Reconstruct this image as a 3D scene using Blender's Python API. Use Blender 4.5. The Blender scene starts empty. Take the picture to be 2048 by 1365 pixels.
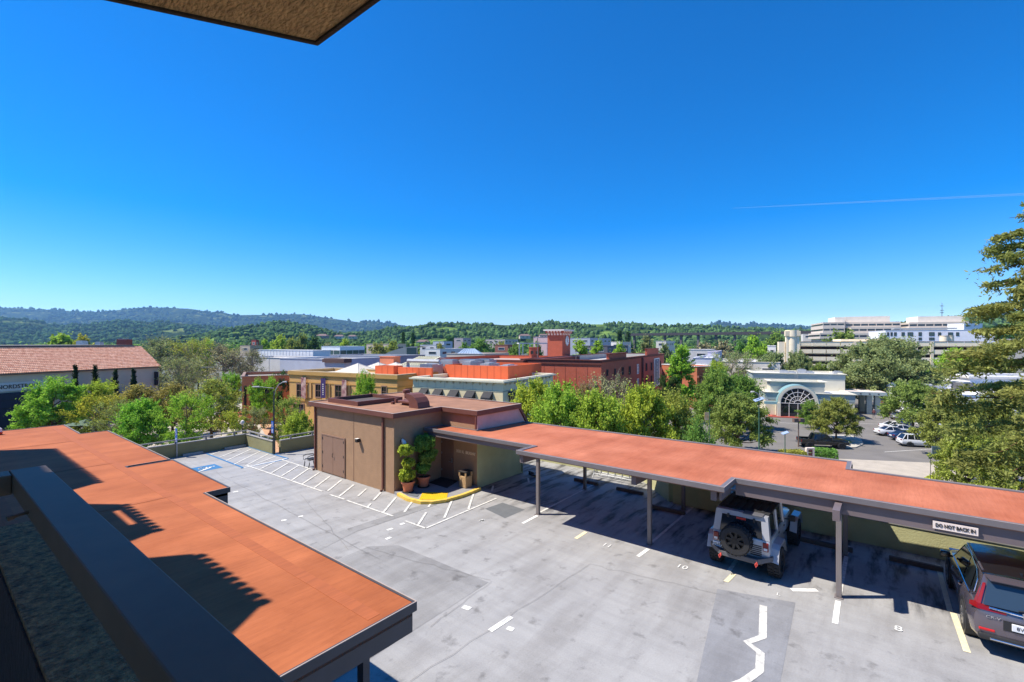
import bpy, bmesh, math, random
import numpy as np
from mathutils import Vector, Matrix, noise
S = bpy.context.scene
R = math.radians
# ------------------------------------------------------------------ camera, sky, sun, exposure
CAM_H = 7.0                      # eye height over the parking deck (deck is z = 0, street is z = -7.5)
STREET = -7.5
TH = R(51.79)                    # heading of the camera, clockwise from +Y
FPX, CX, CY = 948.0, 1024.0, 686.0
cam_d = bpy.data.cameras.new('camera')
cam = bpy.data.objects.new('camera', cam_d)
S.collection.objects.link(cam)
cam.location = (0, 0, CAM_H)
cam.rotation_euler = (R(90), 0, -TH)
cam_d.sensor_fit = 'HORIZONTAL'
cam_d.sensor_width = 36.0
cam_d.lens = 36.0 * FPX / 2048
cam_d.shift_y = 3.5 / 2048
cam_d.clip_start = 0.03
cam_d.clip_end = 40000
S.camera = cam

SUN_DIR = Vector((0.62, -0.785, -1.48)).normalized()     # direction the light travels
SUN_EL = math.asin(-SUN_DIR.z)
SUN_AZ = math.atan2(-SUN_DIR.x, -SUN_DIR.y)               # clockwise from +Y, towards the sun
w = bpy.data.worlds.new('World')
S.world = w
w.use_nodes = True
nt = w.node_tree
nt.nodes.clear()
sky = nt.nodes.new('ShaderNodeTexSky')
sky.sky_type = 'NISHITA'
sky.sun_disc = False
sky.sun_elevation = SUN_EL
sky.sun_rotation = SUN_AZ
sky.altitude = 50
sky.air_density = 0.78
sky.dust_density = 0.0
sky.ozone_density = 4.0
hs = nt.nodes.new('ShaderNodeHueSaturation')
hs.inputs['Saturation'].default_value = 1.46
hs.inputs['Hue'].default_value = 0.506
bg = nt.nodes.new('ShaderNodeBackground')
bg.inputs['Strength'].default_value = 0.145
wo = nt.nodes.new('ShaderNodeOutputWorld')
nt.links.new(sky.outputs[0], hs.inputs['Color'])
nt.links.new(hs.outputs[0], bg.inputs[0])
nt.links.new(bg.outputs[0], wo.inputs[0])
sun_d = bpy.data.lights.new('sun', 'SUN')
sun_d.energy = 5.0
sun_d.angle = R(0.53)
sun_d.color = (1.0, 0.925, 0.81)
sun = bpy.data.objects.new('sun', sun_d)
sun.rotation_euler = SUN_DIR.to_track_quat('-Z', 'Y').to_euler()
sun.location = (-40, 60, 90)
S.collection.objects.link(sun)
S.view_settings.view_transform = 'Standard'
S.view_settings.look = 'None'
S.view_settings.exposure = 0.6
S.view_settings.gamma = 1.0
S.cycles.max_bounces = 6
S.cycles.transparent_max_bounces = 8
S.cycles.volume_bounces = 0
S.cycles.caustics_reflective = False
S.cycles.caustics_refractive = False

# ------------------------------------------------------------------ survey helpers (photo column/row + known height or distance -> world point)
_s, _c = math.sin(TH), math.cos(TH)
def D(px, d, z=0.0):
    r = (px - CX) / FPX * d
    return Vector((r * _c + d * _s, -r * _s + d * _c, z))
def P(px, py, z=0.0):
    return D(px, FPX * (CAM_H - z) / (py - CY), z)
def ZR(py, d):
    return CAM_H - (py - CY) / FPX * d
def along(p, u, px):
    """distance t so that p + t*u stands on photo column px"""
    k = (px - CX) / FPX
    r0, d0 = p.x * _c - p.y * _s, p.x * _s + p.y * _c
    ru, du = u.x * _c - u.y * _s, u.x * _s + u.y * _c
    return (k * d0 - r0) / (ru - k * du)
def vd(deg):
    """unit vector at an angle clockwise from the view direction"""
    a = TH + R(deg)
    return Vector((math.sin(a), math.cos(a), 0))

# ------------------------------------------------------------------ objects
COL = S.collection
def link(o, parent=None):
    COL.objects.link(o)
    if parent is not None:
        o.parent = parent
    return o
_labels = {}
def tag(o, label=None, cat=None, group=None, kind=None):
    if label:
        o['label'] = label
    if cat: o['category'] = cat
    if group: o['group'] = group
    if kind: o['kind'] = kind
    return o
def thing(name, label, cat, loc=(0, 0, 0), rz=0.0, group=None):
    o = bpy.data.objects.new(name, None)
    o.empty_display_size = 0.2
    link(o)
    o.location = loc
    o.rotation_euler = (0, 0, rz)
    return tag(o, label, cat, group)
def root_of(o):
    while o.parent is not None:
        o = o.parent
    return o
def copy_tree(o, parent=None):
    c = o.copy()
    COL.objects.link(c)
    if parent is not None:
        c.parent = parent
    for ch in list(o.children):
        copy_tree(ch, c)
    return c
def put(name, mesh, parent, loc, rz=0.0, scale=None):
    """an object on shared mesh data, placed in world axes under an unrotated thing"""
    o = bpy.data.objects.new(name, mesh)
    link(o, parent)
    l = Vector(loc)
    if parent is not None:
        l = l - root_of(parent).location
        p = parent
        while p.parent is not None:
            l = l - p.location
            p = p.parent
    o.location = l
    o.rotation_euler = (0, 0, rz)
    if scale: o.scale = scale
    return o

class MB:
    def __init__(s):
        s.v, s.f, s.m = [], [], []
    def add(s, vs, fs, m=0):
        b = len(s.v)
        s.v += [tuple(x) for x in vs]
        s.f += [tuple(i + b for i in f) for f in fs]
        s.m += [m] * len(fs)
        return s
    def box(s, x0, x1, y0, y1, z0, z1, m=0, b=0.0):
        if b <= 0:
            v = [(x, y, z) for z in (z0, z1) for y in (y0, y1) for x in (x0, x1)]
            return s.add(v, [(0, 2, 3, 1), (4, 5, 7, 6), (0, 1, 5, 4), (2, 6, 7, 3), (0, 4, 6, 2), (1, 3, 7, 5)], m)
        bm = bmesh.new()
        bmesh.ops.create_cube(bm, size=1)
        for q in bm.verts:
            q.co = ((x0 + x1) / 2 + q.co.x * (x1 - x0), (y0 + y1) / 2 + q.co.y * (y1 - y0), (z0 + z1) / 2 + q.co.z * (z1 - z0))
        bmesh.ops.bevel(bm, geom=bm.edges[:], offset=b, segments=2, profile=0.5, affect='EDGES')
        bm.verts.index_update()
        s.add([q.co[:] for q in bm.verts], [[q.index for q in f.verts] for f in bm.faces], m)
        bm.free()
        return s
    def obox(s, o, ux, L, W, z0, z1, m=0, y0=0.0, x0=0.0):
        """box from corner o, length L along ux, width W along the left normal of ux"""
        uy = Vector((-ux.y, ux.x, 0))
        pts = []
        for z in (z0, z1):
            for b in (y0, y0 + W):
                for a in (x0, x0 + L):
                    q = o + ux * a + uy * b
                    pts.append((q.x, q.y, z))
        return s.add(pts, [(0, 2, 3, 1), (4, 5, 7, 6), (0, 1, 5, 4), (2, 6, 7, 3), (0, 4, 6, 2), (1, 3, 7, 5)], m)
    def prism(s, poly, z0, z1, m=0, mt=None, bottom=True):
        n = len(poly)
        a = sum(poly[i][0] * poly[(i + 1) % n][1] - poly[(i + 1) % n][0] * poly[i][1] for i in range(n))
        if a < 0: poly = list(poly)[::-1]
        v = [(p[0], p[1], z0) for p in poly] + [(p[0], p[1], z1) for p in poly]
        s.add(v, [(i, (i + 1) % n, n + (i + 1) % n, n + i) for i in range(n)], m)
        s.add(v, [tuple(range(n, 2 * n))], m if mt is None else mt)
        if bottom: s.add(v, [tuple(range(n))[::-1]], m)
        return s
    def tube(s, pts, r, n=8, m=0, caps=True):
        pts = [Vector(p) for p in pts]
        rs = r if isinstance(r, (list, tuple)) else [r] * len(pts)
        up = Vector((0, 0, 1))
        rings = []
        for i, p in enumerate(pts):
            t = (pts[min(i + 1, len(pts) - 1)] - pts[max(i - 1, 0)]).normalized()
            a = t.cross(up) if abs(t.z) < 0.95 else t.cross(Vector((1, 0, 0)))
            a.normalize()
            b = t.cross(a)
            rings.append([p + (a * math.cos(k * 2 * math.pi / n) + b * math.sin(k * 2 * math.pi / n)) * rs[i] for k in range(n)])
        v = [q for g in rings for q in g]
        f = []
        for i in range(len(pts) - 1):
            for k in range(n):
                f.append((i * n + k, i * n + (k + 1) % n, (i + 1) * n + (k + 1) % n, (i + 1) * n + k))
        if caps:
            f.append(tuple(range(n))[::-1])
            f.append(tuple((len(pts) - 1) * n + k for k in range(n)))
        return s.add(v, f, m)
    def lathe(s, prof, c, n=20, m=0):
        v, f = [], []
        for r, z in prof:
            for k in range(n):
                a = 2 * math.pi * k / n
                v.append((c[0] + r * math.cos(a), c[1] + r * math.sin(a), c[2] + z))
        for i in range(len(prof) - 1):
            for k in range(n):
                f.append((i * n + k, i * n + (k + 1) % n, (i + 1) * n + (k + 1) % n, (i + 1) * n + k))
        f.append(tuple(range(n))[::-1])
        f.append(tuple((len(prof) - 1) * n + k for k in range(n)))
        return s.add(v, f, m)
    def strip(s, poly, z0, z1, out=0.03, th=0.06, m=0, closed=True, skip=()):
        """a board along the edges of a polygon (CCW), from th inside to out outside, mitred"""
        n = len(poly)
        P2 = [Vector((p[0], p[1])) for p in poly]
        def off(i, d):
            a, b, c = P2[(i - 1) % n], P2[i], P2[(i + 1) % n]
            e1, e2 = (b - a).normalized(), (c - b).normalized()
            n1, n2 = Vector((e1.y, -e1.x)), Vector((e2.y, -e2.x))
            k = n1 + n2
            k = k / max(k.dot(k) / 2, 0.2)
            return b + k * d
        for i in range(n):
            if i in skip: continue
            j = (i + 1) % n
            q = [off(i, out), off(j, out), off(j, -th), off(i, -th)]
            s.prism([(x.x, x.y) for x in q], z0, z1, m)
        return s
    def build(s, name, mats, parent=None, smooth=False, loc=None, mesh_only=False):
        if not isinstance(mats, (list, tuple)): mats = [mats]
        me = bpy.data.meshes.new(name)
        off = Vector((0, 0, 0))
        if loc is not None:
            off = Vector(loc)
        elif parent is not None:
            off = root_of(parent).location.copy()
        me.from_pydata([(x - off.x, y - off.y, z - off.z) for x, y, z in s.v], [], s.f)
        for mt in mats: me.materials.append(mt)
        if len(mats) > 1:
            me.polygons.foreach_set('material_index', s.m)
        if smooth:
            me.polygons.foreach_set('use_smooth', [True] * len(me.polygons))
            try: me.set_sharp_from_angle(angle=R(38))
            except Exception: pass
        me.update()
        if mesh_only: return me
        o = bpy.data.objects.new(name, me)
        if loc is not None: o.location = off
        return link(o, parent)

def rect(o, ux, L, W):
    uy = Vector((-ux.y, ux.x, 0))
    return [(p.x, p.y) for p in (o, o + ux * L, o + ux * L + uy * W, o + uy * W)]
def grid_mesh(name, v, f, mats, parent=None, smooth=False):
    me = bpy.data.meshes.new(name)
    v = np.asarray(v, np.float32)
    f = np.asarray(f, np.int32)
    k = f.shape[1]
    me.vertices.add(len(v)); me.vertices.foreach_set('co', v.ravel())
    me.loops.add(f.size); me.loops.foreach_set('vertex_index', f.ravel())
    me.polygons.add(len(f))
    me.polygons.foreach_set('loop_start', np.arange(0, f.size, k, dtype=np.int32))
    me.polygons.foreach_set('loop_total', np.full(len(f), k, np.int32))
    me.polygons.foreach_set('use_smooth', np.full(len(f), bool(smooth), bool))
    me.update(calc_edges=True)
    for m in (mats if isinstance(mats, (list, tuple)) else [mats]): me.materials.append(m)
    return me

# ------------------------------------------------------------------ materials
def srgb(r, g, b):
    f = lambda c: (c / 255 / 12.92) if c / 255 <= 0.04045 else ((c / 255 + 0.055) / 1.055) ** 2.4
    return (f(r), f(g), f(b))
def mat(name, col, rough=0.8, metal=0.0, var=0.12, scale=3.0, bump=0.0, bscale=30.0, stretch=(1, 1, 1), col2=None, fac2=0.5, spec=0.5, island=0.0,
        detail=5.0, coat=0.0):
    """plain surface: base colour with two octaves of blotchy variation and fine relief"""
    m = bpy.data.materials.new(name)
    m.use_nodes = True
    t = m.node_tree
    b = t.nodes['Principled BSDF']
    b.inputs['Roughness'].default_value = rough
    b.inputs['Metallic'].default_value = metal
    b.inputs['Specular IOR Level'].default_value = spec
    if coat: b.inputs['Coat Weight'].default_value = coat; b.inputs['Coat Roughness'].default_value = 0.05
    if var <= 0 and bump <= 0 and island <= 0 and col2 is None:
        b.inputs['Base Color'].default_value = (*col, 1)
        return m
    tc = t.nodes.new('ShaderNodeTexCoord')
    mp = t.nodes.new('ShaderNodeMapping')
    mp.inputs['Scale'].default_value = stretch
    t.links.new(tc.outputs['Object'], mp.inputs['Vector'])
    n = t.nodes.new('ShaderNodeTexNoise')
    n.inputs['Scale'].default_value = scale
    n.inputs['Detail'].default_value = detail
    n.inputs['Roughness'].default_value = 0.62
    t.links.new(mp.outputs[0], n.inputs['Vector'])
    cr = t.nodes.new('ShaderNodeValToRGB')
    cr.color_ramp.elements[0].position = 0.3
    cr.color_ramp.elements[1].position = 0.7
    c2 = col2 if col2 else tuple(c * (1 + var) for c in col)
    c1 = col if col2 else tuple(c * (1 - var) for c in col)
    cr.color_ramp.elements[0].color = (*c1, 1)
    cr.color_ramp.elements[1].color = (*c2, 1)
    t.links.new(n.outputs['Fac'], cr.inputs[0])
    out = cr.outputs[0]
    if island > 0:
        g = t.nodes.new('ShaderNodeNewGeometry')
        mr = t.nodes.new('ShaderNodeMapRange')
        mr.inputs['To Min'].default_value = 1 - island
        mr.inputs['To Max'].default_value = 1 + island
        t.links.new(g.outputs['Random Per Island'], mr.inputs[0])
        mx = t.nodes.new('ShaderNodeVectorMath'); mx.operation = 'SCALE'
        t.links.new(out, mx.inputs[0]); t.links.new(mr.outputs[0], mx.inputs['Scale'])
        out = mx.outputs[0]
    t.links.new(out, b.inputs['Base Color'])
    if bump > 0:
        n2 = t.nodes.new('ShaderNodeTexNoise')
        n2.inputs['Scale'].default_value = bscale
        n2.inputs['Detail'].default_value = 4
        t.links.new(mp.outputs[0], n2.inputs['Vector'])
        bp = t.nodes.new('ShaderNodeBump')
        bp.inputs['Strength'].default_value = bump
        bp.inputs['Distance'].default_value = 0.05
        t.links.new(n2.outputs['Fac'], bp.inputs['Height'])
        t.links.new(bp.outputs[0], b.inputs['Normal'])
    return m
def leaf_mat(name, col, var=0.45, hue=0.05, trans=0.48):
    m = bpy.data.materials.new(name)
    m.use_nodes = True
    t = m.node_tree
    t.nodes.clear()
    o = t.nodes.new('ShaderNodeOutputMaterial')
    g = t.nodes.new('ShaderNodeNewGeometry')
    oi = t.nodes.new('ShaderNodeObjectInfo')
    h = t.nodes.new('ShaderNodeHueSaturation')
    h.inputs['Color'].default_value = (*col, 1)
    a = t.nodes.new('ShaderNodeMapRange')
    a.inputs['To Min'].default_value = 1 - var
    a.inputs['To Max'].default_value = 1 + var
    t.links.new(g.outputs['Random Per Island'], a.inputs[0])
    t.links.new(a.outputs[0], h.inputs['Value'])
    a2 = t.nodes.new('ShaderNodeMapRange')
    a2.inputs['To Min'].default_value = 0.5 - hue * 0.5
    a2.inputs['To Max'].default_value = 0.5 + hue * 0.5
    t.links.new(oi.outputs['Random'], a2.inputs[0])
    t.links.new(a2.outputs[0], h.inputs['Hue'])
    d = t.nodes.new('ShaderNodeBsdfDiffuse')
    tr = t.nodes.new('ShaderNodeBsdfTranslucent')
    mx = t.nodes.new('ShaderNodeMixShader')
    mx.inputs[0].default_value = trans
    t.links.new(h.outputs[0], d.inputs[0])
    t.links.new(h.outputs[0], tr.inputs[0])
    t.links.new(d.outputs[0], mx.inputs[1])
    t.links.new(tr.outputs[0], mx.inputs[2])
    t.links.new(mx.outputs[0], o.inputs[0])
    return m
M = {}
def dm(k, *a, **kw):
    M[k] = mat(k, *a, **kw)
# the two rolled roofings are made below
dm('roof_seam', srgb(160, 86, 46), 0.85, var=0.16, scale=3, stretch=(.5, 5, 1))
dm('fascia_grey', srgb(112, 106, 108), 0.5, var=0.08, scale=3)
dm('fascia_dark', srgb(70, 68, 72), 0.5, var=0.1, scale=3)
dm('fascia_purple', srgb(110, 98, 100), 0.55, var=0.08, scale=2)
dm('copper_line', srgb(140, 100, 82), 0.5, var=0.1)
dm('edge_grey', srgb(176, 160, 150), 0.6, var=0.05)
dm('edge_white', srgb(215, 210, 205), 0.6, var=0.05)
dm('post_grey', srgb(122, 114, 112), 0.45, var=0.08)
dm('soffit_dark', srgb(84, 74, 70), 0.8, var=0.1)
dm('rail_metal', srgb(104, 86, 68), 0.55, var=0.12, scale=6, spec=.25)
dm('stucco_ledge', srgb(84, 60, 40), 0.95, var=0.25, scale=46, bump=1.0, bscale=95, stretch=(1, 1, 1), col2=srgb(232, 172, 112), detail=10)
dm('stucco_soffit', srgb(206, 164, 108), 0.95, var=0.25, scale=10, bump=1.0, bscale=26, stretch=(2.5, 1, 1))
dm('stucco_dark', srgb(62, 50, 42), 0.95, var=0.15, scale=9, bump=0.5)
dm('brown_stucco', srgb(164, 131, 102), 0.9, var=0.08, scale=2.2, bump=0.45, bscale=26)
dm('brown_stucco_dark', srgb(128, 96, 80), 0.9, var=0.08, scale=2.2, bump=0.4, bscale=26)
dm('brown_door', srgb(140, 110, 92), 0.7, var=0.05, scale=2)
dm('brown_trim', srgb(110, 66, 54), 0.6, var=0.12, scale=3)
dm('brown_roof', srgb(150, 108, 82), 0.9, var=0.25, scale=1.1, bump=0.15, bscale=16)
dm('pink_stucco', srgb(206, 176, 168), 0.9, var=0.1, scale=1.8, bump=0.3)
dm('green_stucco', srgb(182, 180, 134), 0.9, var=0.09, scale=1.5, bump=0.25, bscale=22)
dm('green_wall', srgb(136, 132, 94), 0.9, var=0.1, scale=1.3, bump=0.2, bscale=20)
dm('cap_grey', srgb(150, 146, 140), 0.7, var=0.1)
dm('terracotta', srgb(196, 120, 90), 0.8, var=0.12, scale=8)
dm('soil', srgb(62, 46, 34), 1.0, var=0.3, scale=20)
dm('mat_dark', srgb(52, 48, 46), 0.95, var=0.15, scale=30)
dm('kerb_yellow', srgb(222, 186, 84), 0.7, var=0.18, scale=5)
dm('tactile_yellow', srgb(226, 176, 10), 0.6, var=0.12, scale=7)
dm('landing', srgb(140, 138, 138), 0.85, var=0.1, scale=3)
dm('pebble', srgb(190, 156, 112), 0.9, var=0.35, scale=45, bump=0.6, bscale=60)
dm('paint_white', srgb(204, 203, 198), 0.7, var=0.06, scale=6, col2=srgb(240, 240, 236), detail=9)
dm('paint_worn', srgb(168, 166, 160), 0.75, var=0.12, scale=7, col2=srgb(232, 230, 222), detail=9)
dm('paint_cream', srgb(226, 214, 176), 0.7, var=0.14, scale=9)
dm('paint_blue', srgb(46, 110, 158), 0.7, var=0.1, scale=9)
dm('sign_blue', srgb(26, 84, 170), 0.5, var=0.03)
dm('sign_white', srgb(236, 232, 226), 0.5, var=0.04)
dm('sign_ivory', srgb(232, 216, 206), 0.6, var=0.05)
dm('text_dark', srgb(48, 44, 44), 0.6, var=0)
dm('text_cream', srgb(226, 200, 168), 0.6, var=0)
dm('black_plastic', srgb(34, 34, 36), 0.6, var=0.1)
dm('steel', srgb(170, 170, 172), 0.35, metal=0.8, var=0.1)
dm('galv', srgb(172, 174, 176), 0.5, metal=0.4, var=0.1)
dm('pole_green', srgb(58, 96, 78), 0.5, var=0.1)
dm('pole_dark', srgb(52, 58, 56), 0.5, var=0.1)
dm('stop_dark', srgb(92, 82, 76), 0.9, var=0.15, scale=8)
dm('stop_grey', srgb(178, 174, 164), 0.9, var=0.15, scale=8)
dm('bark', srgb(96, 78, 62), 0.95, var=0.25, scale=6, bump=0.5)
dm('bark_pale', srgb(150, 138, 122), 0.95, var=0.25, scale=6, bump=0.4)
dm('bark_red', srgb(112, 74, 56), 0.95, var=0.25, scale=6, bump=0.5)
def glass(name, col, rough=0.05):
    m = mat(name, col, rough, var=0.0, spec=0.8)
    return m
M['glass_dark'] = glass('glass_dark', (0.012, 0.015, 0.02), 0.06)
M['glass_blue'] = glass('glass_blue', (0.03, 0.05, 0.075), 0.08)
M['glass_green'] = glass('glass_green', (0.05, 0.10, 0.10), 0.1)
M['glass_pale'] = glass('glass_pale', (0.25, 0.32, 0.34), 0.15)

def deck_material(name='deck_concrete', lo=(152, 151, 150), hi=(168, 167, 165), seed=0.0):
    m = bpy.data.materials.new(name)
    m.use_nodes = True
    t = m.node_tree
    b = t.nodes['Principled BSDF']
    N, L = t.nodes.new, t.links.new
    tc = N('ShaderNodeTexCoord')
    def nz(scale, det, st=(1, 1, 1), rot=0):
        mp = N('ShaderNodeMapping'); mp.inputs['Scale'].default_value = st; mp.inputs['Rotation'].default_value = (0, 0, rot); mp.inputs['Location'].default_value = (seed, seed * .7, 0)
        L(tc.outputs['Object'], mp.inputs[0])
        n = N('ShaderNodeTexNoise'); n.inputs['Scale'].default_value = scale; n.inputs['Detail'].default_value = det; n.inputs['Roughness'].default_value = 0.6
        L(mp.outputs[0], n.inputs['Vector'])
        return n.outputs['Fac']
    def ramp(f, p0, p1, c0, c1):
        r = N('ShaderNodeValToRGB'); r.color_ramp.elements[0].position = p0; r.color_ramp.elements[1].position = p1
        r.color_ramp.elements[0].color = (*c0, 1); r.color_ramp.elements[1].color = (*c1, 1)
        L(f, r.inputs[0]); return r.outputs[0]
    def mul(a, bb, f=1.0):
        x = N('ShaderNodeMix'); x.data_type = 'RGBA'; x.blend_type = 'MULTIPLY'; x.inputs['Factor'].default_value = f
        L(a, x.inputs['A']); L(bb, x.inputs['B']); return x.outputs['Result']
    base = ramp(nz(0.35, 6), 0.3, 0.7, srgb(*lo), srgb(*hi))
    tyre = ramp(nz(0.5, 7, (0.55, 2.6, 1), 0.35), 0.36, 0.55, (0.82, 0.81, 0.80), (1, 1, 1))
    streak = ramp(nz(0.9, 8, (3.2, 0.5, 1), -0.12), 0.40, 0.58, (0.91, 0.91, 0.91), (1, 1, 1))
    spot = ramp(nz(1.7, 9), 0.30, 0.42, (0.50, 0.49, 0.48), (1, 1, 1))
    fine = ramp(nz(26, 6), 0.3, 0.7, (0.90, 0.90, 0.90), (1.06, 1.06, 1.06))
    c = mul(mul(mul(mul(base, tyre), streak), spot, 0.8), fine)
    # oil drips inside the covered bays
    mp = N('ShaderNodeMapping'); mp.inputs['Scale'].default_value = (0.8, 0.5, 1)
    L(tc.outputs['Object'], mp.inputs[0])
    oil = nz(1.1, 9, (0.45, 2.2, 1))
    sx = N('ShaderNodeSeparateXYZ'); L(tc.outputs['Object'], sx.inputs[0])
    mk = N('ShaderNodeMapRange'); mk.inputs['From Min'].default_value = 15.6; mk.inputs['From Max'].default_value = 17.0; L(sx.outputs['X'], mk.inputs[0])
    orp = ramp(oil, 0.37, 0.53, (0.09, 0.09, 0.10), (1, 1, 1))
    x = N('ShaderNodeMix'); x.data_type = 'RGBA'; x.blend_type = 'MULTIPLY'; L(mk.outputs[0], x.inputs['Factor']); L(c, x.inputs['A']); L(orp, x.inputs['B'])
    L(x.outputs['Result'], b.inputs['Base Color'])
    rr = N('ShaderNodeMapRange'); rr.inputs['To Min'].default_value = 0.45; rr.inputs['To Max'].default_value = 0.8; L(nz(2.0, 4), rr.inputs[0]); L(rr.outputs[0], b.inputs['Roughness'])
    bp = N('ShaderNodeBump'); bp.inputs['Strength'].default_value = 0.12; bp.inputs['Distance'].default_value = 0.02
    L(nz(40, 4), bp.inputs['Height']); L(bp.outputs[0], b.inputs['Normal'])
    return m
M['deck'] = deck_material()
def roof_material(name, c, edge):
    """rolled elastomeric roofing: brushed streaks across the roof, lapped strips, washed out and stained areas"""
    m = bpy.data.materials.new(name); m.use_nodes = True
    t = m.node_tree; b = t.nodes['Principled BSDF']; b.inputs['Roughness'].default_value = .82; b.inputs['Specular IOR Level'].default_value = .3
    N, L = t.nodes.new, t.links.new
    tc = N('ShaderNodeTexCoord')
    def nz(scale, det, st=(1, 1, 1), rgh=.6):
        mp = N('ShaderNodeMapping'); mp.inputs['Scale'].default_value = st; L(tc.outputs['Object'], mp.inputs[0])
        n = N('ShaderNodeTexNoise'); n.inputs['Scale'].default_value = scale; n.inputs['Detail'].default_value = det; n.inputs['Roughness'].default_value = rgh
        L(mp.outputs[0], n.inputs['Vector']); return n.outputs['Fac']
    def ramp(f, p0, p1, c0, c1):
        r = N('ShaderNodeValToRGB'); r.color_ramp.elements[0].position = p0; r.color_ramp.elements[1].position = p1
        r.color_ramp.elements[0].color = (*c0, 1); r.color_ramp.elements[1].color = (*c1, 1); L(f, r.inputs[0]); return r.outputs[0]
    def mul(a, bb, f=1.0):
        x = N('ShaderNodeMix'); x.data_type = 'RGBA'; x.blend_type = 'MULTIPLY'; x.inputs['Factor'].default_value = f; L(a, x.inputs['A']); L(bb, x.inputs['B']); return x.outputs['Result']
    base = ramp(nz(.5, 7), .32, .7, tuple(q * .86 for q in c), edge)
    streak = ramp(nz(3.0, 5, (.5, 6.5, 1)), .33, .60, (.90, .88, .87), (1.03, 1.03, 1.03))
    dash = ramp(nz(4.5, 4, (.9, 9, 1)), .30, .38, (.80, .76, .74), (1, 1, 1))
    strip = ramp(nz(1.1, 1, (.02, 1.0, 1)), .42, .58, (.93, .92, .91), (1.03, 1.03, 1.03))
    stain = ramp(nz(.9, 9, (1, 1, 1), .7), .30, .43, (.80, .76, .74), (1, 1, 1))
    L(mul(mul(mul(mul(base, streak), dash), strip), stain, .8), b.inputs['Base Color'])
    bp = N('ShaderNodeBump'); bp.inputs['Strength'].default_value = .2; bp.inputs['Distance'].default_value = .02; L(nz(5, 6, (.5, 3, 1)), bp.inputs['Height']); L(bp.outputs[0], b.inputs['Normal'])
    return m
M['orange_roof_near'] = roof_material('orange_roof_near', srgb(164, 90, 50), srgb(182, 107, 66))
M['orange_roof_far'] = roof_material('orange_roof_far', srgb(178, 100, 68), srgb(196, 121, 90))

M['deck_patch'] = deck_material('deck_patch', (134, 133, 132), (156, 155, 153), 7.3)
M['deck_patch_dark'] = deck_material('deck_patch_dark', (132, 133, 136), (148, 149, 152), 3.1)
dm('crack', srgb(118, 115, 112), .9, var=.2, scale=4)
dm('deck_square', srgb(100, 103, 105), 0.8, var=0.1, scale=3)
dm('asphalt', srgb(116, 112, 108), 0.9, var=0.16, scale=0.25, detail=8, bump=0.1)
dm('pavement', srgb(176, 166, 152), 0.9, var=0.12, scale=0.8)
dm('brick_path', srgb(188, 146, 112), 0.9, var=0.16, scale=1.5)
dm('kerb_grey', srgb(182, 176, 164), 0.9, var=0.1)
dm('kerb_red', srgb(176, 84, 70), 0.9, var=0.1)

def text_part(txt, size, mats, parent, loc, rot, name='lettering', depth=0.01, align='CENTER', sx=1.0, bold=0.0):
    c = bpy.data.curves.new(name, 'FONT')
    c.body = txt
    c.size = size
    c.extrude = depth / 2
    c.offset = bold
    c.align_x = align
    c.align_y = 'CENTER'
    c.resolution_u = 3
    o = bpy.data.objects.new('tmp', c)
    COL.objects.link(o)
    dg = bpy.context.evaluated_depsgraph_get()
    me = bpy.data.meshes.new_from_object(o.evaluated_get(dg))
    bpy.data.objects.remove(o)
    bpy.data.curves.remove(c)
    me.name = name
    me.materials.clear()
    me.materials.append(mats)
    t = bpy.data.objects.new(name, me)
    link(t, parent)
    l = Vector(loc)
    if parent is not None and parent.rotation_euler.z == 0:
        l = l - root_of(parent).location
    t.location = l
    t.rotation_euler = rot
    t.scale = (sx, 1, 1)
    return t
def face_rot(ux):
    """upright lettering that reads along ux"""
    return (R(90), 0, math.atan2(ux.y, ux.x))
# ================================================================== THE PARKING DECK (structure) AND ITS MARKINGS
deck_poly = [(-1, -14), (20.95, -14), (20.95, 7.3), (23.5, 9.75), (23.5, 30.5), (14.4, 30.5), (14.4, 34.5), (-1, 34.5)]
mb = MB(); mb.prism(deck_poly, -0.7, 0.0)
deck = mb.build('parking_deck', M['deck']); tag(deck, kind='structure')
_lv = [0.004]
def sheet(name, pts, m, z=0.004, parent=None):
    mb = MB()
    n = len(pts)
    a = sum(pts[i][0] * pts[(i + 1) % n][1] - pts[(i + 1) % n][0] * pts[i][1] for i in range(n))
    if a < 0: pts = pts[::-1]
    mb.add([(p[0], p[1], z) for p in pts], [tuple(range(n))])
    return mb.build(name, m, parent or deck)
def stripe(p0, p1, w, m, z=0.009, name='parking_line', ext=0.0):
    a, b = Vector((p0[0], p0[1])), Vector((p1[0], p1[1]))
    u = (b - a).normalized(); n = Vector((-u.y, u.x)) * w / 2
    a = a - u * ext; b = b + u * ext
    return sheet(name, [tuple(a + n), tuple(b + n), tuple(b - n), tuple(a - n)], m, z)
def z2(x, y): return P(300 + x / 2.6256, 820 + y / 2.6256)          # survey points read from enlarged crops of the photograph
def z5(x, y): return P(800 + x / 2.703, 860 + y / 2.703)
def z4(x, y): return P(1380 + x / 3.066, 940 + y / 3.066)
# patches of newer concrete
sheet('concrete_patch', [(4.2, 8.9), (10.45, 9.1), (10.45, 13.2), (9.75, 13.95), (4.2, 13.7)], M['deck_patch'])
sheet('concrete_patch', [(7.2, 1.1), (11.1, 1.7), (14.75, 1.9), (14.2, 3.75), (10.0, 3.05), (7.0, 2.7)], M['deck_patch_dark'])
sheet('concrete_patch', [tuple(P(x, y)[:2]) for x, y in ((970, 1018), (1005, 1006), (1050, 1020), (1010, 1037))], M['deck_square'])
stripe(P(600, 1112), P(700, 1062), 0.55, M['deck_patch'], z=0.0055, name='tar_seam')
stripe(P(700, 1062), P(866, 1008), 0.5, M['deck_patch'], z=0.0065, name='tar_seam')
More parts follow.
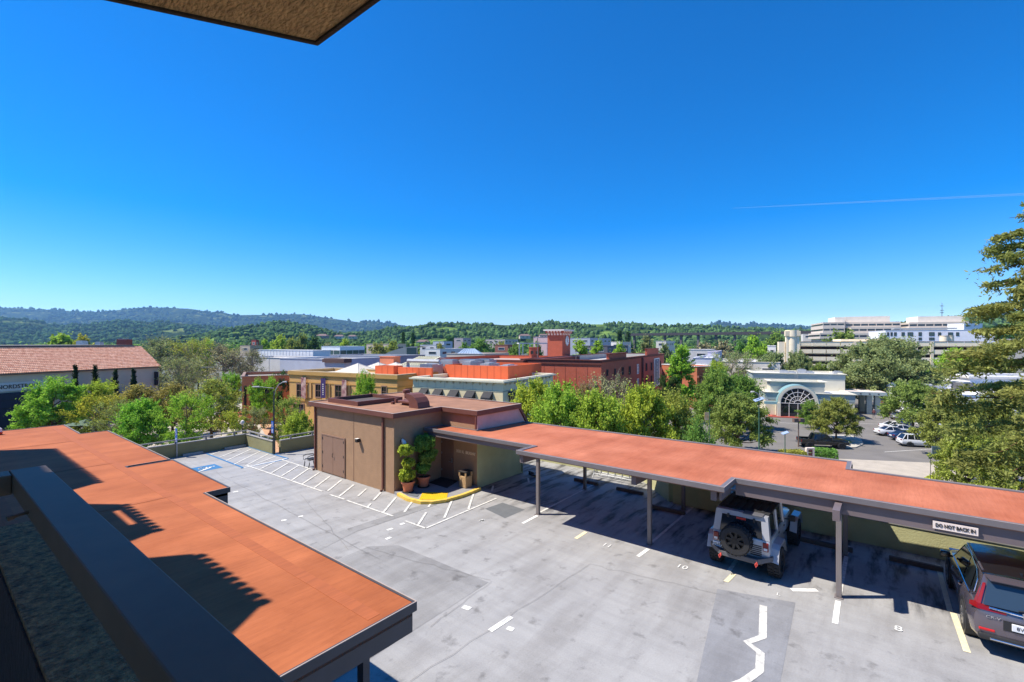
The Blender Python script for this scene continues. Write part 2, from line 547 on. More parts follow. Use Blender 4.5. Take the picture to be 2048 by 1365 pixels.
# blue accessible bay
bl = [P(411, 907), P(487, 936.3), P(574.5, 917.3), P(489.5, 891.8)]
stripe(bl[0], bl[1], 0.13, M['paint_blue'], ext=0.06); stripe(bl[1], bl[2], 0.1, M['paint_white'], z=0.012); stripe(bl[1] + Vector((-.14, 0, 0)), bl[2] + Vector((0, -.16, 0)), 0.12, M['paint_blue'])
stripe(bl[3], bl[2], 0.15, M['paint_blue'], ext=0.06)
for a, b in (((320, 237), (408, 205)), ((366, 250), (482, 203)), ((400, 268), (530, 208)), ((442, 287), (580, 218)), ((500, 296), (622, 232)), ((560, 284), (665, 243))):
    stripe(z2(*a), z2(*b), 0.085, M['paint_worn'], z=0.014)
# white hatching beside the brown building
for a, b in (((508, 293), (905, 430)), ((945, 447), (1022, 472)), ((1035, 478), (1276, 560)), ((690, 262), (862, 318)), ((1340, 585), (1448, 624)), ((1448, 624), (1820, 466))):
    stripe(z2(*a), z2(*b), 0.09, M['paint_worn'], z=0.0165)
for a, b in (((578, 313), (655, 275)), ((636, 334), (730, 278)), ((690, 350), (782, 293)), ((745, 371), (832, 311)), ((800, 391), (888, 332)), ((862, 412), (946, 350)),
             ((933, 428), (1006, 370)), ((992, 458), (1070, 395)), ((1090, 457), (1136, 416)), ((1172, 478), (1212, 436)), ((1142, 513), (1160, 494)), ((1225, 541), (1292, 460)),
             ((1334, 541), (1376, 485)), ((1408, 606), (1450, 541)), ((1462, 512), (1472, 498)), ((1545, 571), (1584, 481)), ((1672, 524), (1699, 441)), ((1795, 430), (1802, 400)), ((1990, 385), (1985, 360))):
    stripe(z2(*a), z2(*b), 0.095, M['paint_worn'], z=0.019)
for a, b in (((435, 434), (463, 428)), ((690, 583), (717, 579)), ((778, 563), (804, 558)), ((1245, 633), (1274, 624)), ((1238, 681), (1266, 670)), ((1313, 604), (1336, 596)), ((1734, 586), (1753, 578))):
    stripe(z2(*a), z2(*b), 0.14, M['paint_white'], name='paint_dash')
for a, b, w in (((486, 1089), (602, 1012), .15), ((579, 1071), (613, 1083), .15), ((340, 957), (379, 970), .16), ((433, 494), (455, 489), .09)):
    stripe(z5(*a), z5(*b), w, M['paint_white'])
for a, b in (((663, 507), (746, 463)), ((1286, 686), (1342, 645))):
    stripe(z5(*a), z5(*b), 0.13, M['paint_white'])
for a, b in (((950, 589), (1005, 553)), ((1762, 823), (1804, 780))):
    stripe(z5(*a), z5(*b), 0.14, M['paint_cream'])
stripe(P(1805, 0 + 1120), P(1828, 1090), 0.12, M['paint_worn']) if False else None
stripe((14.25, 0.98), (15.55, 1.0), 0.13, M['paint_white']); stripe((16.0, 1.0), (20.0, 1.0), 0.12, M['paint_worn'])
stripe(z4(1700, 1120), z4(1615, 880), 0.13, M['paint_cream']); stripe((16.75, -1.33), (20.0, -1.3), 0.12, M['paint_cream'], z=.0065)
stripe((15.5, 3.76), (19.6, 3.75), 0.12, M['paint_worn'], z=.0065)
stripe((16.1, 6.43), (20.6, 6.43), 0.1, M['paint_worn'], z=.0065); stripe((16.1, 11.2), (20.8, 11.3), 0.1, M['paint_worn'], z=.0065)
stripe(z4(622, 738), z4(780, 740), 0.17, M['paint_white'])
zz = [z4(450, 835), z4(446, 1027), z4(350, 1060), z4(432, 1125), z4(427, 1232), z4(330, 1302), z4(215, 1345)]
nrm = []
for i in range(len(zz)):
    t = (zz[min(i + 1, len(zz) - 1)] - zz[max(i - 1, 0)]).normalized(); nrm.append(Vector((-t.y, t.x, 0)))
mb = MB()
mb.add([tuple(p + n * .088 + Vector((0, 0, .012))) for p, n in zip(zz, nrm)] + [tuple(p - n * .088 + Vector((0, 0, .012))) for p, n in zip(zz, nrm)],
       [(i + 7, i + 8, i + 1, i) for i in range(6)])
mb.build('arrow_marking', M['paint_worn'], deck)
for txt, q in (('11', P(1214, 1092)), ('10', P(1364, 1135)), ('8', P(1797, 1259)), ('L', P(1557, 1190))):
    text_part(txt, 0.36 if txt != 'L' else .22, M['paint_white'], deck, (q.x, q.y, 0.016), (0, 0, R(-90)), 'bay_number', 0.002)
# hairline cracks and joints in the slab
rk = random.Random(3)
for a, b in ((P(820, 1365), P(1180, 1130)), (P(985, 1165), P(860, 1255)), (P(730, 1095), P(980, 1162)), (P(600, 990), P(700, 1100)), (P(430, 945), P(760, 1120)), (P(1180, 1130), P(1440, 1190))):
    n_ = 12; pp = []
    u = (b - a).normalized(); w_ = Vector((-u.y, u.x, 0))
    for i in range(n_ + 1): pp.append(a.lerp(b, i / n_) + w_ * rk.gauss(0, .03))
    mb = MB(); mb.add([tuple(p + w_ * .0045 + Vector((0, 0, .0205))) for p in pp] + [tuple(p - w_ * .0045 + Vector((0, 0, .0205))) for p in pp], [(i + n_ + 1, i + n_ + 2, i + 1, i) for i in range(n_)])
    mb.build('crack', M['crack'], deck)
# wheelchair emblem in its blue box
c0 = P(413, 936.5)
sheet('emblem_panel', [(c0.x - .62, c0.y - .62), (c0.x + .62, c0.y - .62), (c0.x + .62, c0.y + .62), (c0.x - .62, c0.y + .62)], M['paint_blue'], 0.0045)
def wheelchair(parent, T, r, m, name='emblem'):
    """wheelchair figure; T maps (u, v) to a world point, r = half height, m = material"""
    mb = MB()
    arc = [(-.12 + .42 * math.cos(a), -.30 + .42 * math.sin(a)) for a in np.linspace(R(110), R(385), 14)]
    segs = [arc, [(-.12, .55), (-.08, -.05), (.32, -.05), (.48, -.55), (.62, -.5)], [(-.1, .28), (.22, .28)]]
    head = [(-.14 + .13 * math.cos(a), .78 + .13 * math.sin(a)) for a in np.linspace(0, 2 * math.pi, 11)[:-1]]
    for sg in segs:
        for p, q in zip(sg[:-1], sg[1:]):
            p, q = Vector(p), Vector(q)
            n = Vector((-(q - p).y, (q - p).x)).normalized() * .07
            e = (q - p).normalized() * .05
            mb.add([T(*(k * r)) for k in (p + n - e, q + n + e, q - n + e, p - n - e)], [(0, 1, 2, 3)])
    mb.add([T(a * r, b * r) for a, b in head], [tuple(range(10))])
    return mb.build(name, m, parent)
wheelchair(deck, lambda u, v: (c0.x + v, c0.y - u, 0.0125), 0.5, M['paint_white'])
stripe(P(396, 945), P(422, 936), 0.1, M['paint_white'], z=0.0205)

# ================================================================== PARAPET WALLS AND THEIR RAILS
def parapet(label, a, b, h=0.78, th=0.2, rail=True, m='green_wall', posts=5, name='parapet_wall', rz=1.06, post_m='cap_grey'):
    a, b = Vector((*a, 0)), Vector((*b, 0))
    u = (b - a); L = u.length; u.normalize()
    t = thing(name, label, 'wall', a)
    mb = MB(); mb.obox(a, u, L, th, 0.003, h); mb.build('wall', M[m], t)
    mb = MB(); mb.obox(a, u, L, th + .06, h + .002, h + .04, y0=-.03); mb.build('coping', M['cap_grey'], t)
    if rail:
        n = Vector((-u.y, u.x, 0))
        mb = MB(); mb.obox(a, u, L, .07, rz - .07, rz, y0=th / 2 - .035); mb.build('rail', M[post_m], t)
        for i in range(posts):
            q = a + u * (L * (i + .5) / posts)
            mb = MB(); mb.obox(q, u, .09, .07, h + .042, rz - .072, y0=th / 2 - .035); mb.build('post', M[post_m], t)
    return t
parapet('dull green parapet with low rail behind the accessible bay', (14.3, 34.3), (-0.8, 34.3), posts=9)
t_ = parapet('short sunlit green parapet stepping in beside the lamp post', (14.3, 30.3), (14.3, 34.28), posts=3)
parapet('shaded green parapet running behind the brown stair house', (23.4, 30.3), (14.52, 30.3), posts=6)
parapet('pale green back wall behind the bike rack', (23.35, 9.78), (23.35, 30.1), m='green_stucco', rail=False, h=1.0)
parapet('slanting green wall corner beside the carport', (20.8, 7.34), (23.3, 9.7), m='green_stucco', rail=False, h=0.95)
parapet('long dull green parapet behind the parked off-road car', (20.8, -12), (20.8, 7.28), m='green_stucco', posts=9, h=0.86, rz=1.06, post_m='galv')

# ================================================================== CARPORTS
def rays(kx): return [(x * 1.0, y * 1.0) for x, y in kx]
lp = [(4.99, 5.96), (5.02, 14.86), (5.66, 14.86), (5.76, 19.86), (4.48, 19.86), (4.48, 20.12), (5.7, 20.12), (5.76, 28.9), (4.78, 28.9), (4.8, 32.7), (-0.98, 32.7), (-0.98, 5.94)]
lt = thing('carport', 'long flat carport with burnt orange roof below the balcony', 'carport', (5, 6, 0))
mb = MB(); mb.prism(lp, 2.62, 2.83); mb.build('roof', M['orange_roof_near'], lt)
mb = MB(); mb.strip(lp, 2.70, 2.842, out=0.05, th=0.0, skip=(10,)); mb.build('gutter', M['fascia_dark'], lt)
for sk in ((2, 3, 4, 5, 6, 7, 8, 9, 10, 11), (0, 1, 2, 3, 4, 10, 11), tuple(range(11))):
    mb = MB(); mb.strip(lp, 2.843, 2.852, out=0.052, th=-0.036, skip=sk); mb.build('drip_edge', M['edge_grey'], lt)
mb = MB(); mb.strip(lp, 2.36, 2.698, out=0.0, th=0.08, skip=(3, 4, 10)); mb.build('fascia', M['fascia_dark'], lt)
for x in (1.35, 4.25):                                               # lapped seams that run the length of the coating
    mb = MB(); mb.box(x, x + .22, 6.1, 32, 2.831, 2.834); mb.build('roof_seam', M['roof_seam'], lt)
for y in (15.2, 21.0, 27.0):
    mb = MB(); mb.box(-.9, 4.4, y, y + .14, 2.8345, 2.837); mb.build('roof_seam', M['roof_seam'], lt)
for x, y in ((4.45, 6.5), (4.5, 11.0), (4.6, 15.6), (4.6, 22), (4.2, 28)):
    mb = MB(); mb.box(x - .06, x + .06, y - .08, y + .08, 0.004, 2.6)
    mb.build('post', M['fascia_dark'], lt)
    mb = MB(); mb.box(x - 3, x + .3, y - .09, y + .09, 2.4, 2.615); mb.build('beam', M['fascia_dark'], lt)

rp = [(15.66, 17.7), (15.62, 11.1), (14.5, 11.1), (14.46, 3.68), (15.7, 3.68), (15.85, -13.5), (19.75, -13.5), (19.5, 0.98), (20.85, 1.0), (20.8, 4.75), (20.45, 15.37), (16.82, 15.37), (16.82, 17.7)]
def tilt(o):
    for q in o.data.vertices:
        z = q.co.z
        if z > 2: q.co.z = z - max(0, q.co.x + 16 - 14.5) * .018
    return o
rt = thing('carport', 'long salmon roofed carport sheltering the parked cars', 'carport', (16, 6, 0))
mb = MB(); mb.prism(rp, 2.70, 2.83); mb.build('roof', M['orange_roof_far'], rt)
ed = (0, 1, 2, 3, 4, 6, 7, 8, 9)
skip = tuple(i for i in range(13) if i not in ed)
rpr = rp[::-1] if sum(rp[i][0] * rp[(i + 1) % 13][1] - rp[(i + 1) % 13][0] * rp[i][1] for i in range(13)) < 0 else rp
mb = MB(); mb.strip(rpr, 2.72, 2.86, out=0.07, th=0.07); mb.build('gutter', M['fascia_grey'], rt)
mb = MB(); mb.strip(rpr, 2.862, 2.868, out=0.072, th=-0.055); mb.build('drip_edge', M['edge_grey'], rt)
mb = MB(); mb.strip(rpr, 2.686, 2.718, out=0.03, th=0.05); mb.build('trim_line', M['copper_line'], rt)
def board(a, b, z0, z1, th, m, name='fascia'):
    a, b = Vector((*a, 0)), Vector((*b, 0)); u = (b - a); L = u.length; u.normalize()
    mb = MB(); mb.obox(a, u, L, th, z0, z1); return mb.build(name, M[m], rt)
board((15.93, -13.4), (15.80, 3.62), 2.34, 2.684, .06, 'fascia_purple')
board((14.6, 3.74), (15.68, 3.74), 2.4, 2.684, .06, 'fascia_purple')
board((15.72, 11.14), (15.7, 17.6), 2.5, 2.684, .05, 'fascia_purple')
for y, x0 in ((11.0, 14.56), (6.43, 14.56), (3.95, 14.56), (1.0, 14.85)):
    mb = MB(); mb.box(x0, 19.3 if y < 2 else 19.9, y - .08, y + .08, 2.38, 2.683 if y > 2 else 2.66)
    mb.build('beam', M['fascia_purple'], rt)
for x, y in ((15.85, 11.12), (15.9, 6.43), (15.82, 1.0), (20.0, 11.3), (20.1, 6.66), (19.1, 1.03), (15.95, -5.2), (19.2, -5.2)):
    mb = MB(); mb.box(x - .065, x + .065, y - .065, y + .065, 0.02, 2.378, b=.008); p = mb.build('post', M['post_grey'], rt)
    mb = MB(); mb.box(x - .13, x + .13, y - .1, y + .1, 0.003, 0.018); mb.build('foot_plate', M['post_grey'], p)
for o in list(rt.children): tilt(o)
sg = thing('sign', 'ivory sign reading DO NOT BACK IN on the carport fascia', 'sign', (15.8, -1.2, 2.5))
qa, qb = P(1876, 1047, 2.5), P(1959, 1063, 2.5)
ya, yb = -0.93, -1.74
mb = MB(); mb.box(15.70, 15.745, yb, ya, 2.40, 2.585); mb.build('panel', M['sign_ivory'], sg)
text_part('DO NOT BACK IN', 0.115, M['text_dark'], sg, (15.692, (ya + yb) / 2, 2.495), face_rot(Vector((0, -1, 0))), sx=0.76, bold=.004)

# ================================================================== BROWN STAIR HOUSE
bb = thing('stair_house', 'brown stucco flat roofed stair house on the parking deck', 'building', (13.85, 17.85, 0))
mb = MB(); mb.prism([(13.85, 17.85), (16.85, 17.85), (16.85, 15.42), (20.1, 15.42), (20.1, 24.75), (13.85, 24.75)], 0.003, 3.5); mb.build('wall', M['brown_stucco'], bb)
mb = MB(); mb.box(16.87, 20.5, 15.385, 15.417, 0.004, 2.68); mb.build('side_panel', M['green_stucco'], bb)
mb = MB(); mb.add([(16.842, y, z) for y, z in ((15.378, 2.45), (15.378, 3.5), (15.416, 2.45), (15.416, 3.5))] + [(20.1, 15.378, 3.5), (20.75, 15.378, 2.6), (20.1, 15.416, 3.5), (20.75, 15.416, 2.6)],
                  [(0, 5, 4, 1), (2, 3, 6, 7), (1, 4, 6, 3), (0, 2, 7, 5), (4, 5, 7, 6), (0, 1, 3, 2)])
mb.build('upper_panel', M['pink_stucco'], bb)
mb = MB()
mb.add([(20.05, 15.3, 3.75), (20.95, 15.3, 2.66), (20.95, 24.9, 2.66), (20.05, 24.9, 3.75), (20.05, 15.3, 3.55), (20.8, 15.3, 2.62), (20.8, 24.9, 2.62), (20.05, 24.9, 3.55)],
       [(0, 1, 2, 3), (4, 7, 6, 5), (0, 4, 5, 1), (3, 2, 6, 7), (1, 5, 6, 2), (0, 3, 7, 4)])
mb.build('sloping_trim', M['brown_trim'], bb)
rfp = [(13.68, 17.68), (16.68, 17.68), (16.68, 15.25), (20.1, 15.25), (20.1, 25.0), (13.66, 25.0)]
mb = MB(); mb.prism(rfp, 3.502, 3.72); mb.build('roof', M['brown_roof'], bb)
mb = MB(); mb.strip(rfp, 3.54, 3.755, out=0.04, th=0.04); mb.build('fascia', M['brown_trim'], bb)
mb = MB(); mb.strip(rfp, 3.757, 3.767, out=0.042, th=0.03); mb.build('drip_edge', M['edge_grey'], bb)
for y0, y1 in ((22.92, 23.95), (21.88, 22.90)):
    mb = MB(); mb.box(13.815, 13.848, y0, y1, 0.06, 2.02); d_ = mb.build('door', M['brown_door'], bb)
    for z in (.3, 1.05, 1.8):
        yy = y1 - .03 if y0 > 22.5 else y0 + .03
        mb = MB(); mb.box(13.795, 13.813, yy - .025, yy + .025, z, z + .12); mb.build('hinge', M['mat_dark'], d_)
mb = MB(); mb.box(13.80, 13.849, 21.80, 24.03, 2.022, 2.09); mb.box(13.80, 13.849, 21.80, 21.87, 0.05, 2.02); mb.box(13.80, 13.849, 23.96, 24.03, 0.05, 2.02); mb.build('door_frame', M['brown_door'], bb)
mb = MB(); mb.tube([(13.79, 22.85, .95), (13.74, 22.85, 1.0), (13.74, 22.85, 1.15), (13.79, 22.85, 1.2)], .015, 6); mb.build('handle', M['mat_dark'], bb)
for y in (18.62, 24.66):
    mb = MB(); mb.box(13.76, 13.845, y - .045, y + .045, 0.12, 3.5); mb.tube([(13.80, y, .14), (13.78, y, .06), (13.66, y, .04)], .045, 8); mb.build('downspout', M['brown_trim'], bb)
mb = MB(); mb.box(13.838, 13.849, 21.05, 21.065, 0.02, 3.5); mb.build('panel_joint', M['brown_stucco_dark'], bb)
mb = MB(); mb.box(16.66, 16.74, 15.30, 15.378, 2.86, 3.5); mb.build('corner_trim', M['brown_trim'], bb)
# entrance wall
mb = MB(); mb.box(16.80, 16.848, 16.98, 17.83, 0.122, 2.2); d_ = mb.build('door', M['brown_stucco_dark'], bb)
mb = MB(); mb.box(16.77, 16.80, 17.02, 17.08, 1.0, 1.22); mb.tube([(16.76, 17.05, 1.05), (16.70, 17.05, 1.05), (16.70, 17.17, 1.05)], .014, 6); mb.build('handle', M['steel'], d_)
for z in (.5, 1.35, 1.9):
    mb = MB(); mb.box(16.782, 16.799, 17.76, 17.80, z, z + .1); mb.build('hinge', M['steel'], d_)
aw = 1.3 / 16
for k_, ch_ in enumerate('1030 N. BROADWAY'):
    if ch_ != ' ': text_part(ch_, 0.2, M['text_cream'], bb, (16.838, 16.8 - aw * (k_ + .5), 1.62), face_rot(Vector((0, -1, 0))), 'letter', 0.02, sx=.72, bold=.006)
# roof gear
mb = MB()
o = (14.6, 22.0, 17.0, 24.3)
x0, y0, x1, y1 = 14.3, 21.4, 17.2, 24.2
mb.box(x0, x1, y0, y0 + .12, 3.722, 3.95); mb.box(x0, x1, y1 - .12, y1, 3.722, 3.95); mb.box(x0, x0 + .12, y0 + .122, y1 - .122, 3.722, 3.95); mb.box(x1 - .12, x1, y0 + .122, y1 - .122, 3.722, 3.95)
hk = mb.build('roof_hatch', M['brown_trim'], bb)
mb = MB(); mb.box(x0 + .125, x1 - .125, y0 + .125, y1 - .125, 3.722, 3.76); mb.build('hatch_floor', M['soffit_dark'], hk)
v = P(753, 812, 3.72); v = Vector((17.4, 21.3, 3.72))
mb = MB(); mb.lathe([(.16, 0), (.16, .1), (.12, .14), (.12, .42), (.2, .44), (.22, .55), (.2, .62), (.02, .66)], (v.x, v.y, 3.722), 16); mb.build('vent_pipe', M['brown_trim'], bb, smooth=True)
mb = MB(); mb.box(16.35, 16.5, 20.9, 21.05, 3.722, 3.95); mb.box(15.9, 16.05, 20.6, 20.75, 3.722, 3.85); mb.build('roof_post', M['brown_trim'], bb)
mb = MB(); mb.box(16.1, 16.9, 19.35, 20.1, 3.722, 3.84); mb.box(15.95, 17.05, 19.2, 20.25, 3.842, 3.96, b=.02); mb.build('roof_vent', M['brown_trim'], bb)
mb = MB()                                                            # scoop shaped fan hood
prof = [(0.0, 0.0), (0.0, .28), (-.38, .62), (-.30, .70), (.15, .66), (.48, .52), (.70, .30), (.78, .0)]
c, s_ = math.cos(R(-35)), math.sin(R(-35))
base = Vector((15.6, 18.35, 3.722))
def hv(u, wd, h): return (base.x + u * .2 + wd, base.y - u * .98 + 0.35, base.z + h)
n = len(prof)
v = [hv(-a, 0.0, h) for a, h in prof] + [hv(-a, .75, h) for a, h in prof]
v = [(base.x + (0 if i < n else .78) , base.y + .55 - (prof[i % n][0]) * .9, base.z + prof[i % n][1]) for i in range(2 * n)]
mb.add(v, [tuple(range(n)), tuple(range(n, 2 * n))[::-1]] + [(i, i + n, (i + 1) % n + n, (i + 1) % n) for i in range(n)])
mb.build('fan_hood', M['brown_trim'], bb)

def wall_light(label, loc, white=False):
    t = thing('wall_light', label, 'lamp', loc)
    x, y, z = loc
    if not white:
        mb = MB(); mb.box(x - .22, x, y - .09, y + .09, z - .05, z + .12, b=.02); mb.build('housing', M['mat_dark'], t)
        mb = MB(); mb.box(x - .23, x - .06, y - .08, y + .08, z + .121, z + .14); mb.build('cap', M['sign_white'], t)
    else:
        mb = MB(); mb.tube([(x, y, z + .05), (x, y - .1, z + .1)], .04, 8); mb.build('bracket', M['mat_dark'], t)
        mb = MB(); mb.tube([(x, y - .08, z + .14), (x + .03, y - .16, z + .02), (x + .05, y - .22, z - .16)], [.04, .10, .13], 12); mb.build('shade', M['sign_white'], t, smooth=True)
    return t
wall_light('boxy dark wall light on the sunlit brown wall', (13.845, 20.55, 2.12))
wall_light('white conical spotlight on the shaded brown wall above the potted shrubs', (14.25, 17.845, 2.35), True)

# entrance landing with its yellow kerb
lc = [(13.79, 17.52), (13.6, 16.6), (13.7, 15.8), (14.0, 15.4), (14.5, 15.15), (15.4, 15.02), (16.0, 15.02), (16.75, 15.08)]
ld = MB(); ld.prism(lc + [(16.845, 15.38), (16.845, 17.84), (13.86, 17.84)], 0.003, 0.12)
landing = ld.build('entrance_landing', M['landing'], None); tag(landing, kind='structure')
mb = MB()
for i in range(len(lc) - 1):
    a, b = Vector(lc[i]), Vector(lc[i + 1])
    def inn(i):
        t = (Vector(lc[min(i + 1, 7)]) - Vector(lc[max(i - 1, 0)])).normalized(); return Vector((-t.y, t.x))
    q = [a - inn(i) * .03, b - inn(i + 1) * .03, b + inn(i + 1) * .14, a + inn(i) * .14]
    mb.prism([tuple(x) for x in q], 0.0035, 0.135)
mb.build('kerb', M['kerb_yellow'], landing)
pd = thing('tactile_paving', 'bright yellow tactile paving at the entrance kerb', 'tactile paving', (14.3, 15.6, 0.12))
pq = [P(838, 1000, .125), P(845, 985.5, .125), P(896, 985.5, .125), P(893, 1000.5, .125)]
mb = MB(); mb.prism([(p.x, p.y) for p in pq], 0.122, 0.134); mb.build('panel', M['tactile_yellow'], pd)
mb = MB()
for i in range(14):
    for j in range(9):
        a = pq[0].lerp(pq[3], (i + .5) / 14); b = pq[1].lerp(pq[2], (i + .5) / 14); q = a.lerp(b, (j + .5) / 9)
        mb.lathe([(.024, 0), (.012, .012)], (q.x, q.y, .1345), 6)
tag(mb.build('domes', M['tactile_yellow'], pd), kind='stuff')
def doormat(label, pts, m):
    t = MB(); t.prism([(p.x, p.y) for p in pts], 0.122, 0.138)
    return tag(t.build('doormat', m, None), label, 'doormat')
doormat('dark rubber doormat in front of the brown entrance door', [P(858, 966, .12), P(888, 952.5, .12), P(917, 962, .12), P(894, 977, .12)], M['mat_dark'])
doormat('small grey blue mat beside the yellow tactile paving', [P(812, 990, .12), P(828, 984, .12), P(843, 985, .12), P(834, 995, .12)], M['deck_square'])
def litter_bin(label, x, y):
    t = thing('litter_bin', label, 'bin', (x, y, .12))
    mb = MB(); mb.box(x - .22, x + .22, y - .22, y + .22, .125, .66, b=.015); mb.build('body', M['pebble'], t)
    for dx, dy in ((-.2, -.2), (.2, -.2), (-.2, .2), (.2, .2)):
        mb = MB(); mb.box(x + dx - .03, x + dx + .03, y + dy - .03, y + dy + .03, .662, .84); mb.build('corner_post', M['pebble'], t)
    mb = MB(); mb.box(x - .15, x + .15, y - .15, y + .15, .662, .80); mb.build('liner', M['black_plastic'], t)
    mb = MB(); mb.box(x - .24, x + .24, y - .24, y + .24, .842, .90, b=.015); mb.build('lid', M['mat_dark'], t)
litter_bin('square pebble faced litter bin by the entrance door', 16.42, 15.75)

# wheel stops
def wheel_stop(label, x, y, L, m, along_x=False, g='concrete wheel stops'):
    t = MB()
    pr = [(-.09, .003), (.09, .003), (.06, .13), (-.06, .13)]
    n = 4
    if along_x: v = [(x - L / 2, y + a, b) for a, b in pr] + [(x + L / 2, y + a, b) for a, b in pr]
    else: v = [(x + a, y - L / 2, b) for a, b in pr] + [(x + a, y + L / 2, b) for a, b in pr]
    t.add(v, [(0, 1, 2, 3), (7, 6, 5, 4)] + [(i, i + 4, (i + 1) % 4 + 4, (i + 1) % 4) for i in range(4)])
    o = t.build('wheel_stop', m, None, loc=(x, y, 0)); return tag(o, label, 'wheel stop', g)
wheel_stop('dark wheel stop in front of the bike rack, left of it', 20.9, 11.75, 1.3, M['stop_dark'])
wheel_stop('dark wheel stop under the carport beside the slanting green wall', 20.85, 9.4, 1.3, M['stop_dark'])
wheel_stop('dark wheel stop in front of the off-road car on its left', 19.5, 7.1, 1.4, M['stop_dark'])
wheel_stop('dark wheel stop behind the carport post right of the off-road car', 19.5, 1.6, 1.5, M['stop_dark'])
wheel_stop('dark wheel stop in the empty bay left of the purple grey car', 19.55, -.75, 1.3, M['stop_dark'])
wheel_stop('pale wheel stop by the accessible parking sign post', 10.95, 34.0, 1.1, M['stop_grey'], True)
wheel_stop('pale wheel stop in the corner of the blue bay', 13.4, 34.0, 1.3, M['stop_grey'], True)

# accessible parking sign, lamp post, bench, bike rack
def acc_sign(parent, x, y, z0, z1, w):
    zs = z0 + (z1 - z0) * .38
    mb = MB(); mb.box(x - .012, x, y - w / 2, y + w / 2, zs, z1); p = mb.build('sign_panel', M['sign_blue'], parent)
    mb = MB(); mb.box(x - .012, x, y - w / 2, y + w / 2, z0, zs - .01); mb.build('lower_panel', M['sign_blue'], parent)
    h = (z1 - zs) / 2 * .8
    wheelchair(p, lambda u, v: (x - .016, y - u, (zs + z1) / 2 + v), h, M['sign_white'])
    for k in range(3):
        mb = MB(); mb.box(x - .016, x - .013, y - w * .32, y + w * .32, z0 + .05 + k * .085, z0 + .08 + k * .085); mb.build('print_line', M['sign_white'], p)
sp = thing('parking_sign', 'blue wheelchair sign on its own post at the far left parapet', 'sign', (10.1, 34.05, 0))
mb = MB(); mb.box(10.08, 10.13, 34.03, 34.08, .003, 1.75); mb.build('post', M['galv'], sp)
acc_sign(sp, 10.07, 34.05, 0.92, 1.76, .34)
lx, ly = 14.12, 30.12
lamp = thing('street_lamp', 'tall dark lamp post with curved arm at the parapet corner', 'street lamp', (lx, ly, 0))
mb = MB(); mb.tube([(lx, ly, .003), (lx, ly, 4.0)], [.06, .04], 10); mb.build('pole', M['pole_dark'], lamp)
u = Vector((_c, -_s, 0))
pl = Vector((lx, ly, 0))
mb = MB(); mb.tube([pl + Vector((0, 0, 3.6)), pl + u * .1 + Vector((0, 0, 4.05)), pl + u * .32 + Vector((0, 0, 4.4)), pl + u * .62 + Vector((0, 0, 4.55))], .022, 8); a_ = mb.build('arm', M['galv'], lamp)
mb = MB(); mb.tube([pl + u * .55 + Vector((0, 0, 4.54)), pl + u * .8 + Vector((0, 0, 4.55))], [.035, .06], 8); mb.build('lamp_head', M['galv'], a_)
mb = MB(); mb.tube([pl + Vector((0, 0, 4.15)), pl - u * .95 + Vector((0, 0, 4.25))], .014, 6); a_ = mb.build('arm', M['galv'], lamp)
mb = MB(); mb.tube([pl - u * .9 + Vector((0, 0, 4.24)), pl - u * 1.35 + Vector((0, 0, 4.24))], [.05, .035], 8); mb.build('lamp_head', M['galv'], a_)
sp2 = thing('parking_sign', 'blue wheelchair sign fixed to the tall lamp post', 'sign', (lx - .1, ly, 1))
acc_sign(sp2, lx - .085, ly, 1.35, 2.1, .3)
bq = (14.35, 26.1)
bn = thing('bench', 'dark metal armrest bench peeking from behind the brown stair house', 'bench', (*bq, 0))
for k, yy in enumerate((25.25, 25.75)):
    mb = MB(); mb.tube([(13.75, yy, .01), (13.8, yy, .25), (13.78, yy, .42), (14.25, yy, .44), (14.35, yy, .02)], .025, 6); mb.build('leg', M['black_plastic'], bn)
    mb = MB(); mb.tube([(13.72, yy, .42), (13.7, yy, .64), (13.9, yy, .68), (14.3, yy, .66)], .022, 6); mb.build('armrest', M['black_plastic'], bn)
for k in range(4):
    mb = MB(); mb.box(13.8 + k * .12, 13.9 + k * .12, 25.27, 25.73, .445, .47); mb.build('slat', M['black_plastic'], bn)
for k in range(3):
    mb = MB(); mb.box(14.3 + k * .03, 14.33 + k * .03, 25.27, 25.73, .56 + k * .13, .65 + k * .13); mb.build('back_slat', M['black_plastic'], bn)
br = thing('bike_rack', 'grey tubular bike rack in the sun behind the carport', 'bike rack', (22.0, 10.6, 0))
for z, x in ((.22, 22.0), (.22, 22.35), (.85, 22.17)):
    mb = MB(); mb.tube([(x, 9.55, z), (x, 11.9, z)], .024, 7); mb.build('rail', M['galv'], br)
for y in (9.55, 11.9):
    mb = MB(); mb.tube([(21.85, y, .02), (22.0, y, .22), (22.17, y, .85), (22.35, y, .22), (22.5, y, .02)], .026, 7); mb.build('end_frame', M['galv'], br)
for k in range(5):
    y = 9.95 + k * .39
    mb = MB(); mb.tube([(22.0, y, .23), (22.1, y, .8), (22.17, y + .06, .86), (22.25, y + .12, .8), (22.35, y + .12, .23)], .016, 6); mb.build('loop', M['galv'], br)
rc = MB(); q = P(1067, 0 + 938)
mb = MB(); mb.tube([(20.4, 14.9, .02), (20.35, 14.6, .12), (20.2, 14.75, .2), (20.05, 14.5, .1), (20.25, 14.35, .04)], .05, 7); mb.tube([(20.3, 15.3, .1), (20.3, 15.3, 1.1)], .03, 6)
tag(mb.build('hose_reel', M['black_plastic'], None, loc=(20.3, 15.0, 0)), 'black standpipe with a coiled hose at the foot of the green wall', 'hose')

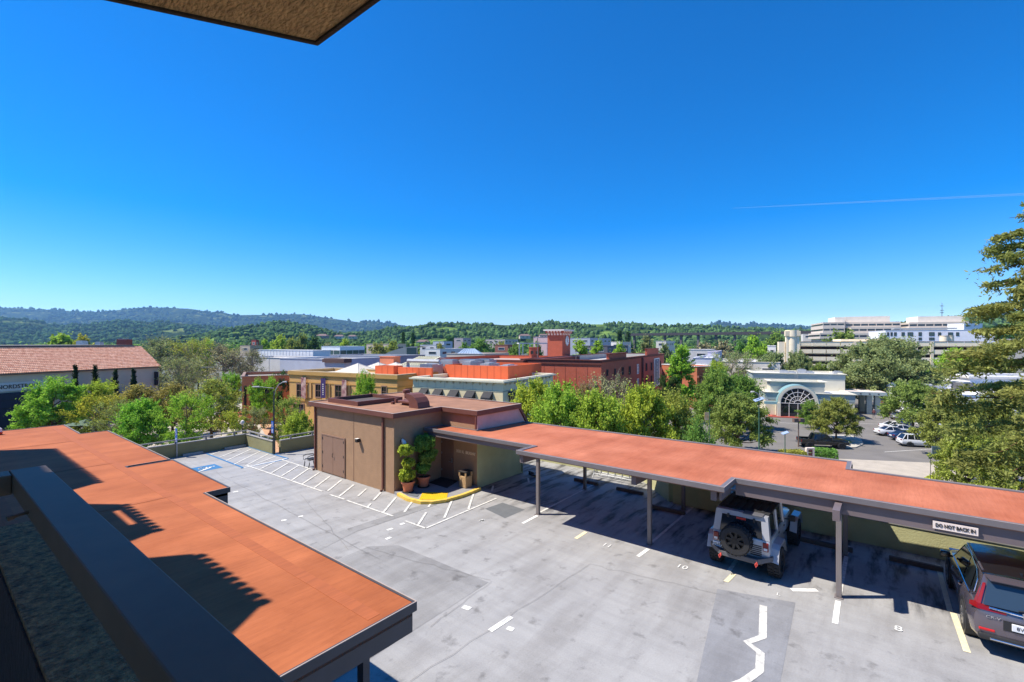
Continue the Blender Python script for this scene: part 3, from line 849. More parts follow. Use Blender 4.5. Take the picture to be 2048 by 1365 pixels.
# ================================================================== THE APARTMENT BUILDING THE PICTURE IS TAKEN FROM
ab = thing('apartment_building', 'stucco apartment block with overhanging slab at the top left corner', 'building', (-1.2, 10, STREET))
mb = MB(); mb.box(-9, -1.5, 3.6, 33, STREET + .01, 10.9); mb.build('wall', M['brown_stucco'], ab)
sof = [(1.41, 2.52), (0.68, 2.945), (-1.6, 4.26), (-1.6, -4), (1.41, -4)]
mb = MB(); mb.prism(sof, 8.7, 9.0); mb.build('balcony_slab', M['stucco_soffit'], ab)
mb = MB(); mb.strip(sof[::-1] if False else [sof[i] for i in (4, 0, 1, 2, 3)], 8.688, 9.02, out=0.025, th=-0.003, skip=(3, 4)); mb.build('slab_edge', M['stucco_dark'], ab)
def eave(y0, y1, xf, back0, back1, hole=None):
    poly = [(xf, y0), (xf, y1), (-1.6, back1), (-1.6, back0)]
    mb = MB()
    if hole:
        hx0, hx1, hy0, hy1 = hole
        mb.prism([(xf, y0), (xf, hy0), (-1.6, hy0), (-1.6, back0)], 10.98, 11.06)
        mb.prism([(xf, hy1), (xf, y1), (-1.6, back1), (-1.6, hy1)], 10.98, 11.06)
        mb.prism([(xf, hy0 + .001), (xf, hy1 - .001), (hx1, hy1 - .001), (hx1, hy0 + .001)], 10.98, 11.06)
        mb.prism([(hx0, hy0 + .001), (hx0, hy1 - .001), (-1.6, hy1 - .001), (-1.6, hy0 + .001)], 10.98, 11.06)
    else:
        mb.prism(poly, 10.98, 11.06)
    p = mb.build('eave', M['terracotta'], ab)
    me = MB(); me.tube([(-.06, 0, 0), (.09, 0, -.02)], .118, 8); tm = me.build('tile', M['terracotta'], mesh_only=True)
    n = int((y1 - y0) / .27)
    for k in range(n):
        put('tile', tm, p, (xf - .02, y0 + .12 + k * (y1 - y0) / n, 11.14))
eave(12.15, 15.1, .02, 10.95, 16.4)
eave(17.0, 19.9, -.08, 16.4, 21.9, (-.33, -.19, 17.9, 19.35))
eave(22.75, 30.2, .0, 21.9, 31.6)
# balcony parapet with the stucco ledge, and the railing on it
mb = MB(); mb.box(.19, .335, -2.2, 2.83, 4.9, 6.25); mb.build('balcony_parapet', M['stucco_ledge'], ab)
mb = MB(); mb.box(.184, .189, -2.2, 2.83, 4.9, 6.235); mb.build('parapet_shade_face', M['stucco_dark'], ab)  # thin dark sheet: shade on the parapet's inner face put into the colour
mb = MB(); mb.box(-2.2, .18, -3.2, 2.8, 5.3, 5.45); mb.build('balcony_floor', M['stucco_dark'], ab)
rg = thing('balcony_railing', 'dark metal balcony railing with flat top across the lower left', 'railing', (.3, 1, 6.25))
mb = MB(); mb.box(.24, .345, -1.4, 2.7, 6.425, 6.5, b=.004); mb.build('top_rail', M['rail_metal'], rg)
mb = MB(); mb.box(-1.3, .239, 2.595, 2.7, 6.425, 6.4995, b=.004); mb.build('end_rail', M['rail_metal'], rg)
for y in (.62, 2.2):
    mb = MB(); mb.tube([(.245, y, 6.448), (.205, y - .012, 6.444)], .0055, 8); mb.tube([(.205, y - .012, 6.444), (.19, y - .015, 6.442)], .008, 8); mb.build('bolt', M['rail_metal'], rg)
for y in (.42, -1.1):
    mb = MB(); mb.box(.262, .30, y - .02, y + .02, 6.252, 6.424); mb.build('baluster', M['rail_metal'], rg)
# ================================================================== VEHICLES
def paint(name, col, metal=0.3, rough=0.25):
    return mat(name, col, rough, metal=metal, var=0.0, coat=0.6)
M['paint_white_car'] = paint('car_white', (0.72, 0.73, 0.75), 0.0)
M['paint_silver'] = paint('car_silver', srgb(176, 178, 184), 0.5, 0.3)
M['paint_blue_car'] = paint('car_blue', (0.02, 0.05, 0.14), 0.3)
M['paint_black_car'] = paint('car_black', (0.012, 0.012, 0.014), 0.1)
M['paint_grey_car'] = paint('car_grey', (0.22, 0.23, 0.25), 0.4)
M['paint_plum'] = paint('car_plum_grey', srgb(112, 104, 112), 0.55, 0.26)
M['paint_jeep'] = paint('offroad_silver', srgb(178, 180, 186), 0.25, 0.34)
dm('tyre', (0.022, 0.022, 0.024), 0.85, var=0.2, scale=20)
dm('rim_dark', (0.03, 0.031, 0.034), 0.4, metal=0.6, var=0.1)
dm('rim_grey', (0.3, 0.3, 0.31), 0.35, metal=0.7, var=0.1)
dm('trim_black', (0.02, 0.02, 0.022), 0.55, var=0.1)
dm('bumper_grey', srgb(92, 92, 96), 0.5, var=0.1)
dm('tail_red', (0.20, 0.006, 0.008), 0.15, var=0.0)
dm('tail_bright', (0.55, 0.02, 0.02), 0.2, var=0.0)
dm('lamp_clear', (0.7, 0.72, 0.74), 0.1, var=0.0)
dm('plate_white', srgb(226, 228, 232), 0.5, var=0.05)
dm('chrome', (0.7, 0.7, 0.72), 0.15, metal=1.0, var=0.0)
dm('soft_top', (0.016, 0.016, 0.017), 0.8, var=0.25, scale=8, bump=0.3)
dm('hook_red', srgb(190, 70, 60), 0.5, var=0.05)

def wheel(parent, x, y, r, wd, side, rim_m, spokes=6, tread=False):
    t = MB()
    pr = [(r * .62, -wd / 2), (r * .93, -wd / 2), (r, -wd * .36), (r, wd * .36), (r * .93, wd / 2), (r * .62, wd / 2)]
    n = 26
    v, f = [], []
    for rr, yy in pr:
        for k in range(n):
            a = 2 * math.pi * k / n
            v.append((x + rr * math.cos(a), y + yy, r + rr * math.sin(a)))
    for i in range(len(pr)):
        j = (i + 1) % len(pr)
        for k in range(n): f.append((i * n + k, i * n + (k + 1) % n, j * n + (k + 1) % n, j * n + k))
    t.add(v, f)
    if tread:
        for k in range(n):
            for q in (-1, 1):
                a = 2 * math.pi * (k + .25 * q) / n; da = math.pi / n * .62
                b0, b1 = (wd * .06, wd * .47) if q > 0 else (-wd * .47, -wd * .06)
                vv = []
                for rr in (r - .004, r + .016):
                    for aa in (a - da, a + da):
                        for yy in (b0, b1): vv.append((x + rr * math.cos(aa), y + yy, r + rr * math.sin(aa)))
                t.add(vv, [(4, 5, 7, 6), (0, 1, 5, 4), (2, 6, 7, 3), (0, 4, 6, 2), (1, 3, 7, 5)])
    wl = t.build('wheel', M['tyre'], parent, smooth=True)
    t = MB()
    yo = y + side * wd * .40
    yi = y + side * wd * .16
    for (ra, rb, ya, yb) in ((r * .64, r * .56, yo, yi),):
        v, f = [], []
        for rr, yy in ((r * .66, yo + side * .012), (r * .57, yo + side * .012), (r * .55, yi)):
            for k in range(n): v.append((x + rr * math.cos(2 * math.pi * k / n), yy, r + rr * math.sin(2 * math.pi * k / n)))
        for i in range(2):
            for k in range(n): f.append((i * n + k, i * n + (k + 1) % n, (i + 1) * n + (k + 1) % n, (i + 1) * n + k))
        t.add(v, f); t.add(v[2 * n:], [tuple(range(n))])
    for k in range(spokes):
        a = 2 * math.pi * k / spokes + .2
        e = Vector((math.cos(a), 0, math.sin(a))); p = Vector((-math.sin(a), 0, math.cos(a)))
        c0 = Vector((x, yi + side * .03, r))
        q = []
        for yy in (0, side * .05):
            for kk, ww in ((r * .12, r * .10), (r * .58, r * .07)):
                for s_ in (-1, 1): q.append(c0 + e * kk + p * ww * s_ + Vector((0, yy, 0)))
        t.add(q, [(4, 5, 7, 6), (0, 1, 5, 4), (2, 6, 7, 3), (0, 4, 6, 2), (1, 3, 7, 5)])
    t.tube([(x, yi, r), (x, yi + side * .085, r)], r * .15, 10)
    t.build('rim', rim_m, wl)
    return wl

def loft_body(t, st, m=0):
    """closed body lofted through stations (x, z_low, z_belt, half width)"""
    rings = []
    for x, zl, zb, w in st:
        h = zb - zl
        half = [(0.0, zl), (w * .86, zl), (w * .975, zl + h * .16), (w, zl + h * .50), (w * .985, zl + h * .80), (w * .93, zl + h * .965), (w * .80, zb + .015), (0.0, zb + .03)]
        rings.append([(x, -a, b) for a, b in half] + [(x, a, b) for a, b in half[-2:0:-1]])
    n = len(rings[0])
    v = [p for g in rings for p in g]
    f = []
    for i in range(len(rings) - 1):
        for k in range(n): f.append((i * n + k, i * n + (k + 1) % n, (i + 1) * n + (k + 1) % n, (i + 1) * n + k))
    f.append(tuple(range(n))[::-1]); f.append(tuple((len(rings) - 1) * n + k for k in range(n)))
    t.add(v, f, m)
    return t
def bar(t, a, b, w, m=0):
    return t.tube([a, b], w, 5, m)

def car(name, label, spec, pm, loc, rz, group=None, rim='rim_dark', detail=True):
    """a car built nose towards +X; spec holds its stations and greenhouse"""
    r_ = thing(name, label, spec.get('cat', 'car'), (0, 0, 0), 0, group)
    t = MB(); loft_body(t, spec['st']); body = t.build('body', M[pm], r_, smooth=True)
    xA, xB, xC, xD = spec['gh']; zb, zr = spec['belt'], spec['roof']; wb, wt = spec['wb'], spec['wt']
    xm = (xB + xC) / 2
    v = []
    for s_ in (-1, 1):
        v += [(xA, s_ * wb, zb - .03), (xB, s_ * wt, zr - .03), (xm, s_ * wt * 1.02, zr), (xC, s_ * wt, zr - .05), (xD, s_ * wb, zb), (xm, s_ * wb * 1.02, zb - .02)]
    t = MB(); t.add(v, [(0, 1, 2, 5), (5, 2, 3, 4), (6, 11, 8, 7), (11, 10, 9, 8), (0, 6, 7, 1), (3, 9, 10, 4), (1, 7, 8, 2), (2, 8, 9, 3)])
    t.build('windows', M['glass_dark'], r_)
    t = MB(); e = .02
    n = 5
    top = []
    for i in range(n + 1):
        k = i / n; x = xB + (xC - xB) * k; z = zr + .018 - .03 * (1 - math.sin(math.pi * min(max(k, .12), .9)))
        top.append([(x, wt * q * 1.03, z + .035 * (1 - q * q)) for q in (-1, -.6, 0, .6, 1)])
    v = [p for g in top for p in g]
    t.add(v, [(i * 5 + k, i * 5 + k + 1, (i + 1) * 5 + k + 1, (i + 1) * 5 + k) for i in range(n) for k in range(4)])
    t.build('roof', M[pm], r_, smooth=True)
    t = MB()
    for s_ in (-1, 1):
        bar(t, (xA + .03, s_ * wb, zb - .02), (xB, s_ * wt * 1.01, zr - .01), .035)
        bar(t, (xD, s_ * wb, zb), (xC, s_ * wt * 1.01, zr - .03), .05)
        bar(t, (xm + .02, s_ * wb * 1.02, zb), (xm, s_ * wt * 1.03, zr), .03)
        if spec.get('dpillar'): bar(t, (xD + .55, s_ * wb * 1.01, zb), (xC + .25, s_ * wt * 1.02, zr - .03), .045)
    t.build('pillars', M[pm], r_)
    wh = spec['wheels']; rr = spec['r']; hw = spec['hw']
    for x in wh:
        for s_ in (-1, 1):
            t = MB(); t.tube([(x, s_ * (hw - .20), rr), (x, s_ * (hw + .006), rr)], rr * 1.17, 22); t.build('wheel_arch', M['trim_black'], r_)
            wheel(r_, x, s_ * (hw - .10), rr, .23, s_, M[rim], 6)
    xf, xr = spec['st'][-1][0], spec['st'][0][0]
    for s_ in (-1, 1):
        t = MB(); t.box(xf - .20, xf - .01, s_ * hw * .62 - .17, s_ * hw * .62 + .17, spec['lz'], spec['lz'] + .13, b=.02); t.build('headlight', M['lamp_clear'], r_)
        t = MB(); t.box(xr - .015, xr + .16, s_ * hw * .72 - .16, s_ * hw * .72 + .16, spec['tz'], spec['tz'] + .16, b=.02); t.build('taillight', M['tail_red'], r_)
        t = MB(); t.tube([(xA - .25, s_ * (hw - .04), zb + .02), (xA - .25, s_ * (hw + .06), zb + .05)], .02, 6); t.box(xA - .3, xA - .16, s_ * (hw + .11) - .08, s_ * (hw + .11) + .08, zb + .02, zb + .15, b=.02); t.build('mirror', M[pm], r_)
    t = MB(); t.box(xr - .022, xr, -.26, .26, spec['tz'] - .12, spec['tz'] + .04); t.build('number_plate', M['plate_white'], r_)
    t = MB(); t.box(xr - .03, xr + .3, -hw * .8, hw * .8, .30, .47, b=.03); t.box(xf - .3, xf + .03, -hw * .8, hw * .8, .26, .45, b=.03); t.build('bumper', M['trim_black'], r_)
    r_.location = loc; r_.rotation_euler = (0, 0, rz)
    return r_
SUV = dict(st=[(-2.29, .42, .92, .78), (-2.2, .34, 1.03, .88), (-1.4, .27, 1.05, .925), (0, .25, 1.02, .925), (.9, .25, 1.0, .925), (1.5, .27, .97, .91), (2.0, .32, .88, .86), (2.27, .42, .72, .72)],
           gh=(1.0, .22, -1.72, -2.12), belt=1.04, roof=1.66, wb=.83, wt=.64, wheels=(1.36, -1.3), r=.36, hw=.915, lz=.66, tz=.86, dpillar=True)
SEDAN = dict(st=[(-2.38, .42, .88, .74), (-2.25, .34, .98, .85), (-1.4, .26, .98, .905), (0, .23, .93, .905), (.9, .23, .92, .905), (1.6, .26, .86, .88), (2.1, .3, .76, .82), (2.38, .4, .62, .68)],
             gh=(.98, .12, -.95, -1.75), belt=.95, roof=1.44, wb=.79, wt=.58, wheels=(1.42, -1.36), r=.33, hw=.895, lz=.56, tz=.74)

# ---- the silver off-road car with the spare wheel, rear towards the camera
def offroad():
    r_ = thing('off_road_car', 'silver off-road car with rear spare wheel and black roof under the carport', 'car')
    hw = .80
    t = MB(); t.box(-.68, 1.55, -hw, hw, .62, 1.22, b=.05); t.box(1.551, 2.95, -hw * .9, hw * .9, .66, 1.20, b=.06); t.build('body', M['paint_jeep'], r_, smooth=True)
    t = MB(); t.box(2.952, 3.10, -.62, .62, .62, 1.18, b=.03); t.build('grille', M['paint_jeep'], r_)
    # hardtop: rear frame, side panels
    zt = 1.86
    t = MB()
    for s_ in (-1, 1):
        t.add([(-.67, s_ * .79, 1.221), (-.67, s_ * .60, 1.221), (-.58, s_ * .53, zt), (-.58, s_ * .72, zt), (-.45, s_ * .79, 1.221), (-.45, s_ * .60, 1.221), (-.42, s_ * .53, zt), (-.42, s_ * .72, zt)],
              [(0, 1, 2, 3), (4, 7, 6, 5), (0, 3, 7, 4), (1, 5, 6, 2), (3, 2, 6, 7)])
    t.add([(-.60, -.735, zt - .12), (-.60, .735, zt - .12), (-.57, .715, zt + .012), (-.57, -.715, zt + .012), (-.40, -.735, zt - .12), (-.40, .735, zt - .12), (-.38, .715, zt + .012), (-.38, -.715, zt + .012)],
          [(0, 1, 2, 3), (4, 7, 6, 5), (3, 2, 6, 7), (0, 3, 7, 4), (1, 5, 6, 2)])
    for s_ in (-1, 1):
        t.add([(-.44, s_ * .785, 1.221), (1.5, s_ * .785, 1.221), (1.5, s_ * .785, 1.26), (-.44, s_ * .785, 1.26), (-.44, s_ * .755, 1.221), (1.5, s_ * .755, 1.221), (1.5, s_ * .755, 1.26), (-.44, s_ * .755, 1.26)],
              [(0, 1, 2, 3), (4, 7, 6, 5), (3, 2, 6, 7)])
        for xa in (.42, 1.32):
            bar(t, (xa, s_ * .775, 1.23), (xa + (.0 if xa < 1 else -.02), s_ * .715, zt), .04)
    t.build('hardtop', M['paint_jeep'], r_)
    t = MB()
    for s_ in (-1, 1):
        t.add([(-.44, s_ * .765, 1.25), (1.42, s_ * .765, 1.25), (1.3, s_ * .70, zt), (-.42, s_ * .70, zt)], [(0, 1, 2, 3)])
    t.add([(-.645, -.61, 1.24), (-.645, .61, 1.24), (-.595, .545, zt - .11), (-.595, -.545, zt - .11)], [(0, 1, 2, 3)])
    t.add([(1.62, -.72, 1.22), (1.62, .72, 1.22), (1.36, .66, zt), (1.36, -.66, zt)], [(0, 1, 2, 3)])
    t.build('windows', M['glass_dark'], r_)
    t = MB(); t.box(-.36, 1.40, -.72, .72, zt - .01, zt + .05, b=.025); rf = t.build('roof', M['soft_top'], r_, smooth=True)
    me = MB(); me.box(-.34, .34, -.045, .045, -.012, .014, b=.011); rib = me.build('roof_rib', M['soft_top'], mesh_only=True)
    for y in (-.52, -.31, -.10, .11, .32, .52):
        put('roof_rib', rib, rf, (.08, y, zt + .056)); put('roof_rib', rib, rf, (1.0, y, zt + .056))
    t = MB(); t.box(-.66, -.34, -.60, -.05, zt + .014, zt + .04, b=.012); t.build('roof_pad', M['bumper_grey'], r_)
    # flared arches, wheels
    for x in (0.0, 2.95):
        for s_ in (-1, 1):
            t = MB()
            pts = [(x - .60, .62), (x - .46, .98), (x - .30, 1.09), (x + .30, 1.09), (x + .48, .96), (x + .62, .62)]
            v = [(a, s_ * .79, b) for a, b in pts] + [(a, s_ * 1.0, b - .03) for a, b in pts] + [(a, s_ * 1.0, b - .10) for a, b in pts]
            n = len(pts)
            t.add(v, [(i, i + 1, n + i + 1, n + i) for i in range(n - 1)] + [(n + i, n + i + 1, 2 * n + i + 1, 2 * n + i) for i in range(n - 1)])
            t.build('wheel_arch', M['paint_jeep'], r_)
            wheel(r_, x, s_ * .83, .44, .32, s_, M['rim_dark'], 8, True)
    # spare wheel on the tailgate
    sp_ = MB(); sp_.box(-.80, -.685, -.14, .14, .98, 1.24, b=.01); sp_.build('spare_carrier', M['trim_black'], r_)
    holder = bpy.data.objects.new('spare_wheel', None)
    t = MB()
    sw = wheel(r_, 0, 0, .43, .29, 1, M['rim_dark'], 8, True)
    sw.name = 'spare_wheel'
    sw.rotation_euler = (0, 0, R(90)); sw.location = (-.90, .07, .70)
    bpy.data.objects.remove(holder)
    # tail lamps, plate, bumper, hooks, lights on the tail
    for s_ in (-1, 1):
        t = MB(); t.box(-.735, -.682, s_ * .69 - .075, s_ * .69 + .075, .92, 1.17, b=.015); tl = t.build('taillight', M['tail_red'], r_)
        t = MB(); t.box(-.742, -.736, s_ * .69 - .05, s_ * .69 + .05, .95, 1.02); t.build('reversing_lamp', M['lamp_clear'], tl)
    t = MB(); t.box(-.72, -.683, .50, .79, .72, .87, b=.006); pl = t.build('number_plate', M['plate_white'], r_)
    tx = text_part('7WLE598', .105, M['text_dark'], pl, (-.723, .645, .795), face_rot(Vector((0, -1, 0))), 'plate_number', .004)
    t = MB(); t.box(-.90, -.70, -.52, .52, .55, .70, b=.02)
    for s_ in (-1, 1):
        t.add([(-.90, s_ * .521, .56), (-.90, s_ * .521, .70), (-.70, s_ * .521, .70), (-.70, s_ * .521, .56), (-.66, s_ * .86, .66), (-.66, s_ * .86, .78), (-.50, s_ * .86, .78), (-.50, s_ * .86, .66)],
              [(0, 1, 5, 4), (1, 2, 6, 5), (2, 3, 7, 6), (3, 0, 4, 7), (4, 5, 6, 7)])
    bp = t.build('bumper', M['bumper_grey'], r_)
    for s_ in (-1, 1):
        t = MB(); t.tube([(-.90, s_ * .50, .60), (-.99, s_ * .53, .58), (-1.02, s_ * .50, .52), (-.99, s_ * .47, .58), (-.90, s_ * .50, .62)], .018, 7); t.build('tow_hook', M['hook_red'], r_)
    t = MB(); t.box(-.62, -.585, -.13, .13, zt - .19, zt - .13); t.build('brake_lamp', M['tail_bright'], r_)
    t = MB()
    for y in (-.36, .36): t.box(-.635, -.59, y - .03, y + .03, zt - .20, zt - .08, b=.01)
    t.build('window_hinge', M['trim_black'], r_)
    t = MB()
    for k in range(6): t.box(-.70, -.683, -.58 + k * .0, -.28, .74 + k * .055, .765 + k * .055)
    t.build('tailgate_vent', M['trim_black'], r_)
    for s_ in (-1, 1):
        t = MB(); t.tube([(1.5, s_ * .79, 1.28), (1.5, s_ * .95, 1.30)], .02, 6); t.box(1.46, 1.56, s_ * 1.0 - .09, s_ * 1.0 + .09, 1.24, 1.42, b=.02); t.build('mirror', M['trim_black'], r_)
        t = MB()
        for xa in (.5, 1.28):
            for z in (.85, 1.1): t.box(xa, xa + .1, s_ * .803 - .01, s_ * .803 + .01, z, z + .05)
        t.build('door_hinge', M['trim_black'], r_)
        t = MB(); t.box(3.102, 3.12, s_ * .42 - .1, s_ * .42 + .1, .92, 1.10, b=.015); t.build('headlight', M['lamp_clear'], r_)
    t = MB(); t.box(-.5, 2.9, -.55, .55, .40, .60); t.tube([(0, -.7, .44), (0, .7, .44)], .07, 8); t.tube([(2.95, -.7, .44), (2.95, .7, .44)], .07, 8); t.build('chassis', M['trim_black'], r_)
    r_.location = (16.12, 3.40, 0.0); r_.rotation_euler = (0, 0, R(-1.5))
    return r_
offroad()

# ---- the purple grey crossover at the right edge
def crossover():
    r_ = thing('crossover_car', 'purple grey crossover car parked at the right edge of the picture', 'car')
    st = [(-1.02, .46, .86, .74), (-.97, .36, 1.0, .86), (-.80, .30, 1.06, .905), (-.2, .27, 1.08, .925), (.7, .25, 1.06, .925), (1.8, .25, 1.04, .925), (2.5, .27, 1.0, .915), (3.1, .32, .90, .87), (3.52, .42, .72, .72)]
    t = MB(); loft_body(t, st); t.build('body', M['paint_plum'], r_, smooth=True)
    zb, zr, wb, wt = 1.07, 1.68, .84, .66
    xA, xB, xC, xD = 2.25, 1.5, -.55, -.92
    # cabin shell in paint, glass set slightly proud
    def side(x, k, s_): return (x, s_ * (wb + (wt - wb) * k), zb + (zr - zb) * k)
    t = MB()
    v = []
    for s_ in (-1, 1):
        v += [(xA, s_ * wb, zb - .06), (xB, s_ * wt, zr - .02), (.5, s_ * wt * 1.02, zr + .02), (xC, s_ * wt * .98, zr - .04), (xD, s_ * wb * .97, zb - .02), (.5, s_ * wb * 1.02, zb - .04)]
    t.add(v, [(0, 1, 2, 5), (5, 2, 3, 4), (6, 11, 8, 7), (11, 10, 9, 8), (3, 9, 10, 4)])
    t.build('cabin', M['paint_plum'], r_)
    t = MB()
    n = 6; g = []
    for i in range(n + 1):
        k = i / n; x = xB + (xC - xB) * k; z = zr + .025 - .045 * (1 - math.sin(math.pi * min(max(k * .9 + .1, .12), .88)))
        g.append([(x, wt * q * 1.02, z + .045 * (1 - q * q)) for q in (-1, -.75, -.4, 0, .4, .75, 1)])
    t.add([p for q in g for p in q], [(i * 7 + k, i * 7 + k + 1, (i + 1) * 7 + k + 1, (i + 1) * 7 + k) for i in range(n) for k in range(6)])
    t.build('roof', M['paint_black_car'], r_, smooth=True)
    t = MB()                                                          # roof rails in sky blue reflection come from the gloss of the paint
    for s_ in (-1, 1): t.tube([(xB - .1, s_ * wt * .96, zr + .02), (.5, s_ * wt * .99, zr + .06), (xC + .15, s_ * wt * .95, zr + .0)], .022, 6)
    t.build('roof_rail', M['paint_plum'], r_, smooth=True)
    for s_ in (-1, 1):
        t = MB()
        def sp(x, k): 
            y = s_ * (wb * (1.02) + (wt * 1.02 - wb * 1.02) * k + .008); return (x, y, zb + .0 + (zr - zb) * k)
        t.add([sp(2.0, .03), sp(1.48, .86), sp(.62, .92), sp(.62, .03)], [(0, 1, 2, 3)])
        t.add([sp(.54, .03), sp(.54, .92), sp(-.12, .86), sp(-.28, .08)], [(0, 1, 2, 3)])
        t.add([sp(-.36, .12), sp(-.2, .84), sp(-.42, .70), sp(-.62, .30)], [(0, 1, 2, 3)])
        t.build('side_window', M['glass_dark'], r_)
        t = MB(); q = [sp(2.05, .0), sp(1.5, .90), sp(.58, .965), sp(-.2, .90), sp(-.5, .70), sp(-.66, .28), sp(-.32, .02), sp(2.05, .0)]
        t.tube(q, .011, 5); t.build('window_trim', M['chrome'], r_)
        t = MB()
        for xx in (1.35, .35): t.tube([(xx, s_ * .925, .93), (xx + .1, s_ * .965, .95), (xx + .25, s_ * .925, .94)], .018, 6)
        t.build('door_handle', M['paint_plum'], r_)
        t = MB(); t.tube([(1.88, s_ * .90, 1.10), (1.88, s_ * 1.0, 1.12)], .03, 6); t.box(1.80, 1.98, s_ * 1.06 - .11, s_ * 1.06 + .11, 1.06, 1.22, b=.04); t.build('mirror', M['paint_black_car'], r_, smooth=True)
        t = MB(); t.box(.58, .59, s_ * .93 - .004, s_ * .93 + .004, .40, 1.04); t.box(-.34, -.33, s_ * .93 - .004, s_ * .93 + .004, .55, 1.04); t.build('door_gap', M['trim_black'], r_)
        # L shaped tail lamp: upright beside the glass, then along the tailgate
        t = MB(); y0, y1 = s_ * .80, s_ * .905
        t.add([(-.95, s_ * .755, 1.06), (-.91, s_ * .82, 1.06), (-.68, s_ * .665, 1.46), (-.70, s_ * .635, 1.46), (-.86, s_ * .74, 1.06), (-.80, s_ * .85, 1.06), (-.62, s_ * .68, 1.5), (-.62, s_ * .62, 1.5)],
              [(0, 1, 2, 3), (1, 5, 6, 2), (0, 3, 7, 4), (3, 2, 6, 7)])
        t.add([(-1.0, s_ * .34, .99), (-1.0, s_ * .36, 1.06), (-.945, s_ * .80, 1.09), (-.82, s_ * .915, 1.085), (-.84, s_ * .925, 1.0), (-.995, s_ * .80, 1.0),
               (-.93, s_ * .34, .99), (-.90, s_ * .36, 1.06), (-.84, s_ * .80, 1.10)],
              [(0, 1, 2, 5), (2, 3, 4, 5), (1, 7, 8, 2), (2, 8, 3)])
        t.build('taillight', M['tail_red'], r_)
        t = MB(); t.box(-1.045, -1.0, s_ * .66 - .13, s_ * .66 + .13, .56, .61, b=.012); t.build('reflector', M['tail_bright'], r_)
        for x in (0, 2.66):
            t = MB(); t.tube([(x, s_ * .70, .36), (x, s_ * .932, .36)], .435, 24); t.build('wheel_arch', M['trim_black'], r_)
            wheel(r_, x, s_ * .83, .36, .23, s_, M['rim_grey'], 10)
        t = MB(); t.box(3.3, 3.5, s_ * .62 - .2, s_ * .62 + .2, .72, .82, b=.02); t.build('headlight', M['lamp_clear'], r_)
    t = MB(); t.add([(-.945, -.70, 1.10), (-.945, .70, 1.10), (-.655, .585, 1.60), (-.655, -.585, 1.60)], [(0, 1, 2, 3)]); t.build('rear_window', M['glass_blue'], r_)
    t = MB(); t.tube([(-.96, .15, 1.13), (-.91, -.4, 1.19)], .014, 6); t.build('wiper', M['trim_black'], r_)
    t = MB(); t.add([(-.52, -.64, 1.665), (-.52, .64, 1.665), (-.82, .56, 1.625), (-.82, -.56, 1.625), (-.52, -.64, 1.63), (-.52, .64, 1.63), (-.80, .56, 1.60), (-.80, -.56, 1.60)], [(0, 1, 2, 3), (3, 2, 6, 7), (4, 7, 6, 5), (0, 3, 7, 4), (1, 5, 6, 2)])
    t.build('spoiler', M['paint_plum'], r_)
    t = MB(); t.add([(-.25, -.02, 1.735), (-.25, .02, 1.735), (-.42, .015, 1.72), (-.42, -.015, 1.72), (-.42, 0, 1.79)], [(0, 1, 4), (1, 2, 4), (2, 3, 4), (3, 0, 4)]); t.build('aerial', M['paint_black_car'], r_)
    t = MB(); t.tube([(-.985, -.62, 1.075), (-1.0, -.2, 1.06), (-1.005, 0, 1.055), (-1.0, .2, 1.06), (-.985, .62, 1.075)], .022, 6); t.build('chrome_bar', M['chrome'], r_)
    t = MB()
    for (a, b) in (((-.07, .05), (-.05, -.05)), ((.07, .05), (.05, -.05)), ((-.055, .0), (.055, .0)), ((-.10, .07), (.10, .07)), ((-.10, .07), (-.075, -.07)), ((.10, .07), (.075, -.07)), ((-.075, -.07), (.075, -.07))):
        t.tube([(-1.035, a[0], 1.05 + a[1]), (-1.035, b[0], 1.05 + b[1])], .010, 5)
    t.build('emblem', M['chrome'], r_)
    text_part('CR-V', .085, M['chrome'], r_, (-1.034, .56, .885), face_rot(Vector((0, -1, 0))), 'badge', .008, sx=1.25)
    t = MB(); t.box(-1.06, -1.02, -.27, .27, .70, .85, b=.008); t.box(-1.03, -1.0, -.40, .40, .66, .88, m=1); pl = t.build('number_plate', [M['plate_white'], M['trim_black']], r_)
    text_part('8VDE398', .105, M['text_dark'], pl, (-1.064, 0, .775), face_rot(Vector((0, -1, 0))), 'plate_number', .004)
    t = MB(); t.box(-1.07, -.86, -.80, .80, .36, .50, b=.04); t.build('bumper', M['trim_black'], r_, smooth=True)
    t = MB(); t.box(-1.085, -1.02, -.62, .62, .40, .44, b=.015); t.build('bumper_trim', M['chrome'], r_)
    r_.location = (15.95, -2.42, 0); r_.rotation_euler = (0, 0, R(1.5))
crossover()

# ---- cars down in the bank's car park
def at_street(px, py): return P(px, py, STREET + .02)
q = at_street(1836, 893); car('suv', 'white estate style car nearest the street in the bank car park row', SUV, 'paint_white_car', q, R(-68), 'cars in the bank car park')
q = at_street(1822, 882); car('sedan', 'dark blue saloon between the white cars of the bank car park row', SEDAN, 'paint_blue_car', q + Vector((.3, .3, 0)), R(-60), 'cars in the bank car park')
q = at_street(1812, 877); car('sedan', 'white saloon next to the dark blue one in the bank car park row', SEDAN, 'paint_white_car', q + Vector((1.5, 1.5, 0)), R(-60), 'cars in the bank car park')
q = at_street(1806, 868); car('sedan', 'white saloon second from the far end of the bank car park row', SEDAN, 'paint_white_car', q, R(-60), 'cars in the bank car park', 'rim_grey')
q = at_street(1794, 861); car('sedan', 'white saloon at the far end of the bank car park row', SEDAN, 'paint_white_car', q, R(-60), 'cars in the bank car park')
q = at_street(1800, 838); car('sedan', 'grey saloon half under the trees beyond the white row', SEDAN, 'paint_grey_car', q, R(-20), 'cars in the bank car park', 'rim_grey')
q = at_street(1776, 828); car('suv', 'black car parked by the white wall past the grey saloon', SUV, 'paint_black_car', q, R(20), 'cars in the bank car park')
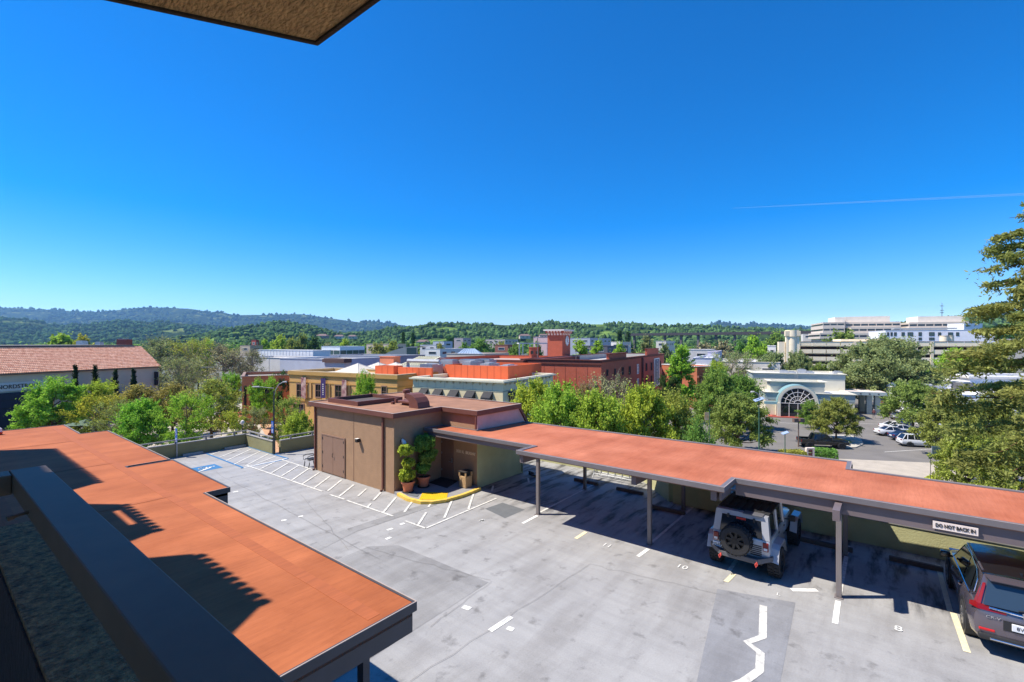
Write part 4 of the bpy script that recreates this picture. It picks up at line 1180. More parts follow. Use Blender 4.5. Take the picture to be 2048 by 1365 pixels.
# pickup truck
def pickup(loc, rz):
    r_ = thing('pickup_truck', 'black crew cab pickup truck behind the clipped hedge', 'pickup truck')
    st = [(.1, .5, 1.25, .97), (1.2, .48, 1.25, .98), (2.0, .5, 1.24, .98), (2.6, .55, 1.2, .96), (2.95, .6, 1.05, .86)]
    t = MB(); loft_body(t, st); t.box(-1.45, .12, -.97, .97, .5, 1.23, b=.04); t.build('body', M['paint_black_car'], r_, smooth=True)
    t = MB(); t.box(-2.95, -1.46, -.97, -.87, .62, 1.25); t.box(-2.95, -1.46, .87, .97, .62, 1.25); t.box(-2.95, -2.87, -.868, .868, .62, 1.25); t.box(-2.868, -1.462, -.868, .868, .6, .72)
    t.build('cargo_bed', M['paint_black_car'], r_)
    v = []
    for s_ in (-1, 1): v += [(.95, s_ * .88, 1.23), (.25, s_ * .70, 1.86), (-1.15, s_ * .70, 1.86), (-1.42, s_ * .86, 1.23)]
    t = MB(); t.add(v, [(0, 1, 2, 3), (4, 7, 6, 5), (0, 4, 5, 1), (2, 6, 7, 3)]); t.build('windows', M['glass_dark'], r_)
    t = MB(); t.box(-1.18, .3, -.72, .72, 1.855, 1.92, b=.025); t.build('roof', M['paint_black_car'], r_)
    t = MB()
    for s_ in (-1, 1):
        for a, b in ((.95, .25), (-.42, -.42), (-1.42, -1.15)): bar(t, (a, s_ * .89, 1.23), (b, s_ * .71, 1.88), .045)
    t.build('pillars', M['paint_black_car'], r_)
    for x in (1.95, -1.95):
        for s_ in (-1, 1):
            t = MB(); t.tube([(x, s_ * .7, .46), (x, s_ * 1.02, .46)], .54, 20); t.build('wheel_arch', M['trim_black'], r_)
            wheel(r_, x, s_ * .93, .44, .28, s_, M['rim_dark'], 6)
    for s_ in (-1, 1):
        t = MB(); t.box(-2.975, -2.9, s_ * .88 - .08, s_ * .88 + .08, .85, 1.15); t.build('taillight', M['tail_red'], r_)
        t = MB(); t.box(2.7, 2.93, s_ * .7 - .16, s_ * .7 + .16, .9, 1.06, b=.02); t.build('headlight', M['lamp_clear'], r_)
        t = MB(); t.box(.7, .85, s_ * 1.1 - .1, s_ * 1.1 + .1, 1.2, 1.4, b=.02); t.build('mirror', M['paint_black_car'], r_)
    t = MB(); t.box(-3.1, -2.951, -.9, .9, .5, .7, b=.03); t.box(2.9, 3.1, -.9, .9, .5, .75, b=.03); t.build('bumper', M['bumper_grey'], r_)
    r_.location = loc; r_.rotation_euler = (0, 0, rz)
pickup(at_street(1645, 895), R(-63))
# ================================================================== TREES AND PLANTS
def lm(k, rgb, **kw): M[k] = leaf_mat(k, rgb, **kw)
lm('leaf_bright', (.35, .53, .065))
lm('leaf_lime', (0.415, 0.525, 0.073))
lm('leaf_yellow', (0.440, 0.440, 0.055))
lm('leaf_olive', (0.366, 0.415, 0.085))
lm('leaf_bronze', (.38, .36, .09))
lm('leaf_mid', (.22, .38, .08))
lm('leaf_dark', (0.075, 0.153, 0.041))
lm('leaf_deep', (0.036, 0.069, 0.028), hue=0.02)
lm('leaf_grey', (0.317, 0.366, 0.146))
lm('leaf_twig', (.36, .34, .17), trans=0.15)
lm('leaf_gold', (0.317, 0.366, 0.091))
lm('leaf_red', (0.275, 0.068, 0.056))
lm('leaf_redwood', (0.329, 0.354, 0.104), hue=0.03)

def leaf_quads(rng, c, nrm, size, asp=1.5, jit=0.9):
    """diamond leaves centred on c with normals near nrm; returns verts (n*4,3)"""
    n = len(c)
    nr = nrm + rng.normal(0, jit, (n, 3))
    nr /= np.linalg.norm(nr, axis=1, keepdims=True) + 1e-9
    t = np.cross(nr, rng.normal(0, 1, (n, 3)))
    t /= np.linalg.norm(t, axis=1, keepdims=True) + 1e-9
    b = np.cross(nr, t)
    s = (size * rng.uniform(0.6, 1.35, n))[:, None]
    v = np.empty((n, 4, 3))
    v[:, 0] = c - t * s * asp / 2
    v[:, 1] = c - b * s / 2 + nr * s * 0.12
    v[:, 2] = c + t * s * asp / 2
    v[:, 3] = c + b * s / 2 + nr * s * 0.12
    return v.reshape(-1, 3)
def quads_mesh(name, v, m):
    f = np.arange(len(v), dtype=np.int32).reshape(-1, 4)
    return grid_mesh(name, v, f, m)

def tree_proto(seed, H, RAD, trunk, nclump, leaves, size, shape='round', rc=0.30, twigs=0, bark='bark', flat=0.75, gap=0.0):
    """returns (trunk mesh, crown mesh) of a tree of height H, crown radius RAD, clear stem `trunk`"""
    rng = np.random.default_rng(seed)
    rnd = random.Random(seed)
    mb = MB()
    ch = H - trunk
    def prof(k):                                                      # crown half width at relative height k
        if shape == 'round': return math.sqrt(max(0.02, 1 - (2 * k - 0.86) ** 2 / 1.32))
        if shape == 'vase': return 0.42 + 0.62 * math.sin(min(1, k * 1.1) * math.pi * 0.62) - 0.55 * max(0, k - .78)
        if shape == 'dome': return math.sqrt(max(0.02, 1 - k ** 2)) * (0.8 + 0.2 * min(1, k * 5))
        if shape == 'cone': return max(0.04, (1 - k) ** 0.8) * (0.75 + .25 * min(1, k * 6))
        if shape == 'column': return min(1, (k + .08) * 4) * min(1, (1.04 - k) * 2.2) * (0.85 + .15 * math.sin(k * 9))
        return 1
    cl = []
    tries = 0
    while len(cl) < nclump and tries < nclump * 60:
        tries += 1
        k = rnd.random() ** 0.8
        a = rnd.random() * 2 * math.pi
        rr = RAD * prof(k) * (rnd.random() ** 0.42) * rnd.uniform(.82, 1.06)
        if gap and noise.noise(Vector((math.cos(a) * 1.6 + seed, math.sin(a) * 1.6, k * 2.6))) < -gap: continue
        p = Vector((rr * math.cos(a), rr * math.sin(a), trunk + ch * k * 0.95))
        if any((p - q).length < RAD * rc * (0.62 if shape != 'cone' else .4) for q in cl): 
            if rnd.random() < .8: continue
        cl.append(p)
    r0 = max(0.06, H * 0.022)
    lean = Vector((rnd.uniform(-.05, .05), rnd.uniform(-.05, .05), 0)) * H
    topk = .92 if shape in ('cone', 'column') else .55
    fork = Vector((lean.x * .4, lean.y * .4, trunk + ch * topk))
    mb.tube([(0, 0, -.15), (lean.x * .12, lean.y * .12, trunk * .55), (lean.x * .25, lean.y * .25, trunk + .05 * ch), tuple(fork)], [r0 * 1.35, r0, r0 * .85, r0 * (.15 if topk > .9 else .4)], 8)
    for i, p in enumerate(cl):
        if rnd.random() < (0.75 if len(cl) < 60 else .45):
            hz = max(trunk * .85, min(fork.z, p.z - (p.xy.length) * rnd.uniform(.5, .9)))
            k = hz / max(fork.z, .1)
            s = Vector((lean.x * .35 * k, lean.y * .35 * k, hz))
            mid = s.lerp(p, .5) + Vector((0, 0, -.04 * H + .06 * H * rnd.random()))
            mb.tube([s, mid, p], [r0 * .42, r0 * .24, r0 * .07], 5, caps=False)
            for _ in range(twigs):
                e = p + Vector((rnd.gauss(0, 1), rnd.gauss(0, 1), rnd.gauss(.55, .8))) * RAD * rc * .9
                mb.tube([mid.lerp(p, rnd.uniform(.3, 1)), p.lerp(e, .5) + Vector((0, 0, .03 * RAD)), e], [r0 * .10, r0 * .06, r0 * .025], 3, caps=False)
    per = leaves // max(1, len(cl))
    cs, ns = [], []
    mid = Vector((0, 0, trunk + ch * .42))
    tb = MB()
    for p in cl:
        r = RAD * rc * rnd.uniform(.7, 1.35)
        e = (p - mid).normalized()
        b0 = p - e * r * .7
        K = 7
        tw = []
        for q in range(K):
            v = Vector((rnd.gauss(0, 1), rnd.gauss(0, 1), rnd.gauss(0, 1))).normalized()
            t_ = p + (v * .95 + e * .35 + Vector((0, 0, .12))) * r * rnd.uniform(.6, 1.25)
            t_.z = p.z + (t_.z - p.z) * flat
            tw.append(t_)
            if q < 2 + twigs // 3: tb.tube([b0, b0.lerp(t_, .55) + Vector((0, 0, .04 * r)), t_], [r0 * .07, r0 * .045, r0 * .015], 3, caps=False)
        tw = np.array([tuple(q) for q in tw]); k = rng.integers(0, K, per)
        u = rng.uniform(.12, 1.0, (per, 1)) ** .65
        c_ = np.array(tuple(b0)) + (tw[k] - np.array(tuple(b0))) * u
        o = rng.normal(0, r * .17, (per, 3)); o[:, 2] *= .8
        cs.append(c_ + o); ns.append(o / (r * .17) * .35 + np.array(tuple(e)) * .5 + np.array([0, 0, .6]))
    c = np.concatenate(cs); nn = np.concatenate(ns)
    mb.add(tb.v, tb.f)
    tm = mb.build('trunk', M[bark], mesh_only=True, smooth=True)
    cm = quads_mesh('crown', leaf_quads(rng, c, nn, size), M['leaf_mid'])
    return tm, cm, H, RAD
PROTO = {}
PROTO['round_a'] = tree_proto(1, 8, 4.0, 1.6, 70, 26000, .16, 'round', .25, gap=.25)
PROTO['round_b'] = tree_proto(2, 8, 4.0, 1.3, 82, 26000, .16, 'dome', .235, gap=.25)
PROTO['round_c'] = tree_proto(3, 9, 3.6, 1.6, 66, 22000, .16, 'vase', .26, gap=.2)
PROTO['airy_a'] = tree_proto(4, 8, 3.6, 1.2, 66, 9500, .15, 'vase', .24, twigs=3, gap=.3)
PROTO['airy_b'] = tree_proto(5, 8, 4.0, 1.8, 76, 11000, .15, 'dome', .23, twigs=4, gap=.3)
PROTO['twiggy'] = tree_proto(6, 11, 4.2, 2.2, 76, 4600, .17, 'round', .25, twigs=9, bark='bark_pale', gap=.2)
PROTO['twiggy_b'] = tree_proto(7, 10, 4.6, 2.0, 80, 5600, .17, 'vase', .24, twigs=8, bark='bark_pale', gap=.25)
PROTO['big_oak'] = tree_proto(8, 12, 8.5, 3.0, 190, 52000, .23, 'dome', .155, gap=.2)
PROTO['oak_b'] = tree_proto(9, 9, 5.5, 2.0, 110, 28000, .20, 'dome', .19, gap=.25)
PROTO['cypress'] = tree_proto(10, 8, .62, .15, 110, 11000, .11, 'cone', .42, flat=1.5)
PROTO['column'] = tree_proto(11, 11, 2.9, 1.2, 84, 20000, .19, 'column', .26)
PROTO['far_round'] = tree_proto(14, 9, 5, 1.2, 46, 3600, .50, 'dome', .26)
PROTO['far_tall'] = tree_proto(15, 13, 4, 1.5, 46, 3400, .48, 'column', .30)
PROTO['far_conifer'] = tree_proto(16, 16, 3.2, .8, 56, 3000, .50, 'cone', .27, flat=.6)
_tk = [0]
def tree(label, px, top, d, wpx, kind, leaf, base=None, group=None, name='tree', cat='tree', wide=1.0):
    """tree whose stem stands on photo column px at forward distance d; crown top on row `top`, crown width wpx pixels"""
    tm, cm, H, RAD = PROTO[kind]
    z0 = STREET if base is None else base
    p = D(px, d, z0)
    h = ZR(top, d) - z0
    w_ = wpx * d / FPX / 2
    t = thing(name, label, cat, p, 0, group)
    _tk[0] += 1
    rz = (_tk[0] * 2.399) % 6.283
    sx = w_ / RAD; sz = h / H
    for nm, me, m in (('trunk', tm, None), ('crown', cm, M[leaf])):
        o = bpy.data.objects.new(nm, me)
        link(o, t)
        o.scale = (sx, sx, sz); o.rotation_euler = (0, 0, rz)
        if m is not None:
            o.material_slots[0].link = 'OBJECT'
            o.material_slots[0].material = m
    return t
# --- left: around the plaza
tree('large fresh green tree covering the end of the dark shopfront', 104, 763, 70, 124, 'round_a', 'leaf_bright')
tree('fresh green tree between two cypresses in front of the tiled store', 192, 765, 80, 70, 'round_c', 'leaf_bright')
tree('low yellow green tree at the left edge of the bronze trees', 190, 792, 66, 84, 'airy_a', 'leaf_yellow')
tree('bronze tinted wide tree below the right end of the tiled roof', 275, 774, 72, 130, 'airy_b', 'leaf_bronze')
tree('half bare brownish tree between the bronze and the bright green tree', 236, 800, 62, 90, 'twiggy_b', 'leaf_gold')
tree('bronze and olive tree just right of the tile roof corner', 345, 771, 74, 110, 'airy_b', 'leaf_bronze')
tree('bushy bright green tree directly behind the orange carport roof', 284, 801, 60, 100, 'round_b', 'leaf_bright')
tree('airy light green tree beside the wheelchair sign post', 372, 789, 58, 96, 'airy_a', 'leaf_bright')
tree('spreading olive yellow tree with dark forked trunk above the parapet', 424, 764, 68, 126, 'airy_b', 'leaf_olive')
tree('small lime green tree behind the parapet corner', 470, 822, 58, 46, 'airy_a', 'leaf_lime')
tree('small grey green sapling beside the brick path', 506, 818, 60, 54, 'airy_a', 'leaf_grey')
tree('pointed light green street tree left of the tall lamp post', 527, 757, 80, 48, 'round_c', 'leaf_bright')
tree('bright green tree against the terracotta shop front', 462, 748, 96, 36, 'round_c', 'leaf_bright')
tree('olive half leafed tree at the corner of the ochre building', 572, 797, 62, 62, 'airy_a', 'leaf_olive')
tree('low lime green tree touching the brown stair house', 598, 826, 52, 78, 'round_b', 'leaf_lime')
tree('dark ivy green tree at the left end of the ochre building', 563, 749, 88, 46, 'round_a', 'leaf_dark')
tree('leafy green tree in front of the ochre facade and its banners', 731, 752, 66, 54, 'round_a', 'leaf_bright')
tree('tall bare beige sycamore just right of the tiled roof', 320, 676, 122, 100, 'twiggy', 'leaf_grey')
tree('tall half leafed sycamore with lime green top behind the bronze trees', 385, 679, 126, 96, 'twiggy_b', 'leaf_olive')
tree('fresh green tree rising among the bare sycamores', 396, 680, 140, 56, 'round_c', 'leaf_lime')
tree('wide bare sycamore with beige twigs near the white buildings', 447, 690, 118, 104, 'twiggy', 'leaf_twig')
tree('thin bare tree in front of the pale grey building', 505, 700, 124, 66, 'twiggy', 'leaf_twig')
tree('bare beige tree low behind the spreading olive tree', 356, 715, 104, 96, 'twiggy_b', 'leaf_grey')
for i, (px, tp, lb) in enumerate(((151, 728, 'dark narrow cypress nearest the store sign, leftmost of four'), (190, 729, 'dark narrow cypress second from the store sign'), (231, 738, 'dark narrow cypress third from the store sign'), (267, 736, 'dark narrow cypress nearest the vertical banner of the tiled store'))):
    tree(lb, px, tp, (83, 86.5, 90, 93)[i], 16, 'cypress', 'leaf_deep', group='cypresses along the tiled store', name='cypress_tree')
tree('bright yellow green tree beyond the tiled roof, the wider one', 125, 673, 240, 80, 'far_round', 'leaf_lime')
tree('vivid yellow tree beyond the tiled roof beside a white roof vent', 165, 676, 230, 46, 'far_round', 'leaf_yellow')
# --- middle: street trees behind the salmon carport
tree('yellow green street tree next to the brown stair house roof', 1066, 764, 50, 128, 'round_b', 'leaf_lime', group='street trees behind the carport')
tree('yellow green bushy street tree second from the stair house', 1124, 770, 46, 140, 'round_b', 'leaf_lime', group='street trees behind the carport')
tree('mostly bare grey twigged tree below the brick corner', 1226, 752, 54, 104, 'twiggy_b', 'leaf_twig')
tree('reddish budding twiggy tree in front of the brick parking house wall', 1168, 765, 52, 74, 'twiggy', 'leaf_bronze')
tree('leafy yellow green tree under the bare twigs', 1196, 786, 44, 140, 'round_b', 'leaf_lime', group='street trees behind the carport')
tree('green street tree below the vertical parking sign', 1286, 774, 46, 136, 'round_b', 'leaf_lime', group='street trees behind the carport')
tree('rounded olive green street tree right of the vertical parking sign', 1350, 792, 48, 116, 'round_a', 'leaf_olive', group='street trees behind the carport')
tree('low spreading green branches over the carport roof edge', 1394, 846, 40, 96, 'airy_b', 'leaf_mid')
tree('tall bright green column shaped tree beside the vertical parking sign', 1362, 689, 92, 66, 'column', 'leaf_bright')
tree('dark shaded tree at the foot of the tall green column tree', 1338, 752, 86, 40, 'round_c', 'leaf_dark')
tree('dark green street tree across the road, at the end of the street', 1432, 742, 74, 92, 'round_a', 'leaf_mid')
tree('light green upright tree beyond the dark street trees', 1430, 724, 100, 46, 'round_c', 'leaf_bright')
tree('bushy green tree behind the magnolia of the bank car park', 1480, 752, 80, 96, 'round_b', 'leaf_mid')
tree('large magnolia with dark round crown at the bank car park corner', 1476, 790, 62, 132, 'oak_b', 'leaf_gold')
tree('grey half bare tree beyond the street trees', 1462, 703, 118, 84, 'twiggy_b', 'leaf_grey')
tree('grey green oak behind the roof of the bank, left one', 1545, 706, 122, 80, 'oak_b', 'leaf_grey')
tree('grey green oak reaching up before the beige parking garage', 1598, 704, 118, 66, 'oak_b', 'leaf_grey')
tree('dark grey green oak low behind the bank roof', 1640, 728, 112, 56, 'oak_b', 'leaf_gold')
tree('magnolia with glossy leaves on the planted island in the car park', 1672, 797, 70, 92, 'oak_b', 'leaf_gold')
tree('small fresh green tree in front of the arched bank entrance', 1622, 804, 80, 44, 'round_a', 'leaf_mid')
tree('huge wide oak in front of the beige parking garage', 1765, 681, 104, 196, 'big_oak', 'leaf_grey')
tree('wide gold green oak right of the stop sign', 1826, 764, 78, 118, 'oak_b', 'leaf_gold')
tree('vivid green tree behind the oaks near the white cornice building', 1918, 700, 112, 98, 'round_b', 'leaf_bright')
tree('olive green tree top above the white cornice building', 1980, 690, 118, 90, 'oak_b', 'leaf_gold')
tree('gold green bushy tree overhanging the row of white cars', 1892, 802, 60, 120, 'oak_b', 'leaf_gold')
tree('tall gold green tree at the right edge below the redwood', 1975, 800, 48, 150, 'big_oak', 'leaf_gold')
tree('low gold green tree beside the driveway at the right', 1938, 868, 44, 130, 'oak_b', 'leaf_olive')
tree('bushy olive tree in the lower right behind the carport', 2034, 872, 38, 150, 'oak_b', 'leaf_olive')
# --- further off
for px, tp, d, wd, k, l, lb in (
    (560, 675, 290, 46, 'far_round', 'leaf_lime', 'yellow green tree above the pale ribbed building, leftmost of its row'),
    (583, 680, 280, 34, 'far_round', 'leaf_olive', 'olive tree second in the row above the pale ribbed building'),
    (607, 673, 285, 40, 'far_round', 'leaf_gold', 'golden tree third in the row above the pale ribbed building'),
    (628, 678, 275, 36, 'far_round', 'leaf_dark', 'dark round tree left of the glass fronted pavilion'),
    (530, 682, 300, 30, 'far_round', 'leaf_bright', 'bright tree beside the little red roof'),
    (690, 682, 330, 34, 'far_round', 'leaf_bright', 'bright green tree behind the glass fronted pavilion'),
    (655, 690, 310, 36, 'far_round', 'leaf_twig', 'beige bare tree behind the glass fronted pavilion'),
    (758, 690, 240, 50, 'far_round', 'leaf_gold', 'golden brown trees clump right of the glass pavilion'),
    (785, 686, 260, 42, 'far_round', 'leaf_olive', 'olive tree above the curved metal roof'),
    (806, 662, 330, 18, 'far_conifer', 'leaf_dark', 'dark conifer above the curved metal roof, left of a pair'),
    (826, 664, 340, 18, 'far_conifer', 'leaf_dark', 'dark conifer above the curved metal roof, right of a pair'),
    (960, 681, 300, 52, 'far_round', 'leaf_mid', 'wide green tree above the blue hipped skylight'),
    (1004, 686, 280, 34, 'far_round', 'leaf_olive', 'olive tree between the skylight and the white frame'),
    (1030, 690, 230, 34, 'far_round', 'leaf_mid', 'green tree left of the thin white frame'),
    (1158, 680, 190, 42, 'far_tall', 'leaf_bright', 'bright green tree immediately right of the clock tower'),
    (1196, 681, 200, 36, 'far_tall', 'leaf_bright', 'light green pointed tree second right of the clock tower'),
    (1238, 690, 210, 32, 'far_round', 'leaf_bright', 'low green tree third right of the clock tower'),
    (1292, 672, 200, 36, 'far_tall', 'leaf_grey', 'tall dusky tree behind the brick parapet step'),
    (1240, 660, 420, 26, 'far_conifer', 'leaf_dark', 'dark conifer beyond the grey hall, left of a pair'),
    (1256, 662, 420, 24, 'far_conifer', 'leaf_dark', 'dark conifer beyond the grey hall, right of a pair'),
    (1410, 690, 260, 56, 'far_round', 'leaf_twig', 'wide beige bare tree below the viaduct'),
    (1445, 686, 270, 50, 'far_round', 'leaf_twig', 'second beige bare tree below the viaduct'),
    (1508, 677, 210, 58, 'far_round', 'leaf_bright', 'vivid green domed tree below the viaduct'),
    (1480, 688, 215, 34, 'far_round', 'leaf_mid', 'dark green tree tucked against the vivid domed tree'),
    (1552, 668, 330, 46, 'far_round', 'leaf_mid', 'broad green tree left of the beige stair tower'),
    (1690, 667, 222, 90, 'far_round', 'leaf_gold', 'low wide trees rising behind the parking garage roof line'),
    (1765, 673, 216, 34, 'far_round', 'leaf_mid', 'green tree in front of the white window building'),
    (1400, 720, 130, 30, 'far_round', 'leaf_mid', 'dark green tree beside the lilac gabled house'),
):
    tree(lb, px, tp, d, wd, k, l)

for px, tp, d, wd, k, l, lb in (
    (1330, 692, 210, 34, 'far_round', 'leaf_grey', 'grey green tree in front of the cream box beyond the brick parking house'),
    (928, 688, 300, 30, 'far_round', 'leaf_mid', 'green tree left of the wide tree above the blue skylight'),
    (880, 690, 260, 28, 'far_round', 'leaf_gold', 'golden tree between the pale terraced offices'),
    (1075, 690, 170, 30, 'far_round', 'leaf_mid', 'green tree under the thin white frame canopy'),
    (900, 676, 420, 40, 'far_round', 'leaf_dark', 'dark tree behind the terraced offices'),
    (1118, 672, 420, 40, 'far_round', 'leaf_dark', 'dark tree at the foot of the hill behind the clock tower')):
    tree(lb, px, tp, d, wd, k, l)
# --- the redwood at the right edge: layered drooping boughs
def redwood():
    rng = np.random.default_rng(77); rnd = random.Random(77)
    d0 = 27.0
    b = D(2150, d0, STREET)
    t = thing('redwood_tree', 'tall redwood with drooping layered boughs at the right edge', 'tree', b)
    top = ZR(325, d0)
    H = top - STREET
    mb = MB(); mb.tube([(b.x, b.y, STREET - .1), (b.x, b.y, STREET + H * .5), (b.x, b.y, top)], [.55, .33, .05], 10); mb.build('trunk', M['bark_red'], t, smooth=True)
    lat = vd(-90)                                                     # boughs are aimed all round; more of them towards the open side
    levels = np.linspace(0.06, 0.985, 29)
    for i, k in enumerate(levels):
        if k < .3: continue
        Lk = min((1 - k) ** 0.60 * 9.4 + .4, 6.5)
        for j in range(4):
            ang = rnd.uniform(-.2, .2) + (-.25, .35, 1.9, 4.2)[j]
            L = Lk * (rnd.uniform(.84, 1.06) if j < 2 else rnd.uniform(.7, 1.0))
            z = STREET + H * k + rnd.uniform(-.4, .4)
            u = Vector((lat.x * math.cos(ang) - lat.y * math.sin(ang), lat.x * math.sin(ang) + lat.y * math.cos(ang), 0))
            n = 9
            pts = []
            for q in range(n + 1):
                s = q / n
                pts.append(Vector((b.x, b.y, z)) + u * (L * s) + Vector((0, 0, L * (.10 * s - .24 * s * s + (.06 * s ** 4)) + rnd.uniform(-.07, .07))))
            mb = MB(); mb.tube(pts, [max(.012, .085 * (1 - .9 * q / n) * (L / 6)) for q in range(n + 1)], 5, caps=False)
            bo = mb.build('bough', M['bark_red'], t)
            cs, ns = [], []
            side = Vector((-u.y, u.x, 0))
            m = int(88 * L)
            for _ in range(m):
                s = rnd.uniform(.12, 1.02) ** .8
                x = min(n - 1, int(s * n)); p = pts[x].lerp(pts[min(n, x + 1)], s * n - x)
                gp = noise.noise(Vector((s * L * 1.1, i * 3.7, j * 1.9)))
                if gp < -.15: continue
                wd = (.70 * (1 - abs(s - .55) * .9)) * (L / 6 + .4)
                e = rnd.uniform(-1, 1)
                sp = p + side * (wd * e) + u * (abs(e) * wd * .5)
                for _q in range(3):
                    dr = rnd.random() ** 1.6
                    cs.append(sp + Vector((rnd.gauss(0, .09), rnd.gauss(0, .09), .10 - dr * .85 * (0.35 + .65 * s) * rnd.random() + rnd.gauss(0, .07))))
                    ns.append((rnd.gauss(0, .4), rnd.gauss(0, .4), .8))
            if not cs: continue
            v = leaf_quads(rng, np.array([tuple(q) for q in cs]), np.array(ns), .095, asp=3.2, jit=1.0)
            v -= np.array(tuple(b))
            me = quads_mesh('foliage', v, M['leaf_redwood'])
            link(bpy.data.objects.new('foliage', me), bo)
redwood()

# --- clipped and potted plants
def potted(label, x, y, s, balls, leaf, trunk_h):
    z = .122
    pt = thing('plant_pot', 'terracotta pot holding the ' + label[1], 'plant pot', (x, y, z))
    mb = MB(); mb.lathe([(.20 * s, .04), (.27 * s, .40), (.31 * s, .41), (.32 * s, .50), (.27 * s, .50), (.26 * s, .44)], (x, y, z), 20); mb.build('pot', M['terracotta'], pt, smooth=True)
    mb = MB(); mb.lathe([(.26 * s, 0), (.28 * s, .035), (.1, .038)], (x, y, z), 18); mb.build('saucer', M['mat_dark'], pt)
    mb = MB(); mb.lathe([(.255 * s, .442), (.255 * s, .45)], (x, y, z), 16); mb.build('soil', M['soil'], pt)
    t = thing('topiary', label[0], 'potted plant', (x, y, z + .45))
    mb = MB(); mb.tube([(x, y, z + .452), (x + .02, y, z + .9), (x, y + .02, z + trunk_h)], [.03, .025, .015], 7)
    rng = np.random.default_rng(int(x * 100))
    for (dx, dy, h, r, n) in balls: mb.tube([(x, y, z + max(.5, h - .2)), (x + dx, y + dy, z + h)], [.018, .01], 5)
    mb.build('trunk', M['bark'], t)
    for (dx, dy, h, r, n) in balls:
        d = rng.normal(0, 1, (n, 3)); d /= np.linalg.norm(d, axis=1, keepdims=True)
        rad = r * rng.uniform(.35, 1.0, (n, 1)) ** .45 * (1 + .22 * np.sin(d[:, :1] * 7) * np.cos(d[:, 1:2] * 6))
        o = d * rad; o[:, 2] *= .72
        c = o + np.array([x + dx, y + dy, z + h])
        v = leaf_quads(rng, c, d + np.array([0, 0, .4]), .12, asp=1.9, jit=.8) - np.array(tuple(t.location))
        link(bpy.data.objects.new('crown', quads_mesh('crown', v, M[leaf])), t)
potted(('tiered topiary of three light green balls in the nearer terracotta pot', 'three ball topiary'), 14.22, 17.3, 1.0,
       [(-.05, .05, .78, .35, 700), (.0, 0, 1.34, .27, 420), (-.08, .08, 1.94, .32, 620)], 'leaf_lime', 2.0)
potted(('taller dark green bushy topiary in the farther terracotta pot', 'dark bushy topiary'), 15.2, 17.35, 1.05,
       [(.05, 0, 2.12, .46, 1300), (.1, -.1, 1.40, .36, 900), (.0, .05, .92, .32, 500), (.3, -.25, 1.6, .25, 300), (-.2, .1, 1.9, .24, 260)], 'leaf_mid', 2.2)
# ================================================================== GROUND AT STREET LEVEL
def ground_mat():
    m = bpy.data.materials.new('ground'); m.use_nodes = True
    t = m.node_tree; b = t.nodes['Principled BSDF']; b.inputs['Roughness'].default_value = .95
    N, L = t.nodes.new, t.links.new
    tc = N('ShaderNodeTexCoord')
    n = N('ShaderNodeTexNoise'); n.inputs['Scale'].default_value = .012; n.inputs['Detail'].default_value = 9; n.inputs['Roughness'].default_value = .7
    L(tc.outputs['Object'], n.inputs['Vector'])
    r = N('ShaderNodeValToRGB'); e = r.color_ramp.elements
    e[0].position = .38; e[0].color = (.05, .08, .03, 1); e[1].position = .62; e[1].color = (.17, .16, .14, 1)
    L(n.outputs['Fac'], r.inputs[0]); L(r.outputs[0], b.inputs['Base Color'])
    return m
M['ground'] = ground_mat()
n = 64
mb = MB(); mb.add([(8600 * math.cos(2 * math.pi * k / n), 8600 * math.sin(2 * math.pi * k / n), STREET) for k in range(n)], [tuple(range(n))])
tag(mb.build('ground', M['ground']), kind='structure')
def slab(name, pix, m, lift, pts=None):
    mb = MB()
    p = pts if pts else [P(x, y, STREET) for x, y in pix]
    mb.prism([(q.x, q.y) for q in p], STREET + lift - .003, STREET + lift, bottom=False)
    return tag(mb.build(name, m), kind='structure')
slab('road', None, M['asphalt'], .008, [D(300, 30), D(900, 30), D(1500, 30), D(2300, 28), D(2300, 130), D(1700, 160), D(1400, 170), D(1150, 60), D(700, 62), D(560, 110), D(0, 110), D(0, 45)])
slab('car_park', ((1400, 905), (1520, 836), (1600, 829), (1720, 829), (1830, 820), (2010, 850), (2000, 925), (1870, 928), (1705, 921), (1640, 912)), M['asphalt'], .02)
slab('pavement', ((1705, 920), (1868, 927), (1990, 975), (1830, 990), (1650, 960), (1380, 935), (1330, 905), (1395, 893), (1500, 910)), M['pavement'], .05)
slab('pavement', ((1290, 880), (1400, 870), (1420, 905), (1300, 930)), M['pavement'], .04)
slab('plaza', ((240, 905), (240, 850), (420, 835), (500, 800), (600, 800), (640, 850), (640, 930)), M['pavement'], .03)
slab('path', ((548, 905), (517, 845), (532, 838), (565, 855), (640, 900), (640, 930)), M['brick_path'], .06)
slab('path', ((430, 832), (540, 812), (545, 822), (440, 845)), M['kerb_red'], .055)
for a, b in (((1640, 852), (1728, 860)), ((1630, 843), (1790, 851)), ((1770, 905), (1880, 898)), ((1560, 846), (1610, 849)), ((1860, 908), (1905, 905))):
    p, q = P(*a, STREET), P(*b, STREET); u = (q - p); L_ = u.length; u.normalize()
    mb = MB(); mb.obox(p, u, L_, .14, STREET + .024, STREET + .028); tag(mb.build('road_marking', M['paint_worn']), kind='structure')
def kerb_line(pix, m, w=.18):
    mb = MB(); pp = [P(x, y, STREET) for x, y in pix]
    for a, b in zip(pp[:-1], pp[1:]):
        u = (b - a); L_ = u.length; u.normalize(); mb.obox(a, u, L_, w, STREET + .03, STREET + .14)
    return tag(mb.build('kerb', m), kind='structure')
kerb_line(((1385, 938), (1400, 920), (1408, 912)), M['kerb_red'])
kerb_line(((1530, 835), (1620, 838), (1640, 838)), M['kerb_red'])

